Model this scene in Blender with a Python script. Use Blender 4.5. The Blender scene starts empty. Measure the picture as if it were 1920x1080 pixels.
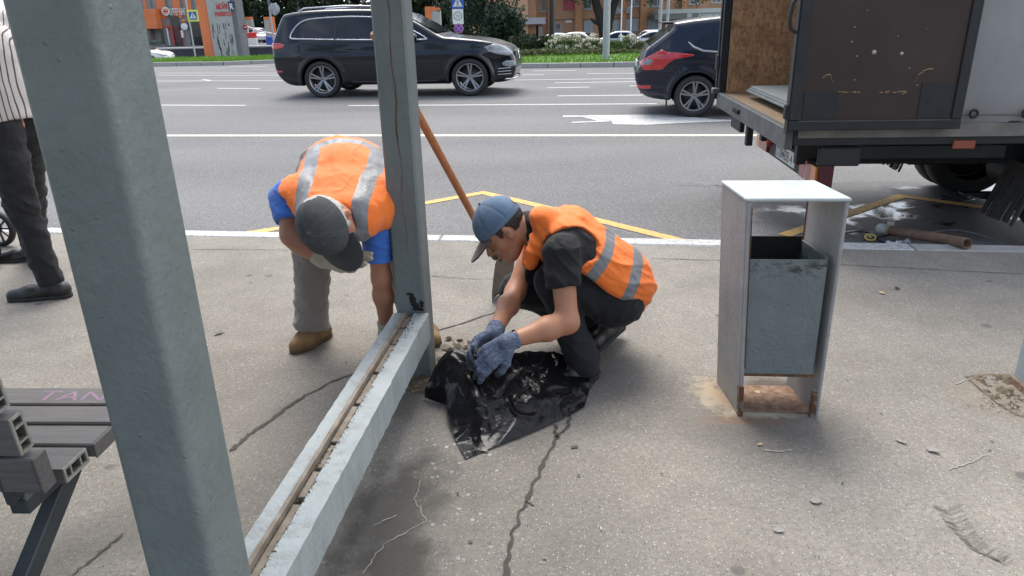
import bpy, math, random
import numpy as np
from mathutils import Vector, Matrix, Euler
random.seed(7); rng = np.random.default_rng(7)
R = math.radians
SC = bpy.context.scene
COL = SC.collection

# ------------------------------------------------------------------ camera model (used to place points measured in the photo)
F = 1345.0; TH = R(20.8); RO = math.atan(87/3550.0); H = 1.40; ROADZ = -0.13
_f = np.array([0, math.cos(TH), -math.sin(TH)]); _r0 = np.array([1., 0, 0]); _u0 = np.cross(_r0, _f)
_r = _r0*math.cos(RO) - _u0*math.sin(RO); _u = np.cross(_r, _f); _C = np.array([0, 0, H])
def ray(x, y): return _f + (x-960)/F*_r - (y-540)/F*_u
def G(x, y, z=0.0):                       # where the sight line through a photo point meets the level z
    d = ray(x, y); return _C + d*(z-H)/d[2]
def atY(x, y, Y):                         # ... or the depth Y
    d = ray(x, y); return _C + d*Y/d[1]
YAW = R(-8.5)                             # heading of the road
E1 = np.array([math.cos(YAW), math.sin(YAW), 0]); N1 = np.array([-math.sin(YAW), math.cos(YAW), 0]); UP = np.array([0, 0, 1.])

# ------------------------------------------------------------------ objects
def tag(o, label=None, cat=None, group=None, kind=None):
    if label: o['label'] = label
    if cat: o['category'] = cat
    if group: o['group'] = group
    if kind: o['kind'] = kind
    return o
def thing(name, label, cat, loc=(0, 0, 0), rz=0.0, group=None):
    o = bpy.data.objects.new(name, None); COL.objects.link(o)
    o.location = [float(v) for v in loc]; o.rotation_euler = (0, 0, rz); o.empty_display_size = .2
    return tag(o, label, cat, group)
def world_of(o):
    m = Matrix.LocRotScale(o.location, o.rotation_euler, o.scale)
    return world_of(o.parent) @ m if o.parent else m
def link(name, me, mats=None, parent=None, world=True):
    """one mesh object; with world=True the mesh is given in world coordinates"""
    if mats:
        for m in (mats if isinstance(mats, (list, tuple)) else [mats]): me.materials.append(m)
    o = bpy.data.objects.new(name, me); COL.objects.link(o)
    if parent:
        o.parent = parent
        if world: me.transform(world_of(parent).inverted())
    elif world and len(me.vertices):
        co = np.empty(len(me.vertices)*3, np.float32); me.vertices.foreach_get('co', co); co = co.reshape(-1, 3)
        c = (co.min(0)+co.max(0))/2; c[2] = co[:, 2].min()
        me.transform(Matrix.Translation(-Vector([float(v) for v in c]))); o.location = [float(v) for v in c]
    return o
def children(o): return [c for c in COL.objects if c.parent == o]
def copy_tree(o, parent=None):
    c = o.copy(); COL.objects.link(c)
    if parent: c.parent = parent
    for ch in children(o): copy_tree(ch, c)
    return c

class MB:
    """collects shapes into ONE mesh"""
    def __init__(s): s.v = []; s.f = []; s.m = []; s.sm = []
    def add(s, V, Fc, mi=0, smooth=False):
        b = len(s.v); s.v += [tuple(float(c) for c in p) for p in V]
        for q in Fc: s.f.append([b+i for i in q]); s.m.append(mi); s.sm.append(smooth)
        return s
    def frame(s, o, ax, ay, az, x0, x1, y0, y1, z0, z1, mi=0, bev=0.0):
        """box in a frame with origin o and axes ax, ay, az, edges chamfered by bev"""
        o = np.array(o, float); ax, ay, az = [np.array(a, float) for a in (ax, ay, az)]
        P = lambda x, y, z: o+ax*x+ay*y+az*z
        if bev <= 0:
            V = [P(x, y, z) for z in (z0, z1) for y in (y0, y1) for x in (x0, x1)]
            return s.add(V, [(0, 2, 3, 1), (4, 5, 7, 6), (0, 1, 5, 4), (2, 6, 7, 3), (0, 4, 6, 2), (1, 3, 7, 5)], mi)
        b = min(bev, abs(x1-x0)*.45, abs(y1-y0)*.45, abs(z1-z0)*.45)
        V = []; idx = {}
        for ix, x in ((0, x0), (1, x1)):
            for iy, y in ((0, y0), (1, y1)):
                for iz, z in ((0, z0), (1, z1)):
                    sx, sy, sz = (b if ix == 0 else -b), (b if iy == 0 else -b), (b if iz == 0 else -b)
                    for k, p in enumerate(((x, y+sy, z+sz), (x+sx, y, z+sz), (x+sx, y+sy, z))):
                        idx[(ix, iy, iz, k)] = len(V); V.append(P(*p))
        I = lambda a, b_, c, k: idx[(a, b_, c, k)]
        Fc = []
        for ix in (0, 1): Fc.append([I(ix, 0, 0, 0), I(ix, 1, 0, 0), I(ix, 1, 1, 0), I(ix, 0, 1, 0)][::1 if ix else -1])
        for iy in (0, 1): Fc.append([I(0, iy, 0, 1), I(1, iy, 0, 1), I(1, iy, 1, 1), I(0, iy, 1, 1)][::-1 if iy else 1])
        for iz in (0, 1): Fc.append([I(0, 0, iz, 2), I(1, 0, iz, 2), I(1, 1, iz, 2), I(0, 1, iz, 2)][::1 if iz else -1])
        for ix in (0, 1):
            for iy in (0, 1): Fc.append([I(ix, iy, 0, 0), I(ix, iy, 0, 1), I(ix, iy, 1, 1), I(ix, iy, 1, 0)][::1 if ix != iy else -1])
            for iz in (0, 1): Fc.append([I(ix, 0, iz, 0), I(ix, 0, iz, 2), I(ix, 1, iz, 2), I(ix, 1, iz, 0)][::-1 if ix != iz else 1])
        for iy in (0, 1):
            for iz in (0, 1): Fc.append([I(0, iy, iz, 1), I(0, iy, iz, 2), I(1, iy, iz, 2), I(1, iy, iz, 1)][::1 if iy != iz else -1])
        for ix in (0, 1):
            for iy in (0, 1):
                for iz in (0, 1): Fc.append([I(ix, iy, iz, k) for k in range(3)][::1 if (ix+iy+iz) % 2 else -1])
        return s.add(V, Fc, mi)
    def box(s, x0, x1, y0, y1, z0, z1, mi=0, bev=0.0): return s.frame((0, 0, 0), (1, 0, 0), (0, 1, 0), (0, 0, 1), x0, x1, y0, y1, z0, z1, mi, bev)
    def bar(s, p, q, w, h, up=(0, 0, 1), mi=0, bev=0.0):
        """box of section w x h from p to q"""
        p = np.array(p, float); q = np.array(q, float); d = q-p; L = np.linalg.norm(d); d /= L
        sx = np.cross(np.array(up, float), d); n = np.linalg.norm(sx)
        if n < 1e-6: sx = np.array([1., 0, 0])
        else: sx /= n
        return s.frame(p, d, sx, np.cross(d, sx), 0, L, -w/2, w/2, -h/2, h/2, mi, bev)
    def tube(s, pts, r, n=10, mi=0, cap=True):
        pts = [np.array(p, float) for p in pts]; k = len(pts)
        rs = r if isinstance(r, (list, tuple, np.ndarray)) else [r]*k
        V = []; Fc = []; prev = None
        for i, p in enumerate(pts):
            t = pts[min(i+1, k-1)]-pts[max(i-1, 0)]; t = t/(np.linalg.norm(t)+1e-12)
            if prev is None:
                a = np.array([0, 0, 1.]) if abs(t[2]) < .9 else np.array([1., 0, 0])
                sx = np.cross(t, a)
            else: sx = prev-t*(prev@t)
            sx /= np.linalg.norm(sx); prev = sx; sy = np.cross(t, sx)
            for j in range(n):
                a = 2*math.pi*j/n; V.append(p+(sx*math.cos(a)+sy*math.sin(a))*rs[i])
        for i in range(k-1):
            for j in range(n):
                Fc.append((i*n+j, i*n+(j+1) % n, (i+1)*n+(j+1) % n, (i+1)*n+j))
        s.add(V, Fc, mi, True)
        if cap: s.add(V[:n], [list(range(n))[::-1]], mi); s.add(V[-n:], [list(range(n))], mi)
        return s
    def lathe(s, o, ax, prof, n=24, mi=0, smooth=True):
        """profile of (along axis, radius) turned round ax through o"""
        ax = np.array(ax, float); ax /= np.linalg.norm(ax)
        a = np.array([0, 0, 1.]) if abs(ax[2]) < .9 else np.array([1., 0, 0])
        sx = np.cross(a, ax); sx /= np.linalg.norm(sx); sy = np.cross(ax, sx); o = np.array(o, float)
        V = []; Fc = []
        for (t, r) in prof:
            for j in range(n):
                b = 2*math.pi*j/n; V.append(o+ax*t+(sx*math.cos(b)+sy*math.sin(b))*r)
        for i in range(len(prof)-1):
            for j in range(n): Fc.append((i*n+j, i*n+(j+1) % n, (i+1)*n+(j+1) % n, (i+1)*n+j))
        return s.add(V, Fc, mi, smooth)
    def prism(s, poly, o, ax, ay, az, t0, t1, mi=0):
        """polygon in the plane (ax, ay) through o, thick from t0 to t1 along az"""
        o = np.array(o, float); ax, ay, az = [np.array(a, float) for a in (ax, ay, az)]
        n = len(poly); V = [o+ax*x+ay*y+az*t for t in (t0, t1) for x, y in poly]
        Fc = [list(range(n))[::-1], list(range(n, 2*n))]+[(i, (i+1) % n, n+(i+1) % n, n+i) for i in range(n)]
        return s.add(V, Fc, mi)
    def sheet(s, pts, mi=0): return s.add(pts, [list(range(len(pts)))], mi)
    def mesh(s, name):
        me = bpy.data.meshes.new(name); me.from_pydata(s.v, [], s.f)
        me.polygons.foreach_set('material_index', s.m); me.polygons.foreach_set('use_smooth', s.sm); me.update()
        return me
    def build(s, name, mats, parent=None, world=True): return link(name, s.mesh(name), mats, parent, world)

def text_mb(mb, txt, o, ax, ay, size, depth=.004, mi=0, align='LEFT', sx=1.0, bold=0.0):
    cu = bpy.data.curves.new('lettering', 'FONT'); cu.body = txt; cu.size = size; cu.align_x = align; cu.align_y = 'BOTTOM_BASELINE'
    cu.resolution_u = 2; cu.offset = bold
    ob = bpy.data.objects.new('lettering', cu); COL.objects.link(ob)
    me = bpy.data.meshes.new_from_object(ob.evaluated_get(bpy.context.evaluated_depsgraph_get()))
    o = np.array(o, float); ax = np.array(ax, float); ay = np.array(ay, float); az = np.cross(ax, ay)
    V = [o+ax*v.co.x*sx+ay*v.co.y+az*depth for v in me.vertices]
    mb.add(V, [list(p.vertices) for p in me.polygons], mi)
    COL.objects.unlink(ob); bpy.data.objects.remove(ob); bpy.data.curves.remove(cu); bpy.data.meshes.remove(me)

# ------------------------------------------------------------------ numpy noise and signed-distance modelling for rounded bodies
_P = rng.random((32, 32, 32)).astype(np.float32)
def noise3(x, y, z):
    xi = np.floor(x).astype(int); yi = np.floor(y).astype(int); zi = np.floor(z).astype(int)
    fx = x-xi; fy = y-yi; fz = z-zi
    fx = fx*fx*(3-2*fx); fy = fy*fy*(3-2*fy); fz = fz*fz*(3-2*fz)
    g = lambda a, b, c: _P[(xi+a) & 31, (yi+b) & 31, (zi+c) & 31]
    l = lambda a, b, t: a+(b-a)*t
    return l(l(l(g(0,0,0), g(1,0,0), fx), l(g(0,1,0), g(1,1,0), fx), fy), l(l(g(0,0,1), g(1,0,1), fx), l(g(0,1,1), g(1,1,1), fx), fy), fz)*2-1
def smin(a, b, k):
    h = np.clip(.5+.5*(b-a)/k, 0, 1); return b*(1-h)+a*h-k*h*(1-h)
def smax(a, b, k): return -smin(-a, -b, k)
class Field:
    def __init__(s, lo, hi, vox):
        s.lo = np.array(lo, float); s.vox = vox
        n = np.ceil((np.array(hi)-s.lo)/vox).astype(int)+1
        ax = [(s.lo[i]+vox*np.arange(n[i])).astype(np.float32) for i in range(3)]
        s.X, s.Y, s.Z = np.meshgrid(*ax, indexing='ij')
    def cap(s, a, b, ra, rb=None):
        rb = ra if rb is None else rb
        a = np.array(a, np.float32); d = np.array(b, np.float32)-a; L = float(d@d)+1e-9
        x, y, z = s.X-a[0], s.Y-a[1], s.Z-a[2]
        t = np.clip((x*d[0]+y*d[1]+z*d[2])/L, 0, 1)
        return np.sqrt((x-t*d[0])**2+(y-t*d[1])**2+(z-t*d[2])**2)-(ra+(rb-ra)*t)
    def ell(s, c, axes, rad):
        """ellipsoid: centre, three unit axes, three radii"""
        x, y, z = s.X-c[0], s.Y-c[1], s.Z-c[2]
        q = 0; g = 0
        for a, r in zip(axes, rad):
            t = x*a[0]+y*a[1]+z*a[2]; q = q+(t/r)**2; g = g+(t/(r*r))**2
        k0 = np.sqrt(q); return k0*(k0-1)/(np.sqrt(g)+1e-6)
    def plane(s, p, n):
        n = np.array(n, float); n /= np.linalg.norm(n)
        return ((s.X-p[0])*n[0]+(s.Y-p[1])*n[1]+(s.Z-p[2])*n[2]).astype(np.float32)
    def union(s, ds, k):
        r = ds[0]
        for d in ds[1:]: r = smin(r, d, k)
        return r
    def mesh(s, D, name):
        I = D < 0; nx, ny, nz = D.shape
        c = np.zeros((nx-1, ny-1, nz-1), np.int8)
        for dx in (0, 1):
            for dy in (0, 1):
                for dz in (0, 1): c += I[dx:nx-1+dx, dy:ny-1+dy, dz:nz-1+dz]
        act = (c > 0) & (c < 8); idx = -np.ones(c.shape, int); ai = np.argwhere(act); idx[act] = np.arange(len(ai))
        acc = np.zeros((len(ai), 3)); cnt = np.zeros(len(ai))
        corner = lambda d: D[ai[:, 0]+d[0], ai[:, 1]+d[1], ai[:, 2]+d[2]].astype(float)
        for axis in range(3):
            o = [i for i in range(3) if i != axis]
            for p in (0, 1):
                for q in (0, 1):
                    d0 = [0, 0, 0]; d0[o[0]] = p; d0[o[1]] = q; d1 = list(d0); d1[axis] = 1
                    a, b = corner(d0), corner(d1); m = (a < 0) != (b < 0)
                    t = np.where(m, a/np.where(m, a-b, 1), 0)
                    pt = np.tile(np.array(d0, float), (len(ai), 1)); pt[:, axis] = t
                    acc += pt*m[:, None]; cnt += m
        V = s.lo+(ai+acc/np.maximum(cnt, 1)[:, None])*s.vox
        quads = []
        for axis in range(3):
            o = [(axis+1) % 3, (axis+2) % 3]
            sl0 = [slice(None)]*3; sl1 = [slice(None)]*3; sl0[axis] = slice(0, -1); sl1[axis] = slice(1, None)
            A, B = I[tuple(sl0)], I[tuple(sl1)]; e = np.argwhere(A != B)
            e = e[(e[:, o[0]] > 0) & (e[:, o[1]] > 0) & (e[:, o[0]] < D.shape[o[0]]-1) & (e[:, o[1]] < D.shape[o[1]]-1)]
            if not len(e): continue
            ins = A[e[:, 0], e[:, 1], e[:, 2]]
            def cell(a, b):
                k = e.copy(); k[:, o[0]] -= a; k[:, o[1]] -= b; return idx[k[:, 0], k[:, 1], k[:, 2]]
            q = np.stack([cell(1, 1), cell(0, 1), cell(0, 0), cell(1, 0)], 1)
            q[~ins] = q[~ins][:, ::-1]; quads.append(q)
        Q = np.concatenate(quads); Q = Q[(Q >= 0).all(1)]
        me = bpy.data.meshes.new(name)
        me.vertices.add(len(V)); me.vertices.foreach_set('co', V.astype(np.float32).ravel())
        me.loops.add(len(Q)*4); me.loops.foreach_set('vertex_index', Q.astype(np.int32).ravel())
        me.polygons.add(len(Q)); me.polygons.foreach_set('loop_start', np.arange(0, len(Q)*4, 4, dtype=np.int32))
        me.polygons.foreach_set('use_smooth', np.ones(len(Q), bool)); me.update(calc_edges=True); me.validate()
        return me, V
def attr(me, name, vals):
    a = me.attributes.new(name, 'FLOAT', 'POINT'); a.data.foreach_set('value', np.asarray(vals, np.float32))
def segd(V, a, b):
    a = np.array(a, float); d = np.array(b, float)-a; t = np.clip(((V-a)@d)/(d@d), 0, 1)
    return np.linalg.norm(V-a-t[:, None]*d, axis=1)

# ------------------------------------------------------------------ materials
class NT:
    def __init__(s, m): s.t = m.node_tree; s.n = s.t.nodes; s.l = s.t.links
    def node(s, typ, **kw):
        n = s.n.new(typ)
        for k, v in kw.items():
            if k.startswith('i_'):
                key = k[2:]; key = int(key) if key.isdigit() else key.replace('_', ' ')
                s.put(n.inputs[key], v)
            else: setattr(n, k, v)
        return n
    def put(s, sock, v):
        if isinstance(v, bpy.types.NodeSocket): s.l.new(v, sock)
        elif isinstance(v, bpy.types.Node): s.l.new(v.outputs[0], sock)
        else: sock.default_value = v
    def math(s, op, a, b=0.0, c=None):
        n = s.node('ShaderNodeMath', operation=op); s.put(n.inputs[0], a); s.put(n.inputs[1], b)
        if c is not None: s.put(n.inputs[2], c)
        return n.outputs[0]
    def mix(s, fac, a, b):
        n = s.node('ShaderNodeMix', data_type='RGBA'); s.put(n.inputs[0], fac); s.put(n.inputs[6], col(a)); s.put(n.inputs[7], col(b)); return n.outputs[2]
    def mixf(s, fac, a, b):
        n = s.node('ShaderNodeMix', data_type='FLOAT'); s.put(n.inputs[0], fac); s.put(n.inputs[2], a); s.put(n.inputs[3], b); return n.outputs[0]
    def ramp(s, x, lo, hi):
        n = s.node('ShaderNodeMapRange'); n.clamp = True; s.put(n.inputs[0], x); n.inputs[1].default_value = lo; n.inputs[2].default_value = hi; return n.outputs[0]
    def pos(s): return s.node('ShaderNodeNewGeometry').outputs['Position']
    def obj(s): return s.node('ShaderNodeTexCoord').outputs['Object']
    def scale(s, v, sc):
        n = s.node('ShaderNodeVectorMath', operation='MULTIPLY'); s.put(n.inputs[0], v); n.inputs[1].default_value = sc if isinstance(sc, (tuple, list)) else (sc,)*3; return n.outputs[0]
    def noise(s, v, scale, detail=4, rough=.55, dist=0.0):
        n = s.node('ShaderNodeTexNoise'); s.put(n.inputs['Vector'], v); n.inputs['Scale'].default_value = scale; n.inputs['Detail'].default_value = detail
        n.inputs['Roughness'].default_value = rough; n.inputs['Distortion'].default_value = dist; return n.outputs['Fac']
    def voro(s, v, scale, feature='F1', rand=1.0):
        n = s.node('ShaderNodeTexVoronoi', feature=feature); s.put(n.inputs['Vector'], v); n.inputs['Scale'].default_value = scale; n.inputs['Randomness'].default_value = rand; return n
    def attr(s, name): return s.node('ShaderNodeAttribute', attribute_name=name).outputs['Fac']
    def bump(s, h, strength=.3, dist=.01):
        n = s.node('ShaderNodeBump'); n.inputs['Strength'].default_value = strength; n.inputs['Distance'].default_value = dist; s.put(n.inputs['Height'], h); return n.outputs[0]
def col(c): return (c[0], c[1], c[2], 1) if isinstance(c, (tuple, list)) and len(c) == 3 else c
def newmat(name):
    m = bpy.data.materials.new(name); m.use_nodes = True; t = NT(m); b = t.n['Principled BSDF']; return m, t, b
def setb(t, b, **kw):
    names = dict(col='Base Color', rough='Roughness', metal='Metallic', normal='Normal', coat='Coat Weight', coatr='Coat Roughness', spec='Specular IOR Level', alpha='Alpha', trans='Transmission Weight', sheen='Sheen Weight', sss='Subsurface Weight', emi='Emission Color', emis='Emission Strength', ior='IOR')
    for k, v in kw.items(): t.put(b.inputs[names[k]], col(v) if k in ('col', 'emi') else v)
_mats = {}
def M(name, c1, c2=None, scale=6, rough=.6, metal=0.0, bump=0.0, bscale=60, bdist=.004, coat=0.0, spec=.5, space='obj', stretch=(1, 1, 1), detail=5, **kw):
    """plain procedural material: two tones mixed by noise, bump from finer noise"""
    if name in _mats: return _mats[name]
    m, t, b = newmat(name); c2 = c2 or tuple(x*.8 for x in c1)
    v = t.obj() if space == 'obj' else t.pos(); v = t.scale(v, tuple(stretch))
    n = t.noise(v, scale, detail); setb(t, b, col=t.mix(t.ramp(n, .3, .7), c1, c2), rough=t.mixf(n, max(rough-.08, .02), min(rough+.08, 1)), metal=metal, coat=coat, spec=spec)
    if bump: setb(t, b, normal=t.bump(t.noise(v, bscale, 3), bump, bdist))
    setb(t, b, **kw)
    _mats[name] = m; return m
# ================================================================== camera, light, sky
cd_ = bpy.data.cameras.new('camera'); cam = bpy.data.objects.new('camera', cd_); COL.objects.link(cam)
cd_.sensor_width = 36.0; cd_.lens = F/1920*36; cd_.clip_start = .02; cd_.clip_end = 3000
cam.matrix_world = Matrix([[_r[i], _u[i], -_f[i], _C[i]] for i in range(3)]+[[0, 0, 0, 1]])
SC.camera = cam
SUN_EL, SUN_AZ = R(60), R(-8)            # azimuth clockwise from +Y
W = bpy.data.worlds.new('World'); SC.world = W; W.use_nodes = True
wt = NT(W); bg = wt.n['Background']
sky = wt.node('ShaderNodeTexSky', sky_type='NISHITA', sun_disc=False, sun_elevation=SUN_EL, sun_rotation=SUN_AZ, air_density=1.0, dust_density=1.5, ozone_density=1.0)
dirv = wt.node('ShaderNodeTexCoord').outputs['Generated']
dsp = wt.node('ShaderNodeSeparateXYZ'); wt.put(dsp.inputs[0], dirv)
cl = wt.ramp(wt.math('ADD', wt.noise(wt.scale(dirv, (1, 1, 1.8)), 2.6, 7, .58, .3), wt.math('ADD', wt.math('MULTIPLY', dsp.outputs[0], .13), wt.math('MULTIPLY', dsp.outputs[1], .10))), .41, .60)     # more cloud ahead and to the right
bg_c = wt.mix(cl, sky.outputs[0], (7.6, 7.8, 8.2))
wt.put(bg.inputs[0], bg_c); bg.inputs[1].default_value = .095
sl = bpy.data.lights.new('sun', 'SUN'); sl.energy = 1.5; sl.angle = R(34); sl.color = (1, .95, .88)
so = bpy.data.objects.new('sun', sl); COL.objects.link(so)
sd = Vector((math.sin(SUN_AZ)*math.cos(SUN_EL), math.cos(SUN_AZ)*math.cos(SUN_EL), math.sin(SUN_EL)))
so.rotation_euler = (-sd).to_track_quat('-Z', 'Y').to_euler(); so.location = (-8, 6, 12)
SC.view_settings.view_transform = 'Standard'; SC.view_settings.look = 'None'; SC.view_settings.exposure = EXPOSURE = 1.6
SC.view_settings.gamma = 1; SC.view_settings.use_curve_mapping = False
SC.cycles.max_bounces = 8

# ================================================================== ground materials
KO = np.array([1.0, 4.40, 0])
def RP(s, t, z=0.0): p = KO+E1*s+N1*t; return np.array([p[0], p[1], z])
def st(p): q = np.array(p[:2])-KO[:2]; return float(q@E1[:2]), float(q@N1[:2])

def ellipse_mask(t, v, c, rx, ry, ang, soft=.35, nz=.6, ns=6):
    """soft-edged irregular spot on the ground at c"""
    n = t.node('ShaderNodeMapping', vector_type='TEXTURE'); t.put(n.inputs[0], v)
    n.inputs[1].default_value = (c[0], c[1], 0); n.inputs[2].default_value = (0, 0, ang); n.inputs[3].default_value = (rx, ry, 1e3)
    ln = t.node('ShaderNodeVectorMath', operation='LENGTH'); t.put(ln.inputs[0], n.outputs[0])
    d = t.math('ADD', ln.outputs['Value'], t.math('MULTIPLY', t.math('SUBTRACT', t.noise(v, ns, 5, .65), .5), nz*2))
    r = t.node('ShaderNodeMapRange'); t.put(r.inputs[0], d); r.inputs[1].default_value = 1-soft; r.inputs[2].default_value = 1+soft*.4; r.inputs[3].default_value = 1; r.inputs[4].default_value = 0
    return r.outputs[0]

def pavement_mat():
    m, t, b = newmat('worn_pavement_asphalt'); v = t.pos()
    big = t.noise(v, .9, 5, .6); mid = t.noise(v, 5, 5, .65); fine = t.noise(v, 60, 3, .7)
    c = t.mix(t.ramp(big, .35, .68), (.268, .246, .210), (.175, .159, .134))
    c = t.mix(t.math('MULTIPLY', t.ramp(mid, .45, .75), .55), c, (.15, .135, .118)); c = t.mix(t.math('MULTIPLY', t.ramp(t.noise(v, 2.2, 6, .7, .6), .52, .7), .45), c, (.165, .14, .115)); c = t.mix(t.math('MULTIPLY', t.ramp(t.noise(v, 13, 5, .75), .58, .75), .4), c, (.40, .375, .33))
    c = t.mix(t.math('MULTIPLY', t.ramp(fine, .38, .7), .6), c, (.115, .107, .10))
    # pale chips of aggregate of two sizes
    for sc, th, am, cc in ((150, .24, .65, (.50, .475, .43)), (62, .15, .7, (.52, .50, .46)), (95, .2, .8, (.05, .048, .046))):
        vo = t.voro(v, sc); k = t.math('LESS_THAN', vo.outputs['Distance'], th)
        cell = t.node('ShaderNodeSeparateColor'); t.put(cell.inputs[0], vo.outputs['Color'])
        k = t.math('MULTIPLY', k, t.math('GREATER_THAN', cell.outputs[0], .55)); c = t.mix(t.math('MULTIPLY', k, am), c, cc)
    # scattered paint drips, thicker by the old rail
    drip = ellipse_mask(t, v, (-.27, 1.95), .30, .75, R(-12), .7, .5, 5); vo = t.voro(v, 42); 
    cell = t.node('ShaderNodeSeparateColor'); t.put(cell.inputs[0], vo.outputs['Color'])
    k = t.math('MULTIPLY', t.math('LESS_THAN', vo.outputs['Distance'], t.math('MULTIPLY', cell.outputs[2], .30)), t.math('GREATER_THAN', cell.outputs[1], .62)); c = t.mix(t.math('MULTIPLY', k, t.math('MULTIPLY', drip, .6)), c, (.55, .55, .53))
    # round blots of old gum
    vo = t.voro(v, 5.2); cell = t.node('ShaderNodeSeparateColor'); t.put(cell.inputs[0], vo.outputs['Color'])
    k = t.math('MULTIPLY', t.ramp(t.math('SUBTRACT', .135, vo.outputs['Distance']), 0, .03), t.math('GREATER_THAN', cell.outputs[1], .72)); c = t.mix(t.math('MULTIPLY', k, .62), c, (.075, .07, .068))
    # stains: oil beside the rail, darker ground round the bin, rust and flaked paint at its feet, soil by the far post; then two painted shadows
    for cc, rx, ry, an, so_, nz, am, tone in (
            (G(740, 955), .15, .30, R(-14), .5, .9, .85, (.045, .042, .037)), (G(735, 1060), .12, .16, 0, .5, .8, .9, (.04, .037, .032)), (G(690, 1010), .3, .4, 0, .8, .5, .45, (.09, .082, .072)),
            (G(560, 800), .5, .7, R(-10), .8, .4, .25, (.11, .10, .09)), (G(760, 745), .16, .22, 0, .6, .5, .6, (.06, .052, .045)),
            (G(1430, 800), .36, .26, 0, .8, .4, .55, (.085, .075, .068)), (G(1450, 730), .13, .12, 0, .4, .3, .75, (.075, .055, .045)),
            (G(1352, 742), .05, .13, R(8), .7, 1.1, .8, (.22, .105, .05)), (G(1340, 742), .075, .15, R(8), .6, 1.6, .5, (.50, .42, .29)), (G(1400, 785), .16, .05, 0, .6, 1.4, .6, (.20, .11, .06)),
            (G(1440, 772), .17, .045, 0, .5, .9, .75, (.42, .40, .30)), (G(1880, 745), .2, .16, 0, .6, .6, .4, (.24, .19, .13)),
            (G(210, 1010), .45, .14, R(28), .8, .25, .5, (.075, .07, .066)), (G(1120, 700), .28, .22, 0, .8, .35, .4, (.12, .11, .105))):  # soft shadows by the left post and crouching man, painted into the ground
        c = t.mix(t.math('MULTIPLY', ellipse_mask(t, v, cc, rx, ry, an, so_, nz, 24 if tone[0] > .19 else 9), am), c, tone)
    h = t.math('ADD', t.math('MULTIPLY', fine, .7), t.math('MULTIPLY', t.noise(v, 180, 2), .6))
    setb(t, b, col=c, rough=t.mixf(mid, .78, .95), normal=t.bump(h, .55, .006), spec=.3)
    return m
def road_mat():
    m, t, b = newmat('road_asphalt'); v = t.pos()
    big = t.noise(t.scale(v, (.35, 1, 1)), .5, 4); fine = t.noise(v, 45, 3, .7)
    c = t.mix(t.ramp(big, .3, .7), (.185, .181, .178), (.12, .118, .117))
    c = t.mix(t.math('MULTIPLY', t.ramp(fine, .4, .66), .6), c, (.06, .06, .062))
    vo = t.voro(v, 55); cell = t.node('ShaderNodeSeparateColor'); t.put(cell.inputs[0], vo.outputs['Color'])
    k = t.math('MULTIPLY', t.math('LESS_THAN', vo.outputs['Distance'], .3), t.math('GREATER_THAN', cell.outputs[0], .55)); c = t.mix(t.math('MULTIPLY', k, .5), c, (.36, .35, .34))
    wet = 0.0
    for cc, rx, ry, an in ((G(1640, 395, ROADZ), 1.15, .75, YAW), (G(1640, 347, ROADZ), 1.7, .16, YAW), (G(1900, 400, ROADZ), .9, 1.0, YAW), (G(1380, 349, ROADZ), .55, .07, YAW)):
        e = ellipse_mask(t, v, cc, rx, ry, an, .25, .35, 3.5); wet = e if wet == 0.0 else t.math('MAXIMUM', wet, e)
    pud = t.math('MULTIPLY', wet, t.ramp(t.noise(v, 2.2, 4, .6), .52, .60))
    c = t.mix(t.math('MULTIPLY', wet, .74), c, (.022, .022, .024))
    setb(t, b, col=c, rough=t.mixf(pud, t.mixf(wet, .86, .62), .06), normal=t.bump(t.math('MULTIPLY', fine, t.math('SUBTRACT', 1.0, t.math('MULTIPLY', pud, .9))), .6, .012), spec=t.mixf(wet, .35, .5))
    return m
def paint_mat(name, c, wear=.5, lo=.42, sc=22):
    m, t, b = newmat(name); v = t.pos()
    w = t.math('MULTIPLY', t.ramp(t.noise(v, sc, 5, .7), lo, lo+.22), wear)
    setb(t, b, col=t.mix(w, c, (.16, .155, .15)), rough=.75, normal=t.bump(t.noise(v, 60, 3), .4, .006)); return m
MP = pavement_mat(); MR = road_mat()
MWHITE = paint_mat('road_paint_white', (.46, .46, .45), .85, .47); MCREAM = paint_mat('road_paint_cream', (.52, .49, .39), .8, .47)
MYEL = paint_mat('road_paint_yellow', (.62, .36, .085), .7, .46)
MKERBW = paint_mat('kerb_white_paint', (.43, .43, .42), .7, .46, 30); MKERB = M('kerb_concrete', (.36, .35, .33), (.28, .27, .26), 12, .9, bump=.3, space='pos')

# ================================================================== ground
def grid_sheet(name, x0, x1, y0, y1, z, mat, kind='structure'):
    return tag(MB().sheet([(x0, y0, z), (x1, y0, z), (x1, y1, z), (x0, y1, z)]).build(name, mat), kind=kind)
def tz(x, y):
    """height of the land: level road, then falling away; a lower lane before the wall on the left"""
    sm = lambda a, b, t: (lambda u: u*u*(3-2*u))(min(1, max(0, (t-a)/(b-a))))
    right = ROADZ-1.2*sm(37, 52, y); left = ROADZ-1.2*sm(33, 46, y)
    if y >= 60.2: left = ROADZ-.42-.1*sm(62, 80, y)
    k = sm(-9, -3, x); return left*(1-k)+right*k
def GF(x, y):
    d = ray(x, y); Y = 20.0
    while Y < 140:
        p = _C+d*Y/d[1]
        if p[2] <= tz(p[0], p[1]): return p
        Y += .1
    return _C+d*140/d[1]
xs = [-400, -150, -80, -60, -45, -30, -20, -12, -9, -7.5, -6, -4.5, -3, 0, 10, 20, 40, 80, 150, 400]; ys = [-60, 0, 20, 33, 35, 37, 39.5, 42, 44, 46, 49, 52, 56, 60.15, 60.25, 64, 70, 76, 80, 120, 900]
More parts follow.
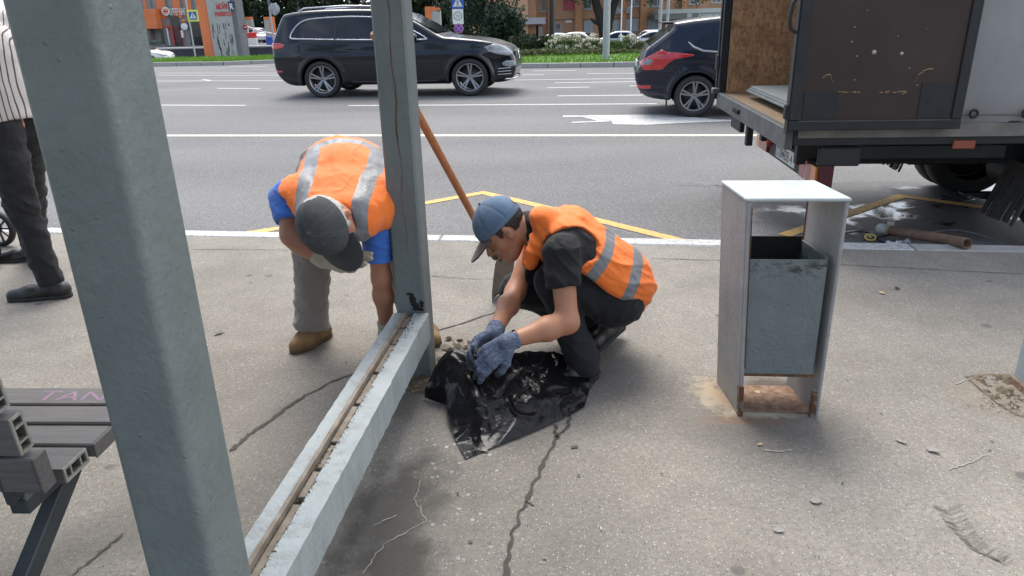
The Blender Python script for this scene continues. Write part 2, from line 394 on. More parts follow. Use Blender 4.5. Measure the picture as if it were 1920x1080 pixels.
mb = MB(); mb.add([(x, y, tz(x, y)) for y in ys for x in xs], [(j*len(xs)+i, j*len(xs)+i+1, (j+1)*len(xs)+i+1, (j+1)*len(xs)+i) for j in range(len(ys)-1) for i in range(len(xs)-1)], 0, True); tag(mb.build('road', MR), kind='structure')
mb = MB(); a, b_, c, d = RP(-40, -.02), RP(40, -.02), RP(40, -20), RP(-40, -20)
mb.add([a, b_, c, d]+[p-UP*.2 for p in (a, b_, c, d)], [(3, 2, 1, 0), (0, 1, 5, 4)]); tag(mb.build('pavement', MP), kind='structure')
ws, _ = st(G(1712, 464)); s0 = ws-1.0*math.floor((ws+14)/1.0)
mk = MB(); s = s0
while s < 14:                                             # kerb stones, the right end bare, the rest limewashed
    mk.frame(RP(s, 0), E1, N1, UP, .004, .996, -.018, .115, -.2, .006+random.uniform(-.002, .002), 0 if s < ws-.01 else 1, .008); s += 1.0
tag(mk.build('kerb', [MKERBW, MKERB]), kind='structure')

mk = MB(); dz = ROADZ+.004
def stripe(a, b_, w, mi=0):
    a = np.array(a); b_ = np.array(b_); d = (b_-a)/np.linalg.norm(b_-a); n = np.array([-d[1], d[0], 0])*w/2
    mk.sheet([a-n, b_-n, b_+n, a+n], mi)
def pstripe(x0, y0, x1, y1, w, mi=0): stripe(G(x0, y0, dz), G(x1, y1, dz), w, mi)
L1a, L1b = G(320, 254, dz), G(1400, 253.5, dz); dd = (L1b-L1a); stripe(L1a-dd*1.6, L1b+dd*2, .17, 1)
for q in ((300, 197, 461, 197.5), (653, 198, 1232, 194.5)): pstripe(*q, .13)
for q in ((408, 165.5, 488, 166), (1046, 179.8, 1205, 178.2), (1026, 164.6, 1106, 163.2), (620, 170, 700, 170), (1180, 161, 1330, 159)): pstripe(*q, .13)
for q in ((296, 152, 530, 151), (965, 150, 1202, 147), (296, 141, 530, 141), (1040, 155, 1205, 153)): pstripe(*q, .12)
for q in ((380, 149, 395, 151), (430, 125, 500, 124.5), (296, 137, 520, 137), (1000, 133, 1080, 132), (980, 140, 1020, 139.5), (1100, 138, 1210, 137)): pstripe(*q, .12)
def poly_px(pts, mi=0): mk.sheet([G(x, y, dz+.001) for x, y in pts], mi)
poly_px([(1055, 216.5), (1100, 216.5), (1150, 227.5), (1072, 230.5), (1072, 228.5), (1120, 226.5), (1092, 219.0), (1056, 219.5)][::-1])   # lane arrow, tail
poly_px([(1095, 216), (1250, 214.5), (1345, 224), (1420, 225.5), (1290, 230), (1210, 234), (1150, 233), (1145, 227)][::-1])
tag(mk.build('road_marking', [MWHITE, MCREAM]), kind='structure')
mk = MB()
def zig(pts, w=.105):
    P = [G(x, y, dz) for x, y in pts]
    for i in range(len(P)-1):
        a, b_ = P[i], P[i+1]; d = (b_-a)/np.linalg.norm(b_-a); n = np.array([-d[1], d[0], 0])
        q0, q1 = a-n*w/2, a+n*w/2
        if i: q0, q1 = last
        if i < len(P)-2:
            d2 = (P[i+2]-b_)/np.linalg.norm(P[i+2]-b_); n2 = np.array([-d2[1], d2[0], 0]); mn = (n+n2)/np.linalg.norm(n+n2); mn = mn/(mn@n)
            r0, r1 = b_-mn*w/2, b_+mn*w/2
        else: r0, r1 = b_-n*w/2, b_+n*w/2
        mk.sheet([q0, r0, r1, q1]); last = (r0, r1)
zig([(-500, 405), (40, 358)])
zig([(440, 440), (560, 422.5), (905, 361), (980, 378), (1318, 461)], .10)
zig([(1470, 441), (1690, 367), (1800, 382), (2150, 432)], .10)
tag(mk.build('bus_stop_zigzag', [MYEL]), kind='structure')

# cracks filled with dirt, scratches, a boot print
MCRACK = M('crack_dirt', (.045, .04, .035), (.075, .066, .055), 30, .95, bump=.4, space='pos'); MSCR = M('pale_scratch', (.36, .34, .31), (.24, .225, .205), 40, .9, space='pos')
def crack(mb, pts, w0, w1, jit=.012, z=.003, n=9):
    P = [G(x, y, z) for x, y in pts]; Q = []
    for i in range(len(P)-1):
        for k in range(n):
            f = k/n; p = P[i]*(1-f)+P[i+1]*f
            if i or k: p = p+np.array([random.uniform(-jit, jit), random.uniform(-jit, jit)*1.2, 0])
            Q.append(p)
    Q.append(P[-1]); V = []
    for i, p in enumerate(Q):
        d = Q[min(i+1, len(Q)-1)]-Q[max(i-1, 0)]; d = d/(np.linalg.norm(d)+1e-9); f = i/len(Q); w = (w0*(1-f)+w1*f)*random.uniform(.45, 1.35)
        nn = np.array([-d[1], d[0], 0])*w/2; V += [p-nn, p+nn]
    mb.add(V, [(2*i, 2*i+2, 2*i+3, 2*i+1) for i in range(len(Q)-1)])
mk = MB()
crack(mk, [(945, 1100), (960, 1000), (985, 940), (1020, 870), (1045, 820), (1040, 795)], .016, .012, .007)
crack(mk, [(1045, 820), (1068, 795), (1064, 765), (1100, 735), (1125, 700), (1116, 665)], .014, .008, .006)
crack(mk, [(985, 940), (1002, 948)], .008, .003, .003, n=4)
crack(mk, [(430, 845), (480, 805), (560, 748), (620, 715), (665, 700)], .018, .010, .006)
crack(mk, [(800, 625), (860, 608), (935, 582), (1000, 560)], .012, .008, .006)
crack(mk, [(230, 1000), (170, 1050), (120, 1090)], .010, .005, .006)
crack(mk, [(360, 467), (520, 468), (560, 470)], .006, .003, .002); crack(mk, [(1220, 484), (1500, 492), (1925, 514)], .006, .005, .003, n=20)
crack(mk, [(810, 517), (870, 522), (930, 523)], .005, .004, .003)
tag(mk.build('pavement_crack', MCRACK), kind='structure')
mk = MB()
crack(mk, [(680, 1075), (720, 1020), (800, 975), (777, 935), (790, 900)], .0028, .002, .004); crack(mk, [(1432, 843), (1460, 846), (1487, 842)], .007, .006, .003)
crack(mk, [(1780, 880), (1830, 862), (1850, 850)], .005, .003, .003); crack(mk, [(1790, 720), (1830, 706)], .004, .003, .003); crack(mk, [(700, 985), (745, 965)], .004, .003, .002)
tag(mk.build('pavement_scratch', MSCR), kind='structure')
mk = MB(); pc = [(1775, 955), (1800, 995), (1835, 1035), (1885, 1058)]
for i in range(60):
    f = i/59*3; k = min(int(f), 2); g = f-k; x = pc[k][0]*(1-g)+pc[k+1][0]*g; y = pc[k][1]*(1-g)+pc[k+1][1]*g; w = 26-10*i/60
    if random.random() < .25: continue
    for sg in (-1, 1):
        if random.random() < .2: continue
        c0 = G(x, y, .003); d = G(x+sg*w, y-9-random.uniform(0, 4), .003); n = np.array([.0007, .0011, 0]); mk.sheet([c0-n, c0+n, d+n, d-n][::sg])
tag(mk.build('boot_print', M('print_dirt', (.135, .122, .106), (.19, .172, .152), 60, .95, space='pos')), kind='structure')

# ================================================================== bus shelter frame
def painted_steel(name, c1, c2, bump=.5, rust=.0, rustscale=9, bscale=55, grime=.0, rough=.45, bd=.004, smear=None):
    m, t, b = newmat(name); v = t.pos()
    c = t.mix(t.ramp(t.noise(v, 7, 5, .6), .3, .7), c1, c2); c = t.mix(t.math('MULTIPLY', t.ramp(t.noise(v, 38, 4, .7), .45, .8), .25), c, tuple(x*.55 for x in c1))
    if grime: c = t.mix(t.math('MULTIPLY', t.ramp(t.noise(t.scale(v, (1, 1, .25)), 12, 5, .7), .5, .75), grime), c, (.07, .06, .05))
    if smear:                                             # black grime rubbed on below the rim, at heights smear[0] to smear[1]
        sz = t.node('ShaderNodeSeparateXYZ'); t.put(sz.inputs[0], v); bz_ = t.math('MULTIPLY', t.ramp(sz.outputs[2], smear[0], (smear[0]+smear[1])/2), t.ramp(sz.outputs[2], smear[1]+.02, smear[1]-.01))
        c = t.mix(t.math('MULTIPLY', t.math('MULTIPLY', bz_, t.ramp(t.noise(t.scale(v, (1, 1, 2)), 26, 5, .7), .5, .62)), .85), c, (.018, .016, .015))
    vo = t.voro(v, 70); sp = t.node('ShaderNodeSeparateColor'); t.put(sp.inputs[0], vo.outputs['Color'])
    lump = t.math('MULTIPLY', t.ramp(vo.outputs['Distance'], .30, .05), t.math('GREATER_THAN', sp.outputs[0], .92))
    if rust:
        r_ = t.ramp(t.noise(v, rustscale, 6, .75), 1-rust*.62, 1-rust*.62+.1); c = t.mix(r_, c, t.mix(t.noise(v, 60, 3), (.16, .06, .022), (.06, .028, .014)))
    h = t.math('ADD', t.math('ADD', t.math('MULTIPLY', t.noise(v, bscale, 4, .6), .8), t.math('MULTIPLY', t.noise(v, 14, 3), .9)), t.math('MULTIPLY', lump, .6))
    setb(t, b, col=c, rough=t.mixf(t.noise(v, 25, 3), rough-.08, rough+.15), normal=t.bump(h, bump, bd)); return m
MSTEEL = painted_steel('grey_green_paint', (.172, .202, .194), (.140, .166, .160), .6, .10, 11, grime=.12, bd=.007)
MSTEEL2 = painted_steel('grey_paint_streaked', (.152, .178, .178), (.122, .145, .146), .55, .22, 6, grime=.22)
MRAIL = painted_steel('pale_grey_paint', (.37, .405, .405), (.30, .335, .335), .9, .24, 11, grime=.45, bscale=90)
MRUST = M('rust', (.17, .075, .03), (.075, .035, .018), 30, .9, bump=.5, space='pos'); MDIRT = M('soil', (.17, .13, .085), (.07, .052, .035), 38, .95, bump=.8, space='pos')
MALU = M('old_aluminium_strip', (.30, .255, .205), (.17, .135, .10), 22, .7, metal=.1, bump=.4, space='pos'); MBLACK = M('black_hole', (.012, .011, .010), None, 20, .9)
SY = R(-7.3); SE = np.array([math.cos(SY), math.sin(SY), 0]); SN = np.array([-math.sin(SY), math.cos(SY), 0])
PC = np.array([-.347, 2.645, 0]); PL = np.array([-.55, 1.03, 0]); PR = np.array([1.95, 2.385, 0])
shelter = thing('bus_shelter', 'grey painted steel frame of a stripped bus shelter, two posts joined by a low rail', 'bus shelter', PC)
mb = MB(); mb.frame(PC, SE, SN, UP, -.12, 0, 0, .12, -.03, 2.55, 0, .008); pc_ = mb.build('post', MSTEEL2, shelter)
mb = MB()                                                 # rusty seam up the face of the post and torn holes above the rail
x = -.055
V = []
for i in range(90):
    z = .55+i*.021; x0 = -.056+.004*math.sin(i*.5)+random.uniform(-.0015, .0015); w = max(.0004, (.0045*max(0, noise3(np.array([i*.23]), np.array([.5]), np.array([.5]))[0]+.25)))
    V += [PC+SE*(x0-w)+UP*z-SN*.0016, PC+SE*(x0+w)+UP*z-SN*.0016]
mb.add(V, [(2*i, 2*i+1, 2*i+3, 2*i+2) for i in range(89)])
mb.build('rust_seam', MRUST, pc_)
mb = MB()
for (cx, cz, rx, rz) in ((-.050, .352, .017, .030), (-.040, .330, .020, .018), (-.014, .336, .012, .020), (-.062, .378, .016, .007), (-.028, .314, .030, .009)):
    mb.sheet([PC+SE*(cx+math.cos(a)*rx*(.8+.35*noise3(np.array([3*math.cos(a)+cx*90]), np.array([3*math.sin(a)]), np.array([cz*30]))[0]))+UP*(cz+math.sin(a)*rz*(.8+.35*noise3(np.array([3*math.cos(a)+cx*50]), np.array([3*math.sin(a)]), np.array([cz*70]))[0]))-SN*(.0018+.0004*len(mb.f)) for a in np.linspace(0, 2*math.pi, 26, endpoint=False)])
mb.build('torn_hole', MBLACK, pc_)
def rounded_post(o, w, d, z0, z1, r):
    mb = MB(); P = []
    for (cx, cy, a0) in ((-w+r, r, 180), (-r, r, 270), (-r, d-r, 0), (-w+r, d-r, 90)):
        for k in range(7): a = R(a0+15*k); P.append((cx+r*math.cos(a), cy+r*math.sin(a)))
    n = len(P); Z = np.linspace(z0, z1, 40); V = [o+SE*x+SN*y+UP*z for z in Z for x, y in P]
    mb.add(V, [(k*n+i, k*n+(i+1) % n, (k+1)*n+(i+1) % n, (k+1)*n+i) for k in range(39) for i in range(n)], 0, True); return mb
rounded_post(PL, .136, .125, 0, 2.55, .017).build('post', MSTEEL, shelter)
# low rail: two flanges with a channel between them
RA = np.array([-.497, 1.185, 0]); RB = np.array([-.334, 2.636, 0]); rd = (RB-RA)/np.linalg.norm(RB-RA); rn = np.array([-rd[1], rd[0], 0]); RL = np.linalg.norm(RB-RA); ZT = .30
def strip_rough(mb, x0, x1, z0, z1, n, amp, mi=0):
    """bar along the rail whose upper faces wobble a little"""
    V = []; Fc = []
    for i in range(n+1):
        s = RL*i/n; j = lambda: random.uniform(-amp, amp)
        for (x, z) in ((x0, z0), (x0, z1), (x1, z1), (x1, z0)): V.append(RA+rd*s+rn*(x+j())+UP*(z+j()))
    for i in range(n):
        for k in range(4): Fc.append((4*i+k, 4*i+(k+1) % 4, 4*i+4+(k+1) % 4, 4*i+4+k))
    Fc += [(3, 2, 1, 0), (4*n, 4*n+1, 4*n+2, 4*n+3)]
    mb.add(V, Fc, mi)
mb = MB(); strip_rough(mb, 0, .058, ZT-.115, ZT, 60, .0012); strip_rough(mb, .101, .142, ZT-.115, ZT, 60, .0012); strip_rough(mb, .0585, .1005, ZT-.115, ZT-.030, 60, .001)
rail = mb.build('rail', MRAIL, shelter)
mb = MB(); strip_rough(mb, .086, .0975, ZT-.028, ZT+.008, 50, .0010)                       # glazing bead left standing
mb.build('glazing_bead', MALU, rail)
mb = MB(); s = .02
while s < RL-.06:
    L = random.uniform(.10, .26)
    mb.frame(RA, rd, rn, UP, s, min(s+L, RL-.02), .063, .084, ZT-.029, ZT-.004-random.uniform(0, .009), 0, .002); s += L+random.uniform(.006, .03)
mb.build('packing_strip', MALU, rail)
mb = MB()
for i in range(900):
    s = random.uniform(.0, RL); x = random.choice((random.uniform(.052, .07), random.uniform(.078, .088))); r = random.uniform(.0015, .005); p = RA+rd*s+rn*x+UP*(ZT-.012 if x > .062 else ZT+.0006)
    if s > RL-.25 and random.random() < .6: p = RA+rd*s+rn*random.uniform(.03, .09)+UP*(ZT+.002)
    mb.add([p+np.array([random.uniform(-r, r) for _ in range(3)]) for _ in range(4)], [(0, 1, 2), (0, 2, 3), (0, 3, 1), (1, 3, 2)])
g = mb.build('grit', MDIRT, rail); g['kind'] = 'stuff'
# unseen roof added over the posts, sized for the shade it casts
mb = MB(); rc = PL-SN*.35
mb.frame(rc, SE, SN, UP, -3.6, .22, -1.6, 2.1, 2.55, 2.63, 0, .01); SHADE_ROOF = mb.build('roof', M('added_shade_roof', (.30, .33, .33), None, 3, .6), shelter)
corner = thing('corner_post', 'grey painted post in a broken patch of soil at the right edge', 'post', PR)
mb = MB(); mb.frame(PR, SE, SN, UP, 0, .12, 0, .12, -.05, 2.55, 0, .008); mb.build('shaft', painted_steel('grey_paint_post', (.30, .34, .35), (.24, .275, .285), .5, .14, 8), corner)
mb = MB(); mb.frame(PR, SE, SN, UP, -.006, .126, -.006, .126, -.06, .03, 0, .004); mb.build('base_collar', M('rusty_base', (.28, .20, .15), (.16, .07, .03), 35, .9, bump=.6, space='pos'), corner)

# broken-out soil patches
def heap(name, outline, zmax, mat, n=40, amp=.02, sc=18, label=None, kind=None, cat=None):
    P = np.array([G(x, y)[:2] for x, y in outline]); lo = P.min(0); hi = P.max(0); V = []; ids = -np.ones((n, n), int); Fc = []
    gx = np.linspace(lo[0], hi[0], n); gy = np.linspace(lo[1], hi[1], n)
    def sdp(q):
        d = 9; ins = False; k = len(P)
        for i in range(k):
            a, b_ = P[i], P[(i+1) % k]; e = b_-a; w = q-a; tt = np.clip(w@e/(e@e), 0, 1); d = min(d, np.linalg.norm(w-e*tt))
            if (a[1] > q[1]) != (b_[1] > q[1]) and q[0] < (b_[0]-a[0])*(q[1]-a[1])/(b_[1]-a[1])+a[0]: ins = not ins
        return d if ins else -d
    for i, x in enumerate(gx):
        for j, y in enumerate(gy):
            d = sdp(np.array([x, y]))
            if d > -.008:
                nz = float(noise3(np.array([x*sc]), np.array([y*sc]), np.array([.3]))[0]+.6*noise3(np.array([x*sc*2.7]), np.array([y*sc*2.7]), np.array([5.]))[0])
                ids[i, j] = len(V); V.append((x, y, .002+max(0, min(1, d/.05))*zmax+max(0, min(1, d/.02))*amp*max(nz, -.2)))
    for i in range(n-1):
        for j in range(n-1):
            q = [ids[i, j], ids[i+1, j], ids[i+1, j+1], ids[i, j+1]]
            if min(q) >= 0: Fc.append(q)
    mb = MB(); mb.add(V, Fc, 0, True); return tag(mb.build(name, mat), label, cat, None, kind)
heap('bare_soil', [(1812, 707), (1850, 702), (1935, 706), (1950, 790), (1905, 778), (1862, 752)], -.004, MDIRT, 60, .02, 34, kind='structure')
heap('bare_soil', [(752, 705), (795, 694), (860, 690), (862, 726), (800, 738), (756, 730)], .004, MDIRT, 36, .02, 45, kind='structure')

# ================================================================== litter bin
MBIN = painted_steel('bin_grey_paint', (.165, .195, .198), (.125, .152, .156), .75, .13, 10, bscale=70, grime=.2, bd=.006, smear=(.53, .595)); MBINL = painted_steel('bin_side_lit_paint', (.33, .325, .32), (.25, .25, .25), .6, .17, 7, grime=.25)  # side panels paler than the front: brighter side light put into their colour
MBINT = painted_steel('bin_top_lit_paint', (.48, .52, .51), (.38, .42, .42), .5, .14, 22, grime=.25); MBINI = M('bin_inside', (.016, .014, .012), (.03, .024, .02), 12, .9)  # top palest: light from the sky above put into its colour
BO = np.array([.822, 2.298, 0]); by = R(-5.5); BE = np.array([math.cos(by), math.sin(by), 0]); BN = np.array([-math.sin(R(1.0)), math.cos(R(1.0)), 0])
bin_ = thing('litter_bin', 'small grey steel litter bin with a boxy hood and rusty feet', 'litter bin', BO+BE*.14+BN*.13)
BW, BD, BH = .285, .27, .815
n_before = set(o.name for o in COL.objects)
mb = MB(); mb.frame(BO, BE, BN, UP, 0, .016, 0, BD, -.01, BH-.006, 0, .003); mb.build('side_panel', MBINL, bin_)
mb = MB(); mb.frame(BO, BE, BN, UP, BW-.012, BW, 0, BD, -.01, BH-.006, 0, .003); mb.build('side_panel', MBINL, bin_)
mb = MB(); mb.frame(BO, BE, BN, UP, -.003, BW+.004, -.004, BD+.003, BH-.006, BH+.006, 0, .003); mb.build('top_panel', MBINT, bin_)
mb = MB()
tp = BO+BN*.012
zb, zt = .165, .605
mb.frame(tp, BE, BN, UP, .018, .252, 0, .005, zb, zt, 0, .001); mb.frame(tp, BE, BN, UP, .018, .252, .21, .215, zb, zt+.02, 1, .001)
mb.frame(tp, BE, BN, UP, .018, .023, .0052, .2098, zb, zt+.008, 1); mb.frame(tp, BE, BN, UP, .247, .252, .0052, .2098, zb, zt+.008, 0); mb.frame(tp, BE, BN, UP, .0232, .2468, .0052, .2098, zb, zb+.005, 1)
bk = mb.build('bucket', [MBIN, MBINI], bin_)
mb = MB(); mb.frame(tp, BE, BN, UP, .017, .253, -.0022, -.0002, zb-.004, zb+.006, 0); mb.build('rusty_rim', MRUST, bk)
mb = MB()
for x0 in (.0145, BW-.0135):
    mb = MB(); mb.frame(BO, BE, BN, UP, x0-.0152, x0+.0022, -.0025, .02, -.012, .085+random.uniform(0, .04), 0, .001); mb.build('rusty_foot', painted_steel('rusting_paint', (.25, .26, .26), (.19, .2, .2), .8, .92, 22, grime=.4), bin_)
mb = MB()
mb.frame(BO, BE, BN, UP, .0163, .0183, -.0015, .0022, .2, .79, 0); mb.build('rust_edge', MRUST, bin_)
mb = MB(); mb.frame(BO, BE, BN, UP, BW-.0145, BW-.0125, BD-.004, BD+.0012, .3, .8, 0); mb.build('rust_edge', MRUST, bin_)
mb = MB(); mb.frame(BO, BE, BN, UP, .0165, BW-.0125, .03, .235, -.01, .004, 0); mb.build('base_plate', M('rusty_base', (.1, .05, .03)), bin_); mb = MB(); mb.frame(BO, BE, BN, UP, .205, .222, .2, .215, zb-.028, zb-.001, 0); mb.build('hinge_stub', MRUST, bin_)

for o in list(COL.objects):                               # the hood has spread towards its top left
    if o.name not in n_before and o.type == 'MESH':
        mw = Matrix.Translation(bin_.location)
        for v in o.data.vertices:
            w = np.array(mw @ v.co); x = float((w-BO)@BE); k = float(np.clip(w[2]/BH, 0, 1.02)); v.co = Vector(v.co)-Vector([float(c) for c in BE*(.044*k*(1-min(max(x/BW, 0), 1)))])
# ================================================================== bench on the left
bench = thing('bench', 'grey slatted bench with hollow plastic boards and open board ends', 'bench', (-1.6, 1.5, 0))
MPL = M('grey_plastic_board', (.14, .128, .122), (.10, .091, .087), 8, .6, bump=.35, bscale=30, stretch=(1, 14, 14), space='pos'); MPLC = M('board_cut_end', (.33, .32, .28), (.22, .21, .17), 40, .8, bump=.5, space='pos'); MLEG = M('dark_bench_steel', (.035, .042, .045), (.05, .058, .06), 12, .45, space='pos')
SBY = R(-3); Sx = np.array([math.cos(SBY), math.sin(SBY), 0]); Sy = np.array([-math.sin(SBY), math.cos(SBY), 0])
def slat(name, o, ax, ay, az, L, w, h, parent, hollow):
    """board running back along -ax from o, w along ay, h along az"""
    mb = MB(); t_ = .007
    if not hollow:
        mb.frame(o, ax, ay, az, -L, -.004, 0, w, 0, h, 0, .004); mb.frame(o, ax, ay, az, -.0039, .002, -.001, w+.001, -.001, h+.001, 0, .002)
    else:
        i0, i1 = t_, w-t_
        for (a, b_, c, d) in ((0, w, 0, t_), (0, w, h-t_, h), (0, t_, t_, h-t_), (w-t_, w, t_, h-t_), (w*.27, w*.27+t_*.7, t_, h-t_), (w*.73-t_*.7, w*.73, t_, h-t_)):
            mb.frame(o, ax, ay, az, -L, -.002, a, b_, c, d, 0); mb.frame(o, ax, ay, az, -.0019, random.uniform(.0005, .003), a+.0002, b_-.0002, c+.0002, d-.0002, 1)
        mb.frame(o, ax, ay, az, -L, -.14, t_, w-t_, t_, h-t_, 2)
    return mb.build(name, [MPL, MPLC, MBLACK], parent)
so_ = np.array([-1.03, 1.40, 0])
seat = []
for i, (y0, w, hol) in enumerate(((0, .088, True), (.102, .088, False), (.202, .085, False), (.296, .09, False))):
    o = so_+Sy*y0+UP*.412+Sx*(0.0 if i else -.012); seat.append(slat('seat_board', o, Sx, Sy, UP, 1.5, w, .038, bench, hol))
back = []
tl = R(3); bz = UP*math.cos(tl)-Sy*math.sin(tl); bn = Sy*math.cos(tl)+UP*math.sin(tl)
for i in range(4):
    o = so_+Sy*(-.042)+UP*.446+bz*(.101*i)+Sx*(.0-.022*i); back.append(slat('back_board', o, Sx, bz, -bn, 1.45, .09, .04, bench, i > 0))
mb = MB(); text_mb(mb, 'TAN', seat[3].matrix_world.translation if False else (so_+Sy*.312+UP*(.4506)-Sx*.30), Sx, Sy, .075, 0, 0, sx=1.3, bold=.0); g = mb.build('pink_graffiti', M('pink_spray', (.36, .19, .31), (.22, .15, .20), 60, .7, space='pos'), seat[3])
for k in (0, 1):
    f = thing_p = None
    mb = MB(); sx_ = -Sx*(.09+1.25*k)+so_
    a0 = sx_+Sy*.37+UP*.39; a1 = sx_-Sy*.06+UP*.39
    mb.bar(a0, a1, .045, .04, mi=0, bev=.003)
    mb.bar(sx_+Sy*.12+UP*.372, sx_-Sy*.30-Sx*.06-UP*0.0, .04, .045, mi=0, bev=.003)
    mb.bar(sx_-Sy*.02+UP*.372, sx_+Sy*.34, .04, .045, mi=0, bev=.003) if k else mb.bar(sx_-Sy*.05-Sx*.13+UP*.372, sx_-Sy*.26-Sx*.07+UP*.06, .04, .04, mi=0, bev=.003)
    mb.bar(a1+UP*.02, a1+bz*.42-UP*0, .04, .02, up=(1, 0, 0), mi=0, bev=.003)
    mb.build('support_frame', MLEG, bench)
# ================================================================== people
def fabric(name, c1, c2, bump=.3, scale=9, rough=.85, weave=420, sheen=.2, **kw):
    m, t, b = newmat(name); v = t.obj()
    c = t.mix(t.ramp(t.noise(v, scale, 5, .6), .3, .72), c1, c2)
    h = t.math('ADD', t.math('MULTIPLY', t.noise(v, 26, 3, .5, .6), 1.0), t.math('MULTIPLY', t.noise(v, weave, 2), .12))
    setb(t, b, col=c, rough=rough, sheen=sheen, normal=t.bump(h, bump, .012), **kw); return m
def tape_mat(name, base, base2, tape=(.19, .195, .205)):
    """bright cloth with grey reflective tape where the attribute 'tape' is positive, darker hem where 'hem' is"""
    m, t, b = newmat(name); v = t.obj()
    k = t.math('GREATER_THAN', t.attr('tape'), 0.0); hm = t.math('GREATER_THAN', t.attr('hem'), 0.0)
    c = t.mix(t.ramp(t.noise(v, 5, 4), .3, .7), base, base2); c = t.mix(t.math('MULTIPLY', hm, .5), c, tuple(x*.6 for x in base))
    c = t.mix(k, c, t.mix(t.noise(v, 30, 3), tape, tuple(x*.75 for x in tape)))
    h = t.math('ADD', t.noise(v, 14, 4, .55, 1.2), t.math('MULTIPLY', t.noise(v, 350, 2), .08))
    setb(t, b, col=c, rough=t.mixf(k, .75, .42), sheen=.15, normal=t.bump(h, .35, .02)); return m
def skin_mat(name, c1, c2):
    m, t, b = newmat(name); v = t.obj()
    c = t.mix(t.ramp(t.noise(v, 16, 4), .3, .7), c1, c2); c = t.mix(t.math('GREATER_THAN', t.attr('dark'), 0.0), c, (.03, .018, .014)); c = t.mix(t.math('MULTIPLY', t.ramp(t.attr('lip'), 0, 1), .6), c, (.33, .11, .09))
    setb(t, b, col=c, rough=.5, spec=.4, normal=t.bump(t.noise(v, 130, 3), .18, .003), sss=.06); t.put(b.inputs['Subsurface Radius'], (.02, .008, .004)); return m
def unit(v): v = np.array(v, float); return v/np.linalg.norm(v)
def hand_caps(wrist, d, nrm, sgn, curl, spread=1.0, thumb=.5, s=1.0):
    """palm, four fingers of different length and a thumb: tapered capsules (a, b, ra, rb)"""
    d = unit(d); nrm = unit(np.array(nrm)-d*(np.array(nrm)@d)); sd_ = np.cross(d, nrm)*sgn; wrist = np.array(wrist, float); out = []
    L = [(.044, .027, .021), (.048, .031, .023), (.045, .029, .022), (.036, .022, .019)]; w0 = [.031, .0105, -.0105, -.030]; k0 = [.086, .090, .086, .078]
    for i in range(4):
        kn = wrist+d*k0[i]*s+sd_*w0[i]*s
        out.append((wrist+sd_*w0[i]*.55*s+d*.012*s, kn, .0155*s, .0118*s)); p = kn; a = 0.0
        for j in range(3):
            a += curl[i][j]; dd = d*math.cos(a)+nrm*math.sin(a)+sd_*(.10*(1.5-i)/1.5)*spread*(1 if j == 0 else .5); q = p+unit(dd)*L[i][j]*s
            out.append((p, q, (.0098-.0010*j-(.001 if i == 3 else 0))*s, (.0090-.0012*j-(.001 if i == 3 else 0))*s)); p = q
    tb = wrist+d*.022*s+sd_*.026*s; t1 = tb+unit(sd_*.62+d*.75+nrm*thumb*.6)*.042*s; t2 = t1+unit(sd_*.15+d*.9+nrm*thumb)*.033*s; t3 = t2+unit(-sd_*.1+d*.85+nrm*thumb*1.1)*.024*s
    out += [(wrist+d*.015*s, tb, .016*s, .0155*s), (tb, t1, .0150*s, .0115*s), (t1, t2, .0112*s, .0100*s), (t2, t3, .0100*s, .0082*s)]
    return out
def head_field(Fd, c, fw, up, sd_):
    c = np.array(c); P = lambda f, u, s=0: c+fw*f+up*u+sd_*s; A = (fw, up, sd_)
    D = Fd.ell(P(-.010, .038), A, (.097, .090, .075))
    D = smin(D, Fd.ell(P(.026, -.030), A, (.062, .082, .060)), .03)
    D = smin(D, Fd.cap(P(.062, -.094, .008), P(.062, -.094, -.008), .021), .03)
    D = smin(D, Fd.cap(P(-.01, -.05, .045), P(.045, -.088, .025), .018), .025); D = smin(D, Fd.cap(P(-.01, -.05, -.045), P(.045, -.088, -.025), .018), .025)
    for s in (1, -1):
        D = smin(D, Fd.cap(P(.079, .024, .012*s), P(.066, .022, .045*s), .011), .014)
        D = smax(D, -Fd.cap(P(.100, .004, .030*s), P(.100, .004, .036*s), .013), .010); D = smin(D, Fd.cap(P(.073, .004, .031*s), P(.073, .004, .031*s), .0125), .003)
        D = smin(D, Fd.cap(P(.060, -.022, .040*s), P(.050, -.024, .048*s), .014), .02)
        ear = smax(Fd.ell(P(-.012, -.002, .077*s), (unit(fw+sd_*s*.5), unit(up-fw*.15), unit(sd_*s-fw*.5)), (.019, .032, .009)), -Fd.ell(P(-.006, .0, .087*s), (fw, up, sd_), (.010, .018, .008)), .006)
        D = smin(D, ear, .006)
    D = smin(D, Fd.cap(P(.088, .012), P(.112, -.026), .0075, .0115), .010); D = smin(D, Fd.cap(P(.098, -.032, .010), P(.098, -.032, -.010), .008), .008)
    D = smin(D, Fd.ell(P(.086, -.058), A, (.013, .0065, .022)), .006); D = smin(D, Fd.ell(P(.083, -.070), A, (.013, .007, .019)), .006)
    return D
def head_attrs(me, V, c, fw, up, sd_):
    q = V-np.array(c); f, u, s = q@fw, q@up, np.abs(q@sd_)
    eye = .0065-np.sqrt((u-.004)**2+(s-.031)**2)+np.where(f > .06, 0, -1); brow = np.where((f > .05) & (np.abs(u-.028-.08*(s-.03)) < .005) & (s > .014) & (s < .05), 1., -1.)
    attr(me, 'dark', np.maximum(eye, brow)); attr(me, 'lip', np.where((f > .075) & (np.abs(u+.064) < .012) & (s < .022), 1., 0.))
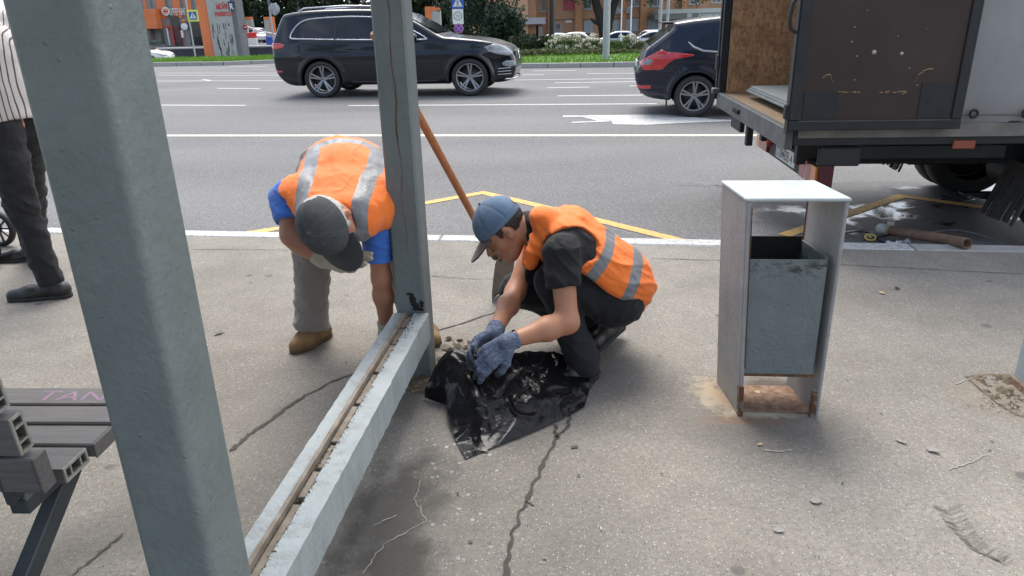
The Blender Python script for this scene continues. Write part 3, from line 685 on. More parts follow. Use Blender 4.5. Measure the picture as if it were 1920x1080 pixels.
def cap_fields(Fd, c, fw, up, sd_, tilt=.0):
    c = np.array(c); x, y, z = Fd.X-c[0], Fd.Y-c[1], Fd.Z-c[2]
    f = x*fw[0]+y*fw[1]+z*fw[2]; u = x*up[0]+y*up[1]+z*up[2]; s = x*sd_[0]+y*sd_[1]+z*sd_[2]
    C = Fd.ell(c-fw*.008+up*.042, (fw, up, sd_), (.109, .102, .088)); C = smax(C, -(u-.032-tilt*f+.06*np.maximum(-f, 0)), .006)
    C = smin(C, Fd.cap(c-fw*.008+up*.145, c-fw*.008+up*.147, .007), .002)
    ang = np.arctan2(s, f); C = C+.0016*np.exp(-(np.minimum(np.abs(((ang+math.pi/6) % (math.pi/3))-math.pi/6), 9)/.045)**2)*(u > .05)
    hole = Fd.ell(c-fw*.108+up*.052, (fw, up, sd_), (.03, .022, .034)); C = smax(C, -hole, .004)
    B = np.maximum(np.sqrt(((f-.075)/.112)**2+(s/.083)**2)-1, -.9)*.08
    crv = .036+tilt*f-2.6*s*s-.5*np.maximum(f-.09, 0)**1.2
    B = smax(B, np.abs(u-crv)-.0035, .004); B = np.maximum(B, -(f-.055+.0*s)); B = np.maximum(B, -(np.sqrt(((f+.008)/.1)**2+(s/.08)**2)-1)*.08)
    return C, B
def hair_field(Fd, c, fw, up, sd_, low=-.045, grow=.005):
    c = np.array(c); x, y, z = Fd.X-c[0], Fd.Y-c[1], Fd.Z-c[2]; f = x*fw[0]+y*fw[1]+z*fw[2]; u = x*up[0]+y*up[1]+z*up[2]
    D = Fd.ell(c-fw*.010+up*.034, (fw, up, sd_), (.097+grow, .094+grow, .0755+grow)); D = smax(D, f-.035+.25*np.minimum(u, 0)*0, .012); D = smax(D, low-u-.35*np.minimum(f+.02, 0)*-1*0, .01)
    D = smax(D, -(Fd.cap(c-fw*.012+sd_*.08-up*.012, c-fw*.012+sd_*.08-up*.012, .028)), .006); D = smax(D, -(Fd.cap(c-fw*.012-sd_*.08-up*.012, c-fw*.012-sd_*.08-up*.012, .028)), .006)
    return D+.0022*noise3(Fd.X*120, Fd.Y*120, Fd.Z*120)
def bounds(pts, pad): P = np.array(pts); return P.min(0)-pad, P.max(0)+pad
def skinny(caps, vox, k, name, pad=.06, extra=None, post=None):
    """smooth union of capsules (a, b, ra, rb) as one surface"""
    lo, hi = bounds([c[0] for c in caps]+[c[1] for c in caps]+(extra or []), pad+max(max(c[2], c[3]) for c in caps))
    Fd = Field(lo, hi, vox); D = Fd.union([Fd.cap(*c) for c in caps], k)
    if post: D = post(Fd, D)
    return Fd.mesh(D, name)
def folds(Fd, D, amp, sc, seed=0.0): return D+amp*noise3(Fd.X*sc[0]+seed, Fd.Y*sc[1]+seed*.7, Fd.Z*sc[2]+seed*1.3)
def creases(Fd, D, amp, sc, seed=0.0, k=2.6, skew=(0, 0, 0)):
    """sharp-backed folds: cloth ridges where a stretched noise crosses zero"""
    X = Fd.X+skew[0]*Fd.Z; Y = Fd.Y+skew[1]*Fd.Z; Z = Fd.Z+skew[2]*Fd.X
    return D-amp*np.clip(1-k*np.abs(noise3(X*sc[0]+seed, Y*sc[1]+seed*.7, Z*sc[2]+seed*1.3)), 0, 1)
class AtVerts(Field):
    def __init__(s, V): s.X, s.Y, s.Z = V[:, 0], V[:, 1], V[:, 2]
def boot(name, heel, ball, toe, up, mat, sole_mat, parent, w=.045, h=.10, vox=.006, ankle=None):
    heel, ball, toe, up = [np.array(v, float) for v in (heel, ball, toe, up)]; side = unit(np.cross(up, toe-heel)); ank = heel+up*h+unit(ball-heel)*.035 if ankle is None else np.array(ankle)
    caps = [(heel+up*.042, ball+up*.036, .038, w-.004), (ball+up*.034, toe+up*.028-unit(toe-ball)*.03, w-.004, .034), (heel+up*.05+unit(ball-heel)*.02, ank, .042, .046), (ank, (ball+heel)/2+up*.055, .04, .034)]
    def cut(Fd, D): return smax(D, -Fd.plane(heel+up*.016, up), .006)
    me, V = skinny(caps, vox, .03, name, post=cut); o = link(name, me, mat, parent)
    caps = [(heel+up*.012+unit(ball-heel)*.0, ball+up*.012, .040, w), (ball+up*.012, toe+up*.012-unit(toe-ball)*.032, w, .036)]
    def cut2(Fd, D): D = smax(D, -Fd.plane(heel, up), .003); return smax(D, Fd.plane(heel+up*.022, up), .003)
    me, V = skinny(caps, vox, .02, 'sole', post=cut2); link('sole', me, sole_mat, o); return o

VEST_M = tape_mat('orange_vest', (.88, .19, .018), (.80, .155, .012)); SKIN_A = skin_mat('tanned_skin', (.45, .215, .125), (.37, .165, .092)); SKIN_B = skin_mat('weathered_skin', (.40, .185, .115), (.33, .145, .085)); SKIN_C = skin_mat('pale_skin', (.50, .27, .18), (.44, .22, .14))
BLACKCLOTH = fabric('black_jersey', (.0085, .0085, .010), (.0055, .0055, .007), .5, sheen=.02); DARKTROUSER = fabric('charcoal_trousers', (.0125, .013, .017), (.008, .0085, .011), .6, sheen=.03); GREYTROUSER = fabric('stone_trousers', (.235, .205, .185), (.185, .16, .145), .6)
BLUECLOTH = fabric('blue_jersey', (.045, .155, .54), (.03, .12, .46), .5); TANSUEDE = M('tan_suede', (.26, .165, .075), (.18, .11, .05), 16, .9, bump=.3); TANSOLE = M('brown_sole', (.12, .07, .035), None, 20, .8)
BLACKSHOE = M('black_leather', (.014, .013, .013), (.02, .019, .018), 14, .42, bump=.25); RUBBER = M('black_rubber', (.018, .018, .018), (.028, .027, .026), 14, .75, bump=.3)
HAIRD = M('dark_hair', (.025, .018, .014), (.04, .03, .024), 90, .75, bump=.6, bscale=200); HAIRW = M('white_hair', (.55, .53, .5), (.34, .33, .31), 90, .8, bump=.6, bscale=200)
def cap_mat(name, c1, c2, stitch):
    m, t, b = newmat(name); v = t.obj(); c = t.mix(t.ramp(t.noise(v, 20, 5, .6), .3, .7), c1, c2); c = t.mix(t.math('MULTIPLY', t.ramp(t.attr('seam'), 0, 1), .7), c, stitch)
    setb(t, b, col=c, rough=.9, normal=t.bump(t.math('ADD', t.noise(v, 40, 3), t.math('MULTIPLY', t.noise(v, 500, 2), .2)), .35, .004)); return m
CAPBLUE = cap_mat('washed_blue_denim', (.125, .185, .265), (.085, .135, .205), (.045, .07, .115)); CAPGREY = cap_mat('washed_charcoal_cotton', (.062, .066, .070), (.040, .043, .046), (.10, .105, .11))
BILLBR = fabric('brown_bill_cloth', (.10, .062, .05), (.075, .045, .038), .3); BILLGR = fabric('charcoal_bill_cloth', (.035, .037, .040), (.025, .026, .028), .3)
m_, t_, b_n = newmat('speckled_knit_glove'); v_ = t_.obj(); wvn = t_.noise(t_.scale(v_, (1, 1, 3.2)), 75, 3, .6, .4)
cg = t_.mix(t_.ramp(wvn, .42, .72), (.075, .095, .145), (.20, .235, .31)); cg = t_.mix(t_.ramp(t_.attr('tip'), 0, 1), cg, (.04, .042, .045))
setb(t_, b_n, col=cg, rough=.95, normal=t_.bump(t_.math('ADD', wvn, t_.noise(v_, 160, 2)), .5, .004)); KNIT = m_
TANGLOVE = fabric('pale_work_glove', (.42, .37, .28), (.32, .28, .21), .5)
def cap_mesh(Fd, C, name, c, fw, up, sd_, mat, parent):
    me, V = Fd.mesh(C, name); q = V-np.array(c); a = np.arctan2(q@sd_, q@fw+.008); k = np.abs(((a+math.pi/6) % (math.pi/3))-math.pi/6); r = np.sqrt((q@sd_)**2+(q@fw)**2)
    sm_ = np.clip(1-np.abs(k*r-.0045)/.0022, 0, 1); sm_ = np.maximum(sm_, np.clip(1-np.abs((q@up)-.052)/.003, 0, 1)*.8)
    eye = np.minimum.reduce([np.hypot(np.hypot((q@fw)+.008-.058*math.cos(b_), (q@sd_)-.047*math.sin(b_)), ((q@up)-.115)*.5) for b_ in np.arange(6)*math.pi/3+math.pi/6]); sm_ = np.maximum(sm_, np.clip(1.6-eye/.006, 0, 1)); attr(me, 'seam', sm_)
    return link(name, me, mat, parent)

# ------------------------------------------------------------------ the crouching man
def crouching_man():
    J = lambda x, y, Y: atY(x, y, Y)
    root = thing('person', 'person crouching in blue cap and black shirt, gloved hands on the bag', 'person', (.36, 2.75, 0))
    pel = J(1163, 530, 2.79); ub = J(1066, 436, 2.79); nb = J(1008, 428, 2.78)
    hipN, hipF = J(1155, 556, 2.70), J(1150, 552, 2.90); knN, knF = J(1036, 528, 2.665), J(968, 542, 2.94); anN, anF = J(1086, 660, 2.60), J(1128, 612, 3.0)
    shN, shF = J(1052, 474, 2.575), J(1000, 462, 2.95); elN, wrN = J(1064, 604, 2.46), J(955, 640, 2.37); elF, wrF = J(966, 548, 2.80), J(927, 622, 2.50)
    hc = J(946, 432, 2.775); fw = unit(np.array([-.72, -.10, -.69])); up = np.array([-.70, .0, .72]); up = unit(up-fw*(up@fw)); sd_ = np.cross(fw, up)
    # hands: near one closes over the bag, far one behind it
    hN = hand_caps(wrN, J(898, 684, 2.35)-wrN, np.array([-.25, .55, -.75]), 1, [(.25, .35, .25), (.3, .4, .3), (.35, .45, .3), (.4, .5, .3)], .7, .5, 1.12)
    hF = hand_caps(wrF, J(880, 650, 2.44)-wrF, np.array([-.1, -.75, -.6]), -1, [(.5, .6, .4), (.55, .65, .4), (.55, .65, .4), (.6, .7, .4)], 1.0, .8, 1.05)
    # skin: head, neck, trunk under the clothes, arms, hands
    armN = [(shN, elN, .050, .040), (elN, elN+(wrN-elN)*.35, .041, .043), (elN+(wrN-elN)*.35, wrN, .042, .027)]; armF = [(shF, elF, .048, .039), (elF, elF+(wrF-elF)*.35, .040, .041), (elF+(wrF-elF)*.35, wrF, .041, .027)]
    caps = armN+armF; pts = [hc, pel]
    lo, hi = bounds([c[0] for c in caps]+[c[1] for c in caps]+[hc, pel, wrN, wrF], .16); Fd = Field(lo, hi, .006)
    D = Fd.union([Fd.cap(*c) for c in caps]+[Fd.cap(pel, ub, .07, .08), Fd.cap(ub, nb, .07, .05), Fd.cap(shN, ub, .045, .06), Fd.cap(shF, ub, .045, .06)], .03)
    D = smin(D, Fd.union([Fd.cap(a, b_, ra*.9, rb*.9) for a, b_, ra, rb in hN+hF], .006), .012)
    D = smin(D, Fd.cap(nb, hc-up*.03-fw*.03, .060, .056), .03); D = smin(D, head_field(Fd, hc, fw, up, sd_), .02)
    me, V = Fd.mesh(D, 'body'); head_attrs(me, V, hc, fw, up, sd_); link('body', me, SKIN_A, root)
    # head gear and hair
    Fd = Field(hc-.23, hc+.23, .004); C, B = cap_fields(Fd, hc, fw, up, sd_, .0)
    cp = cap_mesh(Fd, C, 'cap', hc, fw, up, sd_, CAPBLUE, root); me, V = Fd.mesh(B, 'bill'); link('bill', me, BILLBR, cp)
    mb = MB(); text_mb(mb, 'U', hc+fw*.103+up*.056-sd_*-.03, -sd_ if False else unit(np.cross(up, fw)), unit(up-fw*.25), .038, .002, 0, 'CENTER', 1.0, .002); mb.build('emblem', M('emblem_thread', (.42, .45, .5)), cp)
    me, V = Fd.mesh(hair_field(Fd, hc, fw, up, sd_, -.05, .003), 'hair'); link('hair', me, HAIRD, root)
    # trousers
    trN = [(hipN, knN, .104, .070), (knN, anN, .070, .056), (anN, anN+(anN-knN)*.16, .056, .062)]; trF = [(hipF, knF, .100, .068), (knF, knF+(anF-knF)*.6, .066, .062), (knF+(anF-knF)*.6, anF, .062, .056)]
    caps = trN+trF; lo, hi = bounds([c[0] for c in caps]+[c[1] for c in caps]+[pel], .17); Fd = Field(lo, hi, .008)
    D = Fd.union([Fd.cap(*c) for c in trN], .025); D2 = Fd.union([Fd.cap(*c) for c in trF], .025); D = smin(D, D2, .02)
    D = Fd.union([D, Fd.cap(J(1150, 560, 2.72), J(1150, 558, 2.87), .118), Fd.cap(pel, J(1125, 500, 2.79), .12, .11)], .04)
    D = folds(Fd, D, .006, (16, 10, 16), 3.); D = creases(Fd, D, .006, (13, 6, 20), 2., 2.4, (.6, 0, 0)); D = creases(Fd, D, .004, (30, 12, 30), 8., 2.8, (-.5, 0, 0))
    me, V = Fd.mesh(D, 'trousers'); link('trousers', me, DARKTROUSER, root)
    boot('boot', G(1106, 708), G(1050, 732), G(1008, 748), UP, BLACKSHOE, RUBBER, root, ankle=anN-UP*.03)
    hb = J(1158, 618, 3.0); bl = G(1112, 655, 0); tl_ = bl+unit((bl-hb)*[1, 1, 0])*.075; bd = unit(bl-hb); upb = unit(np.cross(np.cross(bd, UP), bd))
    boot('boot', hb, bl, bl+bd*.05+upb*.01, upb, BLACKSHOE, RUBBER, root, ankle=anF)
    # shirt: trunk, both sleeves, collar
    tor = [(J(1160, 528, 2.79), J(1068, 442, 2.79), .125, .100), (J(1148, 532, 2.71), J(1062, 458, 2.67), .105, .088), (J(1148, 530, 2.88), J(1048, 452, 2.90), .105, .088), (J(1066, 446, 2.79), J(1022, 436, 2.78), .095, .072)]
    slN = [(shN, shN+(elN-shN)*.47, .072, .066)]; slF = [(shF, shF+(elF-shF)*.55, .070, .064)]
    lo, hi = bounds([c[0] for c in tor+slN+slF]+[c[1] for c in tor+slN+slF], .15); Fd = Field(lo, hi, .007)
    D = Fd.union([Fd.cap(*c) for c in tor], .04); D = smin(D, Fd.cap(*slN[0]), .03); D = smin(D, Fd.cap(*slF[0]), .03)
    endN = shN+(elN-shN)*.50; D = np.where(np.sqrt((Fd.X-endN[0])**2+(Fd.Y-endN[1])**2+(Fd.Z-endN[2])**2) < .105, smax(D, Fd.plane(endN, elN-shN), .006), D)
    D = smin(D, Fd.cap(J(1010, 432, 2.78), J(992, 428, 2.78), .074, .070), .012); D = smax(D, Fd.plane(J(984, 424, 2.78), hc-nb), .004)
    D = folds(Fd, D, .005, (22, 18, 22), 5.); D = creases(Fd, D, .006, (20, 10, 14), 1., 2.6, (.8, 0, 0))
    me, V = Fd.mesh(D, 'shirt'); link('shirt', me, BLACKCLOTH, root)
    # vest: over the trunk, cut out for arms and neck, front panels hanging
    Fd = Field(lo-.03, hi+.03, .006); D = Fd.union([Fd.cap(a, b_, ra+.016, rb+.016) for a, b_, ra, rb in tor], .045)
    D = smin(D, Fd.cap(J(1192, 545, 2.73), J(1192, 545, 2.86), .075), .04)
    D = Fd.union([D, Fd.cap(J(1022, 432, 2.68), J(994, 495, 2.66), .042, .024), Fd.cap(J(1005, 435, 2.88), J(985, 500, 2.86), .042, .024), Fd.cap(J(1020, 412, 2.70), J(1020, 412, 2.86), .05)], .02)
    axh = unit(J(1140, 455, 2.6)-J(1020, 470, 2.6)); perp = unit(np.cross(axh, np.array([0, 1., 0])))
    D = smax(D, -Fd.ell(J(1076, 474, 2.52), (axh, np.array([0, 1., 0]), perp), (.150, .165, .088)), .006); D = smax(D, -Fd.ell(J(1010, 470, 3.08), (axh, np.array([0, 1., 0]), perp), (.13, .17, .085)), .006)
    D = smax(D, -Fd.cap(J(1012, 436, 2.78), J(975, 420, 2.77), .078, .085), .006)
    cutp = J(1100, 506, 2.66); cutn = unit(np.cross(J(1214, 590, 2.66)-cutp, np.array([0, 1., 0]))); cutn = cutn if cutn[2] < 0 else -cutn
    fr = Fd.plane(J(1062, 500, 2.7), np.array([1., 0, 0])); D = np.where(fr > 0, smax(D, Fd.plane(cutp, cutn), .006), D)
    spn = unit(pel-ub); D = smax(D, Fd.plane(J(1204, 560, 2.79), spn*.8+np.array([.3, 0, 0])), .006)
    D = folds(Fd, D, .005, (14, 9, 14), 2.); D = creases(Fd, D, .007, (9, 7, 16), 2., 2.4, (.9, 0, .3)); D = creases(Fd, D, .004, (22, 12, 26), 7., 2.8, (.5, 0, .6))
    me, V = Fd.mesh(D, 'vest')
    def band(p, q, hw):
        n = unit(np.cross(q-p, np.array([0, 1., 0]))); return hw-np.abs((V-p)@n)
    tp_ = np.maximum(band(J(1116, 506, 2.6), J(1176, 436, 2.6), .024), band(J(1178, 556, 2.6), J(1218, 484, 2.6), .026)); tp_ = np.where(V[:, 0] < J(1085, 480, 2.6)[0], -1, tp_); attr(me, 'tape', tp_); av = AtVerts(V); hm_ = .009-np.minimum(np.abs(av.ell(J(1076, 474, 2.52), (axh, np.array([0, 1., 0]), perp), (.150, .165, .088))), np.abs((V-cutp)@cutn)); attr(me, 'hem', hm_)
    link('vest', me, VEST_M, root)
    # gloves
    for nm, hc_, wr, el in (('glove', hN, wrN, elN), ('glove', hF, wrF, elF)):
        cu = unit(el-wr); caps = [(a, b_, ra+.0022, rb+.0022) for a, b_, ra, rb in hc_]+[(wr+cu*.035, wr-cu*.01, .037, .033)]
        lo, hi = bounds([c[0] for c in caps]+[c[1] for c in caps], .03); Fd = Field(lo, hi, .0035); D = Fd.union([Fd.cap(*c) for c in caps], .007); D = smax(D, Fd.plane(wr+cu*.032, cu), .003); D = folds(Fd, D, .0012, (60, 60, 60))
        me, V = Fd.mesh(D, nm); ends = [hc_[i][1] for i in (6, 10, 14, len(hc_)-1)]; attr(me, 'tip', np.clip(1.6-np.min([np.linalg.norm(V-e, axis=1) for e in ends], 0)/.022, 0, 1)); link(nm, me, KNIT, root)
    return wrN, hN
CR = crouching_man()

# ------------------------------------------------------------------ the man bending over
def bending_man():
    root = thing('person', 'person bending over in grey cap and blue shirt, reaching down behind the post', 'person', (-.66, 2.98, 0))
    A_ = np.array
    pel = A_((-.70, 3.06, .79)); mid = A_((-.68, 2.88, .785)); ch = A_((-.645, 2.72, .735)); nb = A_((-.625, 2.575, .72)); lat = unit(A_((.985, .08, -.05)))
    hc = atY(620, 421, 2.47); fw = unit(A_((.40, -.12, -.90))); up = A_((-.26, -.95, -.02)); up = unit(up-fw*(up@fw)); sd_ = np.cross(fw, up)
    shR, shL = atY(541, 372, 2.72), atY(700, 398, 2.70); elR, wrR = atY(549, 440, 2.64), atY(604, 484, 2.60); elL, wrL = atY(716, 520, 2.72), atY(725, 612, 2.78)
    hpR, knR, anR = A_((-.80, 3.06, .80)), A_((-.865, 2.99, .46)), A_((-.925, 3.03, .095)); hpL, knL, anL = A_((-.60, 3.07, .80)), A_((-.545, 3.06, .46)), A_((-.462, 3.13, .095))
    hR = hand_caps(wrR, A_((1., -.10, -.16)), A_((-.1, -.7, .7)), -1, [(.10, .15, .1), (.2, .25, .2), (.28, .3, .2), (.35, .35, .25)], 1.2, .3, 1.05)
    hL = hand_caps(wrL, A_((.12, .05, -1.)), A_((.5, -.6, 0)), 1, [(.4, .5, .3)]*4, .6, .6, 1.05)
    arms = [(shR, elR, .050, .042), (elR, elR+(wrR-elR)*.35, .043, .044), (elR+(wrR-elR)*.35, wrR, .043, .029), (shL, elL, .050, .038), (elL, elL+(wrL-elL)*.35, .038, .040), (elL+(wrL-elL)*.35, wrL, .040, .028)]
    lo, hi = bounds([c[0] for c in arms]+[c[1] for c in arms]+[hc, pel, wrL-UP*.16], .15); Fd = Field(lo, hi, .007)
    D = Fd.union([Fd.cap(*c) for c in arms]+[Fd.cap(pel, ch, .08, .08), Fd.cap(ch, nb, .075, .055), Fd.cap(shR, ch, .045, .06), Fd.cap(shL, ch, .045, .06)], .03)
    D = smin(D, Fd.union([Fd.cap(a, b_, ra*.9, rb*.9) for a, b_, ra, rb in hR+hL], .006), .012); D = smin(D, Fd.cap(nb, hc-up*.02-fw*.03, .060, .058), .03); D = smin(D, head_field(Fd, hc, fw, up, sd_), .02)
    me, V = Fd.mesh(D, 'body'); head_attrs(me, V, hc, fw, up, sd_); link('body', me, SKIN_B, root)
    Fd = Field(hc-.23, hc+.23, .004); C, B = cap_fields(Fd, hc, fw, up, sd_, -.05)
    cp = cap_mesh(Fd, C, 'cap', hc, fw, up, sd_, CAPGREY, root); me, V = Fd.mesh(B, 'bill'); link('bill', me, BILLGR, cp)
    me, V = Fd.mesh(hair_field(Fd, hc, fw, up, sd_, -.06, .008), 'hair'); link('hair', me, HAIRW, root)
    tor = [(pel, mid, .118, .112), (mid, ch, .112, .105)]
    for s in (-1, 1): tor += [(pel+lat*.06*s, ch+lat*.095*s, .108, .088), (ch+lat*.095*s, nb+lat*.07*s, .085, .062)]
    tor.append((ch, nb, .09, .066)); slR = (shR, shR+(elR-shR)*.45, .072, .068); slL = (shL, shL+(elL-shL)*.68, .068, .058)
    lo, hi = bounds([c[0] for c in tor]+[c[1] for c in tor]+[shR, shL, slL[1]], .15); Fd = Field(lo, hi, .007)
    D = Fd.union([Fd.cap(*c) for c in tor], .04)
    for s, sh, el, f in ((slR, shR, elR, .62), (slL, shL, elL, .72)):
        sl = smax(Fd.cap(*s), Fd.plane(sh+(el-sh)*f, el-sh), .006); D = smin(D, sl, .03)
    D = smin(D, Fd.cap(nb+UP*.0, nb-(pel-nb)*.06, .07, .068), .012); D = smax(D, -Fd.plane(hc-up*.03, nb-hc)*1.0-.06, .004) if False else D
    D = folds(Fd, D, .005, (20, 16, 20), 5.); D = creases(Fd, D, .005, (22, 14, 18), 1., 2.6, (.8, 0, 0))
    me, V = Fd.mesh(D, 'shirt'); link('shirt', me, BLUECLOTH, root)
    # vest
    Fd = Field(lo-.03, hi+.03, .006); D = Fd.union([Fd.cap(a, b_, ra+.018, rb+.018) for a, b_, ra, rb in tor], .05)
    D = smin(D, Fd.cap(shR+lat*.02+UP*.0, shR+lat*.08, .082), .05); D = smin(D, Fd.cap(shL-lat*.02, shL-lat*.08, .082), .05)
    for sh, el in ((shR, elR), (shL, elL)): D = smax(D, -Fd.cap(sh+(el-sh)*.28-lat*(.0), sh+(el-sh)*1.2, .083, .09), .008)
    D = smax(D, -Fd.cap(nb-UP*.03, hc, .072, .08), .006); D = smax(D, Fd.plane(pel+A_((0, .085, .0)), A_((0, 1., -.1))), .01)
    spd = unit(nb-pel)
    D = folds(Fd, D, .005, (15, 8, 10), 4.); D = creases(Fd, D, .007, (11, 4, 6), 3., 2.4, (.5, .3, 0)); D = creases(Fd, D, .004, (24, 9, 14), 9., 2.8, (-.4, 0, .5))
    me, V = Fd.mesh(D, 'vest'); q = V-pel; a = q@lat; b_ = q@spd
    cu = a-.02*np.sin(b_*6); hw = .030
    strap = hw-np.abs(np.abs(cu-.005)-(.135-.02*np.clip(b_/.4, 0, 1))); strap = np.where(b_ < .03, -1, strap); bandw = hw-np.abs(b_-.045-.8*a*a)
    attr(me, 'tape', np.maximum(strap, np.where(np.abs(cu) < .16, bandw, -1)*1.0)); attr(me, 'hem', np.full(len(V), -1.)); link('vest', me, VEST_M, root)
    # trousers and shoes
    legs = [[(hpR, knR, .100, .078), (knR, anR, .076, .070), (anR, anR-UP*.02, .070, .073)], [(hpL, knL, .100, .078), (knL, anL, .076, .070), (anL, anL-UP*.02, .070, .073)]]
    al = legs[0]+legs[1]; lo, hi = bounds([c[0] for c in al]+[c[1] for c in al], .14); Fd = Field(lo, hi, .008)
    D = smin(Fd.union([Fd.cap(*c) for c in legs[0]], .03), Fd.union([Fd.cap(*c) for c in legs[1]], .03), .015); D = smin(D, Fd.cap(pel-lat*.07-UP*.03, pel+lat*.07-UP*.03, .12), .04); D = smax(D, -Fd.plane(A_((0, 0, .085)), UP), .006)
    wz = np.clip((.5-Fd.Z)/.4, .25, 1); D = D+.009*wz*noise3(Fd.X*11, Fd.Y*11, Fd.Z*26); D = creases(Fd, D, .007, (9, 9, 24), 4., 2.4, (.3, .3, .8)); D = creases(Fd, D, .004, (16, 16, 44), 6., 2.6, (.2, 0, -.8))
    me, V = Fd.mesh(D, 'trousers'); link('trousers', me, GREYTROUSER, root)
    h0 = G(608, 632, 0); t0 = G(548, 664, 0); boot('shoe', h0, h0*.42+t0*.58, t0, UP, TANSUEDE, TANSOLE, root, .047, .09, ankle=anR-UP*.012)
    h0 = anL*[1, 1, 0]+A_((.0, .05, 0)); t0 = h0+A_((.115, -.235, 0)); boot('shoe', h0, h0*.42+t0*.58, t0, UP, TANSUEDE, TANSOLE, root, .047, .09, ankle=anL-UP*.012)
    for hc_, wr, el in ((hR, wrR, elR), (hL, wrL, elL)):
        cu = unit(el-wr); caps = [(a, b_, ra+.003, rb+.003) for a, b_, ra, rb in hc_]+[(wr+cu*.03, wr-cu*.01, .040, .036)]
        lo, hi = bounds([c[0] for c in caps]+[c[1] for c in caps], .03); Fd = Field(lo, hi, .004); D = Fd.union([Fd.cap(*c) for c in caps], .007); D = smax(D, Fd.plane(wr+cu*.028, cu), .003); D = folds(Fd, D, .0016, (50, 50, 50))
        me, V = Fd.mesh(D, 'glove'); link('glove', me, TANGLOVE, root)
bending_man()

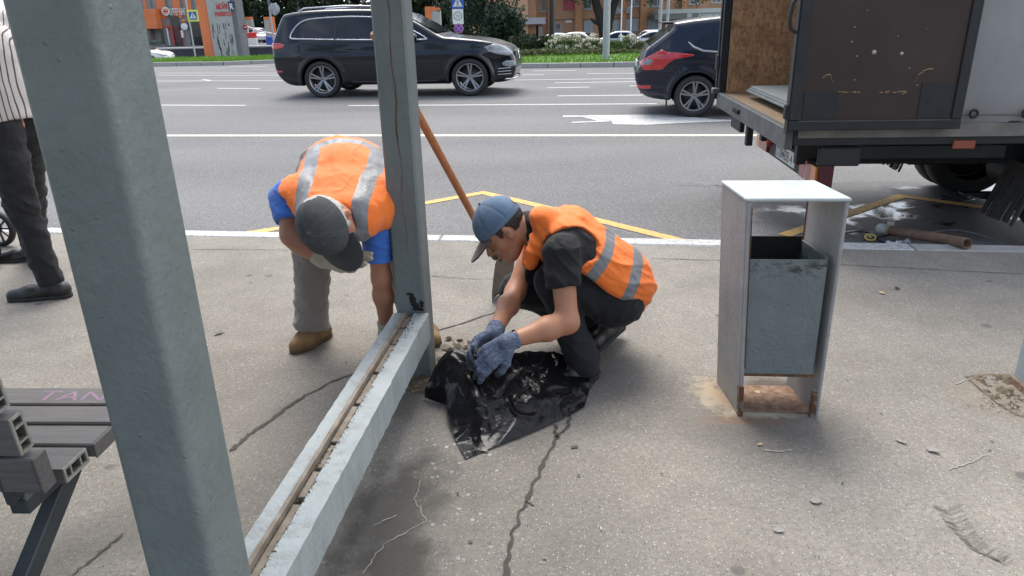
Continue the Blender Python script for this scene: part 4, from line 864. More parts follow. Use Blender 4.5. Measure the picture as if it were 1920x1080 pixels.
# ------------------------------------------------------------------ the passer-by at the left edge
def stripe_shirt():
    m, t, b = newmat('striped_shirt'); v = t.obj(); s = t.node('ShaderNodeSeparateXYZ'); t.put(s.inputs[0], v)
    ph = t.math('FRACT', t.math('MULTIPLY', t.math('ADD', t.math('ADD', s.outputs[0], t.math('MULTIPLY', s.outputs[1], .35)), t.math('MULTIPLY', t.noise(v, 3, 2), .05)), 44.0))
    k = t.math('LESS_THAN', ph, .24); setb(t, b, col=t.mix(k, (.52, .49, .465), (.10, .065, .06)), rough=.85, normal=t.bump(t.noise(v, 16, 4, .5, 1.), .4, .012)); return m
PASSER = []
def passer():
    A_ = np.array; root = thing('person', 'person in striped shirt, black jeans and black shoes standing behind the left post', 'person', (-2.52, 3.75, 0)); PASSER.append(root)
    hip = A_((-2.56, 3.86, .93)); chs = A_((-2.57, 3.86, 1.30)); nk = A_((-2.60, 3.86, 1.50)); hc = A_((-2.67, 3.86, 1.65)); fw = unit(A_((-1., 0, -.25))); up = unit(A_((-.25, 0, 1.))); sd_ = np.cross(fw, up)
    aN = A_((-2.465, 3.72, .10)); kN = A_((-2.53, 3.75, .50)); aF = A_((-2.98, 4.42, .11)); kF = A_((-2.72, 4.12, .52)); shN = A_((-2.57, 3.68, 1.42)); shF = A_((-2.59, 4.04, 1.42)); elN = A_((-2.66, 3.62, 1.13)); wrN = A_((-2.84, 3.66, 1.00)); elF = A_((-2.68, 4.10, 1.13)); wrF = A_((-2.86, 4.06, 1.00))
    hN = hand_caps(wrN, A_((-1., .0, -.2)), A_((0, .3, -1.)), 1, [(.7, .8, .5)]*4, .8, .6); hF = hand_caps(wrF, A_((-1., .0, -.2)), A_((0, -.3, -1.)), -1, [(.7, .8, .5)]*4, .8, .6)
    arms = [(shN, elN, .048, .04), (elN, wrN, .042, .028), (shF, elF, .048, .04), (elF, wrF, .042, .028)]
    lo, hi = bounds([c[0] for c in arms]+[c[1] for c in arms]+[hc, hip], .18); Fd = Field(lo, hi, .009)
    D = Fd.union([Fd.cap(*c) for c in arms]+[Fd.cap(hip, chs, .08), Fd.cap(chs, nk, .08, .05), Fd.cap(nk, hc-up*.03, .055)], .03); D = smin(D, Fd.union([Fd.cap(*c) for c in hN+hF], .007), .01); D = smin(D, head_field(Fd, hc, fw, up, sd_), .02)
    me, V = Fd.mesh(D, 'body'); head_attrs(me, V, hc, fw, up, sd_); link('body', me, SKIN_C, root)
    Fd = Field(hc-.2, hc+.2, .007); me, V = Fd.mesh(smax(smin(hair_field(Fd, hc, fw, up, sd_, -.06, .008), Fd.ell(hc+up*.05-fw*.012, (fw, up, sd_), (.100, .095, .082)), .01), -Fd.ell(hc+fw*.09-up*.03, (fw, up, sd_), (.06, .09, .09)), .01), 'hair'); link('hair', me, HAIRD, root)
    tor = [(hip-UP*.0, chs, .13, .125), (hip+A_((0, -.07, 0)), chs+A_((0, -.09, .02)), .115, .10), (hip+A_((0, .07, 0)), chs+A_((0, .09, .02)), .115, .10), (chs, nk-UP*.03, .12, .065), (shN, elN*.9+shN*.1, .072, .07), (shF, elF*.9+shF*.1, .072, .07)]
    lo, hi = bounds([c[0] for c in tor]+[c[1] for c in tor], .16); Fd = Field(lo, hi, .009); D = Fd.union([Fd.cap(*c) for c in tor], .04); D = smax(D, -Fd.plane(A_((0, 0, .955)), UP), .008); D = folds(Fd, D, .008, (13, 13, 13), 3.)
    me, V = Fd.mesh(D, 'shirt'); link('shirt', me, stripe_shirt(), root)
    legs = [(hip+A_((0, -.08, -.02)), kN, .104, .072), (kN, aN, .070, .060), (hip+A_((0, .09, -.02)), kF, .105, .080), (kF, aF, .078, .068)]
    lo, hi = bounds([c[0] for c in legs]+[c[1] for c in legs], .15); Fd = Field(lo, hi, .009); D = Fd.union([Fd.cap(*c) for c in legs], .03); D = smax(D, -Fd.plane(A_((0, 0, .075)), UP), .006); D = D+.006*noise3(Fd.X*13, Fd.Y*13, Fd.Z*26); D = creases(Fd, D, .008, (7, 7, 17), 5., 2.2, (.4, .2, 1.2)); D = creases(Fd, D, .004, (15, 15, 34), 8., 2.6, (.2, .2, -1.))
    me, V = Fd.mesh(D, 'jeans'); link('jeans', me, fabric('black_denim', (.016, .016, .018), (.009, .009, .010), .5, 14, sheen=.03), root)
    for an, y in ((aN, 0), (aF, 0)):
        h0 = A_((an[0]+.06, an[1]+.0, 0)); t0 = h0+A_((-.285, -.045, 0)); boot('shoe', h0, h0*.42+t0*.58, t0, UP, BLACKSHOE, RUBBER, root, .046, .085, ankle=an-UP*.01)
passer(); PASSER[0].location.x -= .07
# ================================================================== bag, shovel, rubble, pram, pipe, cables, litter
def patch(rows, nu, nv, amp, seed, fold=None):
    """smooth sheet through rows of control points, crumpled along its normal"""
    C = np.array(rows, float); m, n = C.shape[:2]
    def cr(P, t):
        k = min(int(t), len(P)-2); f = t-k; p0, p1, p2, p3 = P[max(k-1, 0)], P[k], P[k+1], P[min(k+2, len(P)-1)]
        return .5*(2*p1+(p2-p0)*f+(2*p0-5*p1+4*p2-p3)*f*f+(3*p1-p0-3*p2+p3)*f**3)
    S = np.zeros((nv, nu, 3))
    for j in range(nv):
        row = [cr(C[:, i], j/(nv-1)*(m-1)) for i in range(n)]
        for i in range(nu): S[j, i] = cr(np.array(row), i/(nu-1)*(n-1))
    du = np.gradient(S, axis=1); dv = np.gradient(S, axis=0); N = np.cross(du, dv); N /= np.linalg.norm(N, axis=2, keepdims=True)+1e-9
    X, Y, Z = S[..., 0]+seed, S[..., 1], S[..., 2]
    wx = noise3(X*9, Y*9, Z*9+2)*.05; wy = noise3(X*9+7, Y*9, Z*9)*.05
    th = lambda n, k: np.clip(1-k*np.abs(n), 0, 1)
    r1 = th(noise3((X+wx)*13+Y*5, (Y+wy)*11-X*7, Z*8+1), 2.6); r2 = th(noise3((X+wx)*26-Y*12, (Y+wy)*24+X*10, Z*14+4), 3.2); r3 = th(noise3((X+wy)*52+Y*20, (Y+wx)*46, Z*26+9), 3.0)
    d = amp*(r1*.85+r2*.26+r3*.06+1.5*noise3(X*6, Y*6, Z*6)-.7)
    e = np.minimum(np.linspace(0, 1, nv)[:, None]*6+.25, 1)*1.0
    S = S+N*(d*e)[..., None]; S[..., 2] = np.maximum(S[..., 2], .004+.002*(r2+1))
    V = S.reshape(-1, 3); Fc = [(j*nu+i, j*nu+i+1, (j+1)*nu+i+1, (j+1)*nu+i) for j in range(nv-1) for i in range(nu-1)]
    return V, Fc
P3 = lambda L: [G(x, y, z) for x, y, z in L]
top = P3([(836, 690, .13), (880, 668, .165), (950, 662, .155), (1020, 658, .12), (1066, 668, .10)])
rows = [P3([(872, 860, .006), (930, 836, .008), (990, 812, .010), (1045, 788, .010), (1096, 762, .010)]), P3([(846, 800, .03), (905, 788, .055), (970, 762, .065), (1040, 745, .06), (1106, 728, .035)]), P3([(834, 735, .07), (885, 718, .13), (960, 712, .10), (1035, 700, .095), (1102, 696, .06)]), top, [p+N1*.05-UP*(p[2]*.72) for p in top]]
mb = MB(); mb.add(*patch(rows, 150, 120, .0085, 0.0), 0, True)
rows = [P3([(796, 745, .006), (815, 752, .006), (838, 760, .008), (858, 770, .012)]), P3([(802, 716, .07), (822, 712, .10), (842, 716, .10), (862, 722, .10)]), P3([(832, 664, .135), (848, 655, .165), (866, 658, .17), (884, 668, .165)]), [p+N1*.05-UP*(p[2]*.72) for p in P3([(832, 664, .135), (848, 655, .165), (866, 658, .17), (884, 668, .165)])]]
mb.add(*patch(rows, 70, 60, .0075, 3.3), 0, True)
m_, t_, b_n = newmat('black_plastic_film'); v_ = t_.pos(); setb(t_, b_n, col=(.006, .006, .0075), rough=t_.mixf(t_.noise(v_, 8, 4), .16, .26), spec=.2, normal=t_.bump(t_.noise(v_, 40, 3, .5, 1.2), .22, .006)); 
tag(mb.build('rubbish_bag', m_), 'crumpled black plastic rubbish bag spread on the pavement under the gloves', 'rubbish bag')

sh = thing('shovel', 'shovel with brown wooden handle standing behind the crouching man', 'shovel', G(935, 552, 0))
sb = np.array([-.085, 3.50, .25]); st_ = np.array([-.458, 2.79, 1.30]); sdx = unit(st_-sb)
WOODH = M('orange_brown_wood', (.42, .175, .07), (.30, .115, .042), 10, .55, bump=.25, stretch=(6, 6, 1), space='pos')
mb = MB(); mb.tube([sb-sdx*.02, sb+sdx*.4, sb+sdx*.8, st_, st_+sdx*.06, st_+sdx*.068], [.0165, .017, .0175, .018, .0175, .012], 14); mb.build('handle', WOODH, sh)
BLM = M('worn_shovel_steel', (.155, .125, .095), (.095, .08, .065), 14, .6, metal=.3, bump=.4, space='pos')
bw = unit(np.array([.50, .86, 0])); bl_ = unit(np.array([.07, -.04, 1.])); bnn = unit(np.cross(bw, bl_)); V = []; nu, nv = 17, 15; o0 = G(933, 553, .004)
for k in (0, 1):
    for j in range(nv):
        v = j/(nv-1)
        for i in range(nu):
            u = i/(nu-1)*2-1; wv_ = .105*(1 if v > .2 else (.93+.07*v/.2)); wv_ *= 1-.35*max(0, v-.82)/.18
            V.append(o0+bw*(u*wv_)+bl_*(v*.27)+bnn*(.028*u*u+.02*v*v-.003*k)-UP*0)
q = nu*nv; Fc = [(j*nu+i, j*nu+i+1, (j+1)*nu+i+1, (j+1)*nu+i) for j in range(nv-1) for i in range(nu-1)]; Fc += [tuple(q+x for x in f[::-1]) for f in Fc]
rim = [i for i in range(nu)]+[j*nu+nu-1 for j in range(1, nv)]+[(nv-1)*nu+i for i in range(nu-2, -1, -1)]+[j*nu for j in range(nv-2, 0, -1)]
Fc += [(rim[i], q+rim[i], q+rim[(i+1) % len(rim)], rim[(i+1) % len(rim)]) for i in range(len(rim))]
mb = MB(); mb.add(V, Fc, 0, True); mb.build('blade', BLM, sh)
mb = MB(); mb.tube([o0+bl_*.2+bnn*.016, o0+bl_*.265+bnn*.02, sb, sb+sdx*.09], [.014, .021, .0215, .020], 12); mb.build('socket', BLM, sh)

CHUNK = M('broken_concrete', (.36, .31, .24), (.22, .18, .135), 22, .95, bump=.8, space='obj')
def chunk_mesh(seed):
    r = random.Random(seed); import bmesh
    bm = bmesh.new(); bmesh.ops.create_icosphere(bm, subdivisions=2, radius=1)
    pl = [Vector((r.uniform(-1, 1), r.uniform(-1, 1), r.uniform(-1, 1))).normalized() for _ in range(7)]
    for v in bm.verts:
        for p in pl:
            d = v.co.dot(p)-.62
            if d > 0: v.co -= p*d
        v.co *= r.uniform(.93, 1.07); v.co.z *= .7
    me = bpy.data.meshes.new('concrete_chunk'); bm.to_mesh(me); bm.free(); me.materials.append(CHUNK); return me
spots = [(834, 672, .036), (852, 664, .030), (846, 684, .024), (868, 662, .024), (836, 652, .026), (858, 648, .026), (882, 668, .020), (872, 650, .018), (842, 634, .018), (895, 655, .016), (826, 690, .018), (862, 636, .015), (850, 655, .022), (816, 700, .016), (880, 640, .012), (905, 672, .014)]
for i, (x, y, r) in enumerate(spots):
    o = bpy.data.objects.new('concrete_chunk', chunk_mesh(i)); COL.objects.link(o); o.location = [float(c) for c in G(x, y, r*.5+(.03 if i in (4, 12) else 0))]; o.scale = (r*1.15, r*.95, r); o.rotation_euler = (random.uniform(-.5, .5), random.uniform(-.5, .5), random.uniform(0, 6))
    tag(o, 'pale broken concrete chunk in the heap between the post foot and black bag', 'rubble', 'broken concrete chunks by the post foot')
mb = MB()
for i in range(420):
    a = random.random()
    if a < .45: c = G(random.gauss(850, 26), random.gauss(665, 18), .003)
    elif a < .75: c = G(random.gauss(800, 34), random.gauss(725, 12), .003)
    else: c = G(random.gauss(1880, 30), random.gauss(752, 14), .006)
    r = random.uniform(.002, .009); mb.add([c+np.array([random.uniform(-r, r), random.uniform(-r, r), random.uniform(0, r*1.2)]) for _ in range(5)], [(0, 1, 2), (0, 2, 3), (0, 3, 1), (1, 3, 2), (1, 4, 2), (0, 4, 3)])
tag(mb.build('rubble_crumbs', CHUNK), kind='stuff')
mb = MB()
def flake(x, y, r, mi, z=.004):
    c = G(x, y, z); a = random.uniform(0, 6.28); n = random.randint(5, 7); el = random.uniform(.35, .8); ca, sa = math.cos(a), math.sin(a); P = []
    for i in range(n):
        b_ = 2*math.pi*i/n; rr = r*random.uniform(.7, 1.15); px_, py_ = rr*math.cos(b_), rr*el*math.sin(b_); P.append(c+np.array([px_*ca-py_*sa, px_*sa+py_*ca, random.uniform(0, r*.35)]))
    mb.sheet(P, mi)
for i in range(50): flake(random.uniform(300, 1920), 470+610*random.random()**1.3, random.uniform(.003, .009), random.choice((0, 0, 0, 1, 2)))
for x, y, r, mi in ((1425, 833, .016, 3), (1077, 838, .018, 0), (910, 846, .015, 1), (1655, 550, .02, 3), (1682, 541, .02, 0), (410, 625, .03, 0), (650, 680, .012, 0), (620, 628, .018, 3), (1530, 940, .02, 1), (1690, 828, .02, 1), (1750, 845, .03, 1), (1420, 735, .014, 3), (1460, 995, .016, 1)): flake(x, y, r, mi)
tag(mb.build('leaf_litter', [M('dry_leaf', (.06, .045, .03)), M('grey_flake', (.24, .23, .21)), M('pale_flake', (.40, .38, .34)), M('straw_flake', (.46, .34, .16))]), kind='stuff')

# pram, only its near wheels in the picture
PCX = thing('pram', 'black pram with spoked wheels at the left edge', 'pram', (-3.6, 4.2, 0))
TYRE = M('black_tyre', (.016, .016, .017), (.024, .024, .024), 20, .7, bump=.2); PBL = M('pram_plastic', (.022, .022, .024), None, 10, .4); PFAB = fabric('pram_cloth', (.03, .03, .035), (.022, .022, .025))
def pram_wheel(c):
    mb = MB(); ax = N1; pr = [(-.018, .094), (-.022, .110), (-.013, .121), (0, .125), (.013, .121), (.022, .110), (.018, .094), (-.018, .094)]; mb.lathe(c, ax, pr, 36); w = mb.build('wheel', TYRE, PCX)
    mb = MB(); mb.lathe(c, ax, [(-.02, 0.001), (-.02, .018), (.02, .018), (.02, .001)], 16)
    for k in range(9):
        a = 2*math.pi*k/9; d = E1*math.cos(a)+UP*math.sin(a); mb.bar(c+d*.015, c+d*.105, .012, .010, up=N1)
    mb.build('spokes', PBL, w)
wA, wB = G(6, 461, 0)+UP*.125, G(-24, 497, 0)+UP*.125
for c in (wA, wB, wA-E1*.62, wB-E1*.62): pram_wheel(c)
mid = (wA+wB)/2
mb = MB()
for s in (wA, wB): mb.tube([s, s-E1*.3+UP*.35, s-E1*.55+UP*.55], .011, 8); mb.tube([s-E1*.62, s-E1*.35+UP*.3, s+E1*.05+UP*.8, s+E1*.12+UP*.9], .011, 8)
mb.tube([wA, wB], .008, 8); mb.tube([wA-E1*.62, wB-E1*.62], .008, 8); mb.tube([wA+E1*.12+UP*.9, wB+E1*.12+UP*.9], .014, 8); mb.build('frame', PBL, PCX)
Fd = Field(mid-E1*.35+UP*.2-np.array([.5, .5, 0]), mid-E1*.35+UP*.85+np.array([.5, .5, 0]), .02); D = smax(Fd.ell(mid-E1*.38+UP*.5, (E1, N1, UP), (.38, .2, .2)), -Fd.ell(mid-E1*.42+UP*.64, (E1, N1, UP), (.32, .16, .2)), .02); me, V = Fd.mesh(D, 'seat'); link('seat', me, PFAB, PCX)

# pipe and cables dropped by the kerb
pa, pb = G(1650, 428, -.088), G(1814, 456.5, .045); pd = unit(pb-pa); PIPE = thing('steel_pipe', 'rusty steel pipe with a grey end lying across the kerb', 'pipe', pa*[1, 1, 0]+UP*ROADZ)
mb = MB(); mb.lathe(pa, pd, [(.12, .0335), (np.linalg.norm(pb-pa), .0335), (np.linalg.norm(pb-pa), .028), (np.linalg.norm(pb-pa)-.25, .0275), (np.linalg.norm(pb-pa)-.25, .001)], 24); mb.build('tube', M('rusty_pipe', (.22, .135, .09), (.13, .08, .055), 12, .8, metal=.2, bump=.4, space='pos'), PIPE)
mb = MB(); mb.lathe(pa, pd, [(0, .001), (0, .036), (.118, .036), (.118, .0345)], 24); mb.frame(pa+pd*.105, pd, unit(np.cross(pd, UP)), UP, -.025, .025, -.012, .012, .033, .062, 0, .003); mb.build('end_sleeve', M('grey_sleeve', (.42, .43, .42), (.33, .34, .33), 20, .6, bump=.2, space='pos'), PIPE)
mb = MB(); pr = pd*0
for k in range(5): a = pa+pd*(.105+.006*k); s1 = unit(np.cross(pd, UP)); s2 = np.cross(s1, pd); mb.tube([a+(s1*math.cos(t)+s2*math.sin(t))*.0375+pd*.003*math.sin(3*t) for t in np.linspace(0, 6.28, 18)], .003, 6)
mb.build('wire_wrap', M('yellowish_tape', (.40, .34, .20), None, 20, .7), PIPE)
def cable(px, r, mat, label):
    C = [G(x, y, z) for x, y, z in px]; P = []
    for i in range(len(C)-1):
        for f in np.linspace(0, 1, 8, endpoint=False):
            p0, p1, p2, p3 = C[max(i-1, 0)], C[i], C[i+1], C[min(i+2, len(C)-1)]; P.append(.5*(2*p1+(p2-p0)*f+(2*p0-5*p1+4*p2-p3)*f*f+(3*p1-p0-3*p2+p3)*f**3))
    P.append(C[-1]); mb = MB(); mb.tube(P, r, 8); tag(mb.build('cable', mat), label, 'cable')
CBK = M('black_cable', (.015, .015, .016), None, 10, .45); CWH = M('pale_cable', (.6, .6, .58), None, 10, .5); CGR = M('steel_wire', (.25, .26, .27), None, 10, .4, metal=.6)
zr = ROADZ+.012
cable([(1585, 437, zr), (1610, 434, zr+.03), (1630, 438, zr+.02), (1650, 452, zr), (1672, 458, zr)], .006, CBK, 'black cable loop by the kerb behind the litter bin')
cable([(1582, 436, zr), (1604, 433, zr+.02), (1622, 437, zr), (1636, 447, zr)], .006, CWH, 'white cable by the kerb behind the litter bin')
cable([(1620, 450, zr), (1650, 444, zr+.02), (1680, 438, zr+.03), (1700, 440, zr)], .007, CBK, 'black cable running under the grey end of the rusty pipe')
cable([(1690, 452, zr), (1755, 434, zr+.04), (1800, 432, zr+.05), (1850, 444, zr+.03), (1892, 462, zr)], .004, CGR, 'thin steel wire arching behind the rusty pipe')
for (x, y, r, lab, cc) in ((1672, 458, .05, 'small white paper scrap lying left of another by the kerb', (.75, .76, .76)), (1696, 456, .06, 'larger white paper scrap in the gutter below the pipe', (.78, .79, .8))):
    mb = MB(); c = G(x, y, ROADZ+.035); n = 9; V = []; Fc = []
    for j in range(n):
        for i in range(n): V.append(c+E1*((i/(n-1)-.5)*r*1.5)+N1*((j/(n-1)-.5)*r)+UP*(.03*noise3(np.array([i*.5+x]), np.array([j*.5]), np.array([.1]))[0]))
    Fc = [(j*n+i, j*n+i+1, (j+1)*n+i+1, (j+1)*n+i) for j in range(n-1) for i in range(n-1)]; mb.add(V, Fc); mb.add([p-UP*.001 for p in V], [f[::-1] for f in Fc]); tag(mb.build('paper_scrap', M('white_paper', (.72, .73, .73))), lab, 'paper')
mb = MB(); c = G(1632, 445, ROADZ+.03); mb.tube([c+np.array([.035*math.cos(t), .02*math.sin(t), .015*math.sin(t)]) for t in np.linspace(0, 6.2, 16)], .007, 8); tag(mb.build('plastic_ring', M('yellow_plastic', (.72, .52, .10), None, 10, .5)), 'yellow plastic ring among the cables by the kerb', 'ring')
# ================================================================== vehicles
def polysd(px, pz, poly):
    """signed distance to a polygon, arrays px, pz"""
    P = np.array(poly, float); d = np.full(px.shape, 1e9); ins = np.zeros(px.shape, bool); n = len(P)
    for i in range(n):
        a, b = P[i], P[(i+1) % n]; e = b-a; wx, wz = px-a[0], pz-a[1]; t = np.clip((wx*e[0]+wz*e[1])/(e@e), 0, 1)
        d = np.minimum(d, (wx-t*e[0])**2+(wz-t*e[1])**2)
        c = (a[1] > pz) != (b[1] > pz); xx = (b[0]-a[0])*(pz-a[1])/(b[1]-a[1]+1e-12)+a[0]; ins ^= c & (px < xx)
    return np.where(ins, -1, 1)*np.sqrt(d)
def spline(pts, n=6, closed=True):
    P = [np.array(p, float) for p in pts]; k = len(P); out = []
    for i in range(k if closed else k-1):
        g = (lambda j: P[j % k]) if closed else (lambda j: P[min(max(j, 0), k-1)])
        p0, p1, p2, p3 = g(i-1), g(i), g(i+1), g(i+2)
        for f in np.linspace(0, 1, n, endpoint=False): out.append(.5*(2*p1+(p2-p0)*f+(2*p0-5*p1+4*p2-p3)*f*f+(3*p1-p0-3*p2+p3)*f**3))
    if not closed: out.append(P[-1])
    return out
def paint(name, c, rough=.22, metal=.3):
    m, t, b = newmat(name); v = t.obj(); setb(t, b, col=c, rough=t.mixf(t.noise(v, 3, 4), rough*.8, rough*1.4), metal=metal, spec=.3, coat=.45, coatr=.04); return m
NAVY = paint('black_navy_lacquer', (.005, .006, .011), .22, 0); NAVY2 = paint('dark_blue_lacquer', (.007, .010, .021), .22, 0); WHITEP = paint('white_lacquer', (.72, .73, .74), .3, 0); SILVP = paint('silver_lacquer', (.42, .43, .45), .3, .5); REDP = paint('wine_lacquer', (.20, .02, .03), .3, .2); DKP = paint('anthracite_lacquer', (.05, .052, .058), .3, .3)
GLASS = M('tinted_car_glass', (.006, .008, .012), None, 4, .04, spec=.5); CHROME = M('bright_chrome', (.55, .56, .58), None, 5, .2, metal=1.0); ALLOY = M('grey_alloy', (.33, .33, .34), (.27, .27, .28), 9, .32, metal=.8); DISC = M('brake_disc', (.10, .10, .10), None, 9, .5, metal=.6)
BLKP = M('black_trim', (.012, .012, .013), None, 9, .45); LENS = M('clear_lamp_lens', (.34, .37, .39), (.18, .20, .21), 9, .08, spec=.6); REDL = M('red_lamp_lens', (.50, .012, .014), (.38, .01, .012), 14, .12, coat=1); ORL = M('orange_lamp_lens', (.75, .24, .03), None, 14, .2, coat=.6); SEAM = M('panel_gap', (.003, .003, .003), None, 5, .8)
class CarShape:
    def __init__(s, prof, axles, hw, belt, tumble, L, wheel_r, arch, nose=.16, tail=.10):
        s.prof, s.axles, s.hw, s.belt, s.tumble, s.L, s.wr, s.arch, s.nose, s.tail = prof, axles, hw, belt, tumble, L, wheel_r, arch, nose, tail
    def w(s, x, z):
        x = np.asarray(x, float); z = np.asarray(z, float)
        w = s.hw-.035*((z-.72)/.5)**2*(z < s.belt)-np.where(z >= s.belt, .035*((s.belt-.72)/.5)**2+(z-s.belt)*s.tumble, 0)
        w = w+.012*np.exp(-((z-.86)/.05)**2)
        fx = np.clip((x-(s.L-.95))/.95, 0, 1); rx = np.clip((.75-x)/.75, 0, 1)
        return w-s.nose*fx**2.2*1.15-s.tail*rx**2.2
    def field(s, Fd, off=0.0, arches=True):
        nx, ny, nz = Fd.X.shape; p = polysd(Fd.X[:, 0, :].astype(float), Fd.Z[:, 0, :].astype(float), s.prof)[:, None, :]
        D = smax(np.broadcast_to(p, Fd.X.shape), np.abs(Fd.Y)-s.w(Fd.X[:, :1, :], Fd.Z[:, :1, :]), .09)-off
        if arches:
            for ax in s.axles:
                c = np.hypot(Fd.X-ax, Fd.Z-s.wr)-s.arch; flare = smax(np.abs(c-.03)-.035, np.abs(np.abs(Fd.Y)-s.hw+.05)-.055, .02); D = smin(D, smax(flare, -(Fd.Z-.28), .02), .05)
                D = smax(D, -smax(c, .56-np.abs(Fd.Y), .03), .012)
        return D
    def shell(s, root, mat, vox=.03):
        Fd = Field((-.1, -s.hw-.12, .12), (s.L+.1, s.hw+.12, max(p[1] for p in s.prof)+.1), vox); me, V = Fd.mesh(s.field(Fd), 'body'); return link('body', me, mat, root, False)
    def region(s, root, name, mat, lo, hi, fn, off=.006, vox=.012):
        Fd = Field(lo, hi, vox); D = smax(s.field(Fd, off, False), fn(Fd), .004); me, V = Fd.mesh(D, name); return link(name, me, mat, root, False)
    def on(s, x, z, side, off=.004): return np.array([x, side*(float(s.w(x, z))+off), z])
    def window(s, root, poly, side, trim=None, tr=.013, name='side_window'):
        pts = poly; mb = MB(); P = [s.on(x, z, side, .003) for x, z in pts]; c = np.mean(P, 0); mb.sheet(P if side < 0 else P[::-1]); o = mb.build(name, GLASS, root, False)
        if trim is not None:
            mb = MB(); mb.tube([s.on(x, z, side, .004) for x, z in pts+[pts[0]]], tr, 8); mb.build('window_trim', trim, o, False)
        return o
def make_wheel(root, c, side, R_, wd, spokes, rimmat=ALLOY, double=True, rimr=.76):
    """tyre with a rim as its part; side = -1 faces -y"""
    ax = np.array([0, side, 0.]); c = np.array(c, float); h = wd/2
    mb = MB(); mb.lathe(c, ax, [(-h, R_*rimr), (-h, R_*.93), (-h*.8, R_*.985), (-h*.3, R_), (h*.3, R_), (h*.8, R_*.985), (h, R_*.93), (h*.98, R_*.80), (h*.82, R_*rimr)], 48); w = mb.build('wheel', TYRE, root, False)
    mb = MB(); mb.lathe(c, ax, [(-h*.9, R_*rimr), (h*.75, R_*(rimr-.005)), (h*.84, R_*(rimr-.012)), (h*.8, R_*(rimr-.06)), (-h*.3, R_*(rimr-.10))], 48)
    mb.lathe(c, ax, [(h*.2, 0.001), (h*.5, .02), (h*.46, R_*.14), (h*.1, R_*.2)], 20)
    for k in range(spokes):
        for dd in ((-.13, .13) if double else (0,)):
            a0 = 2*math.pi*k/spokes+.3; a1 = a0+dd*1.1; a0 += dd*.9
            p = c+ax*h*.38+np.array([math.cos(a0), 0, math.sin(a0)])*R_*.12; q = c+ax*h*.66+np.array([math.cos(a1), 0, math.sin(a1)])*R_*(rimr-.03); mb.bar(p, q, R_*(.10 if double else .15), h*.26, up=ax, bev=.006)
    mb.build('rim', rimmat, w, False)
    mb = MB(); mb.lathe(c, ax, [(-h*.5, .001), (-h*.5, R_*.62), (-h*.35, R_*.62), (-h*.35, .001)], 32); mb.build('brake_disc', DISC, w, False); return w

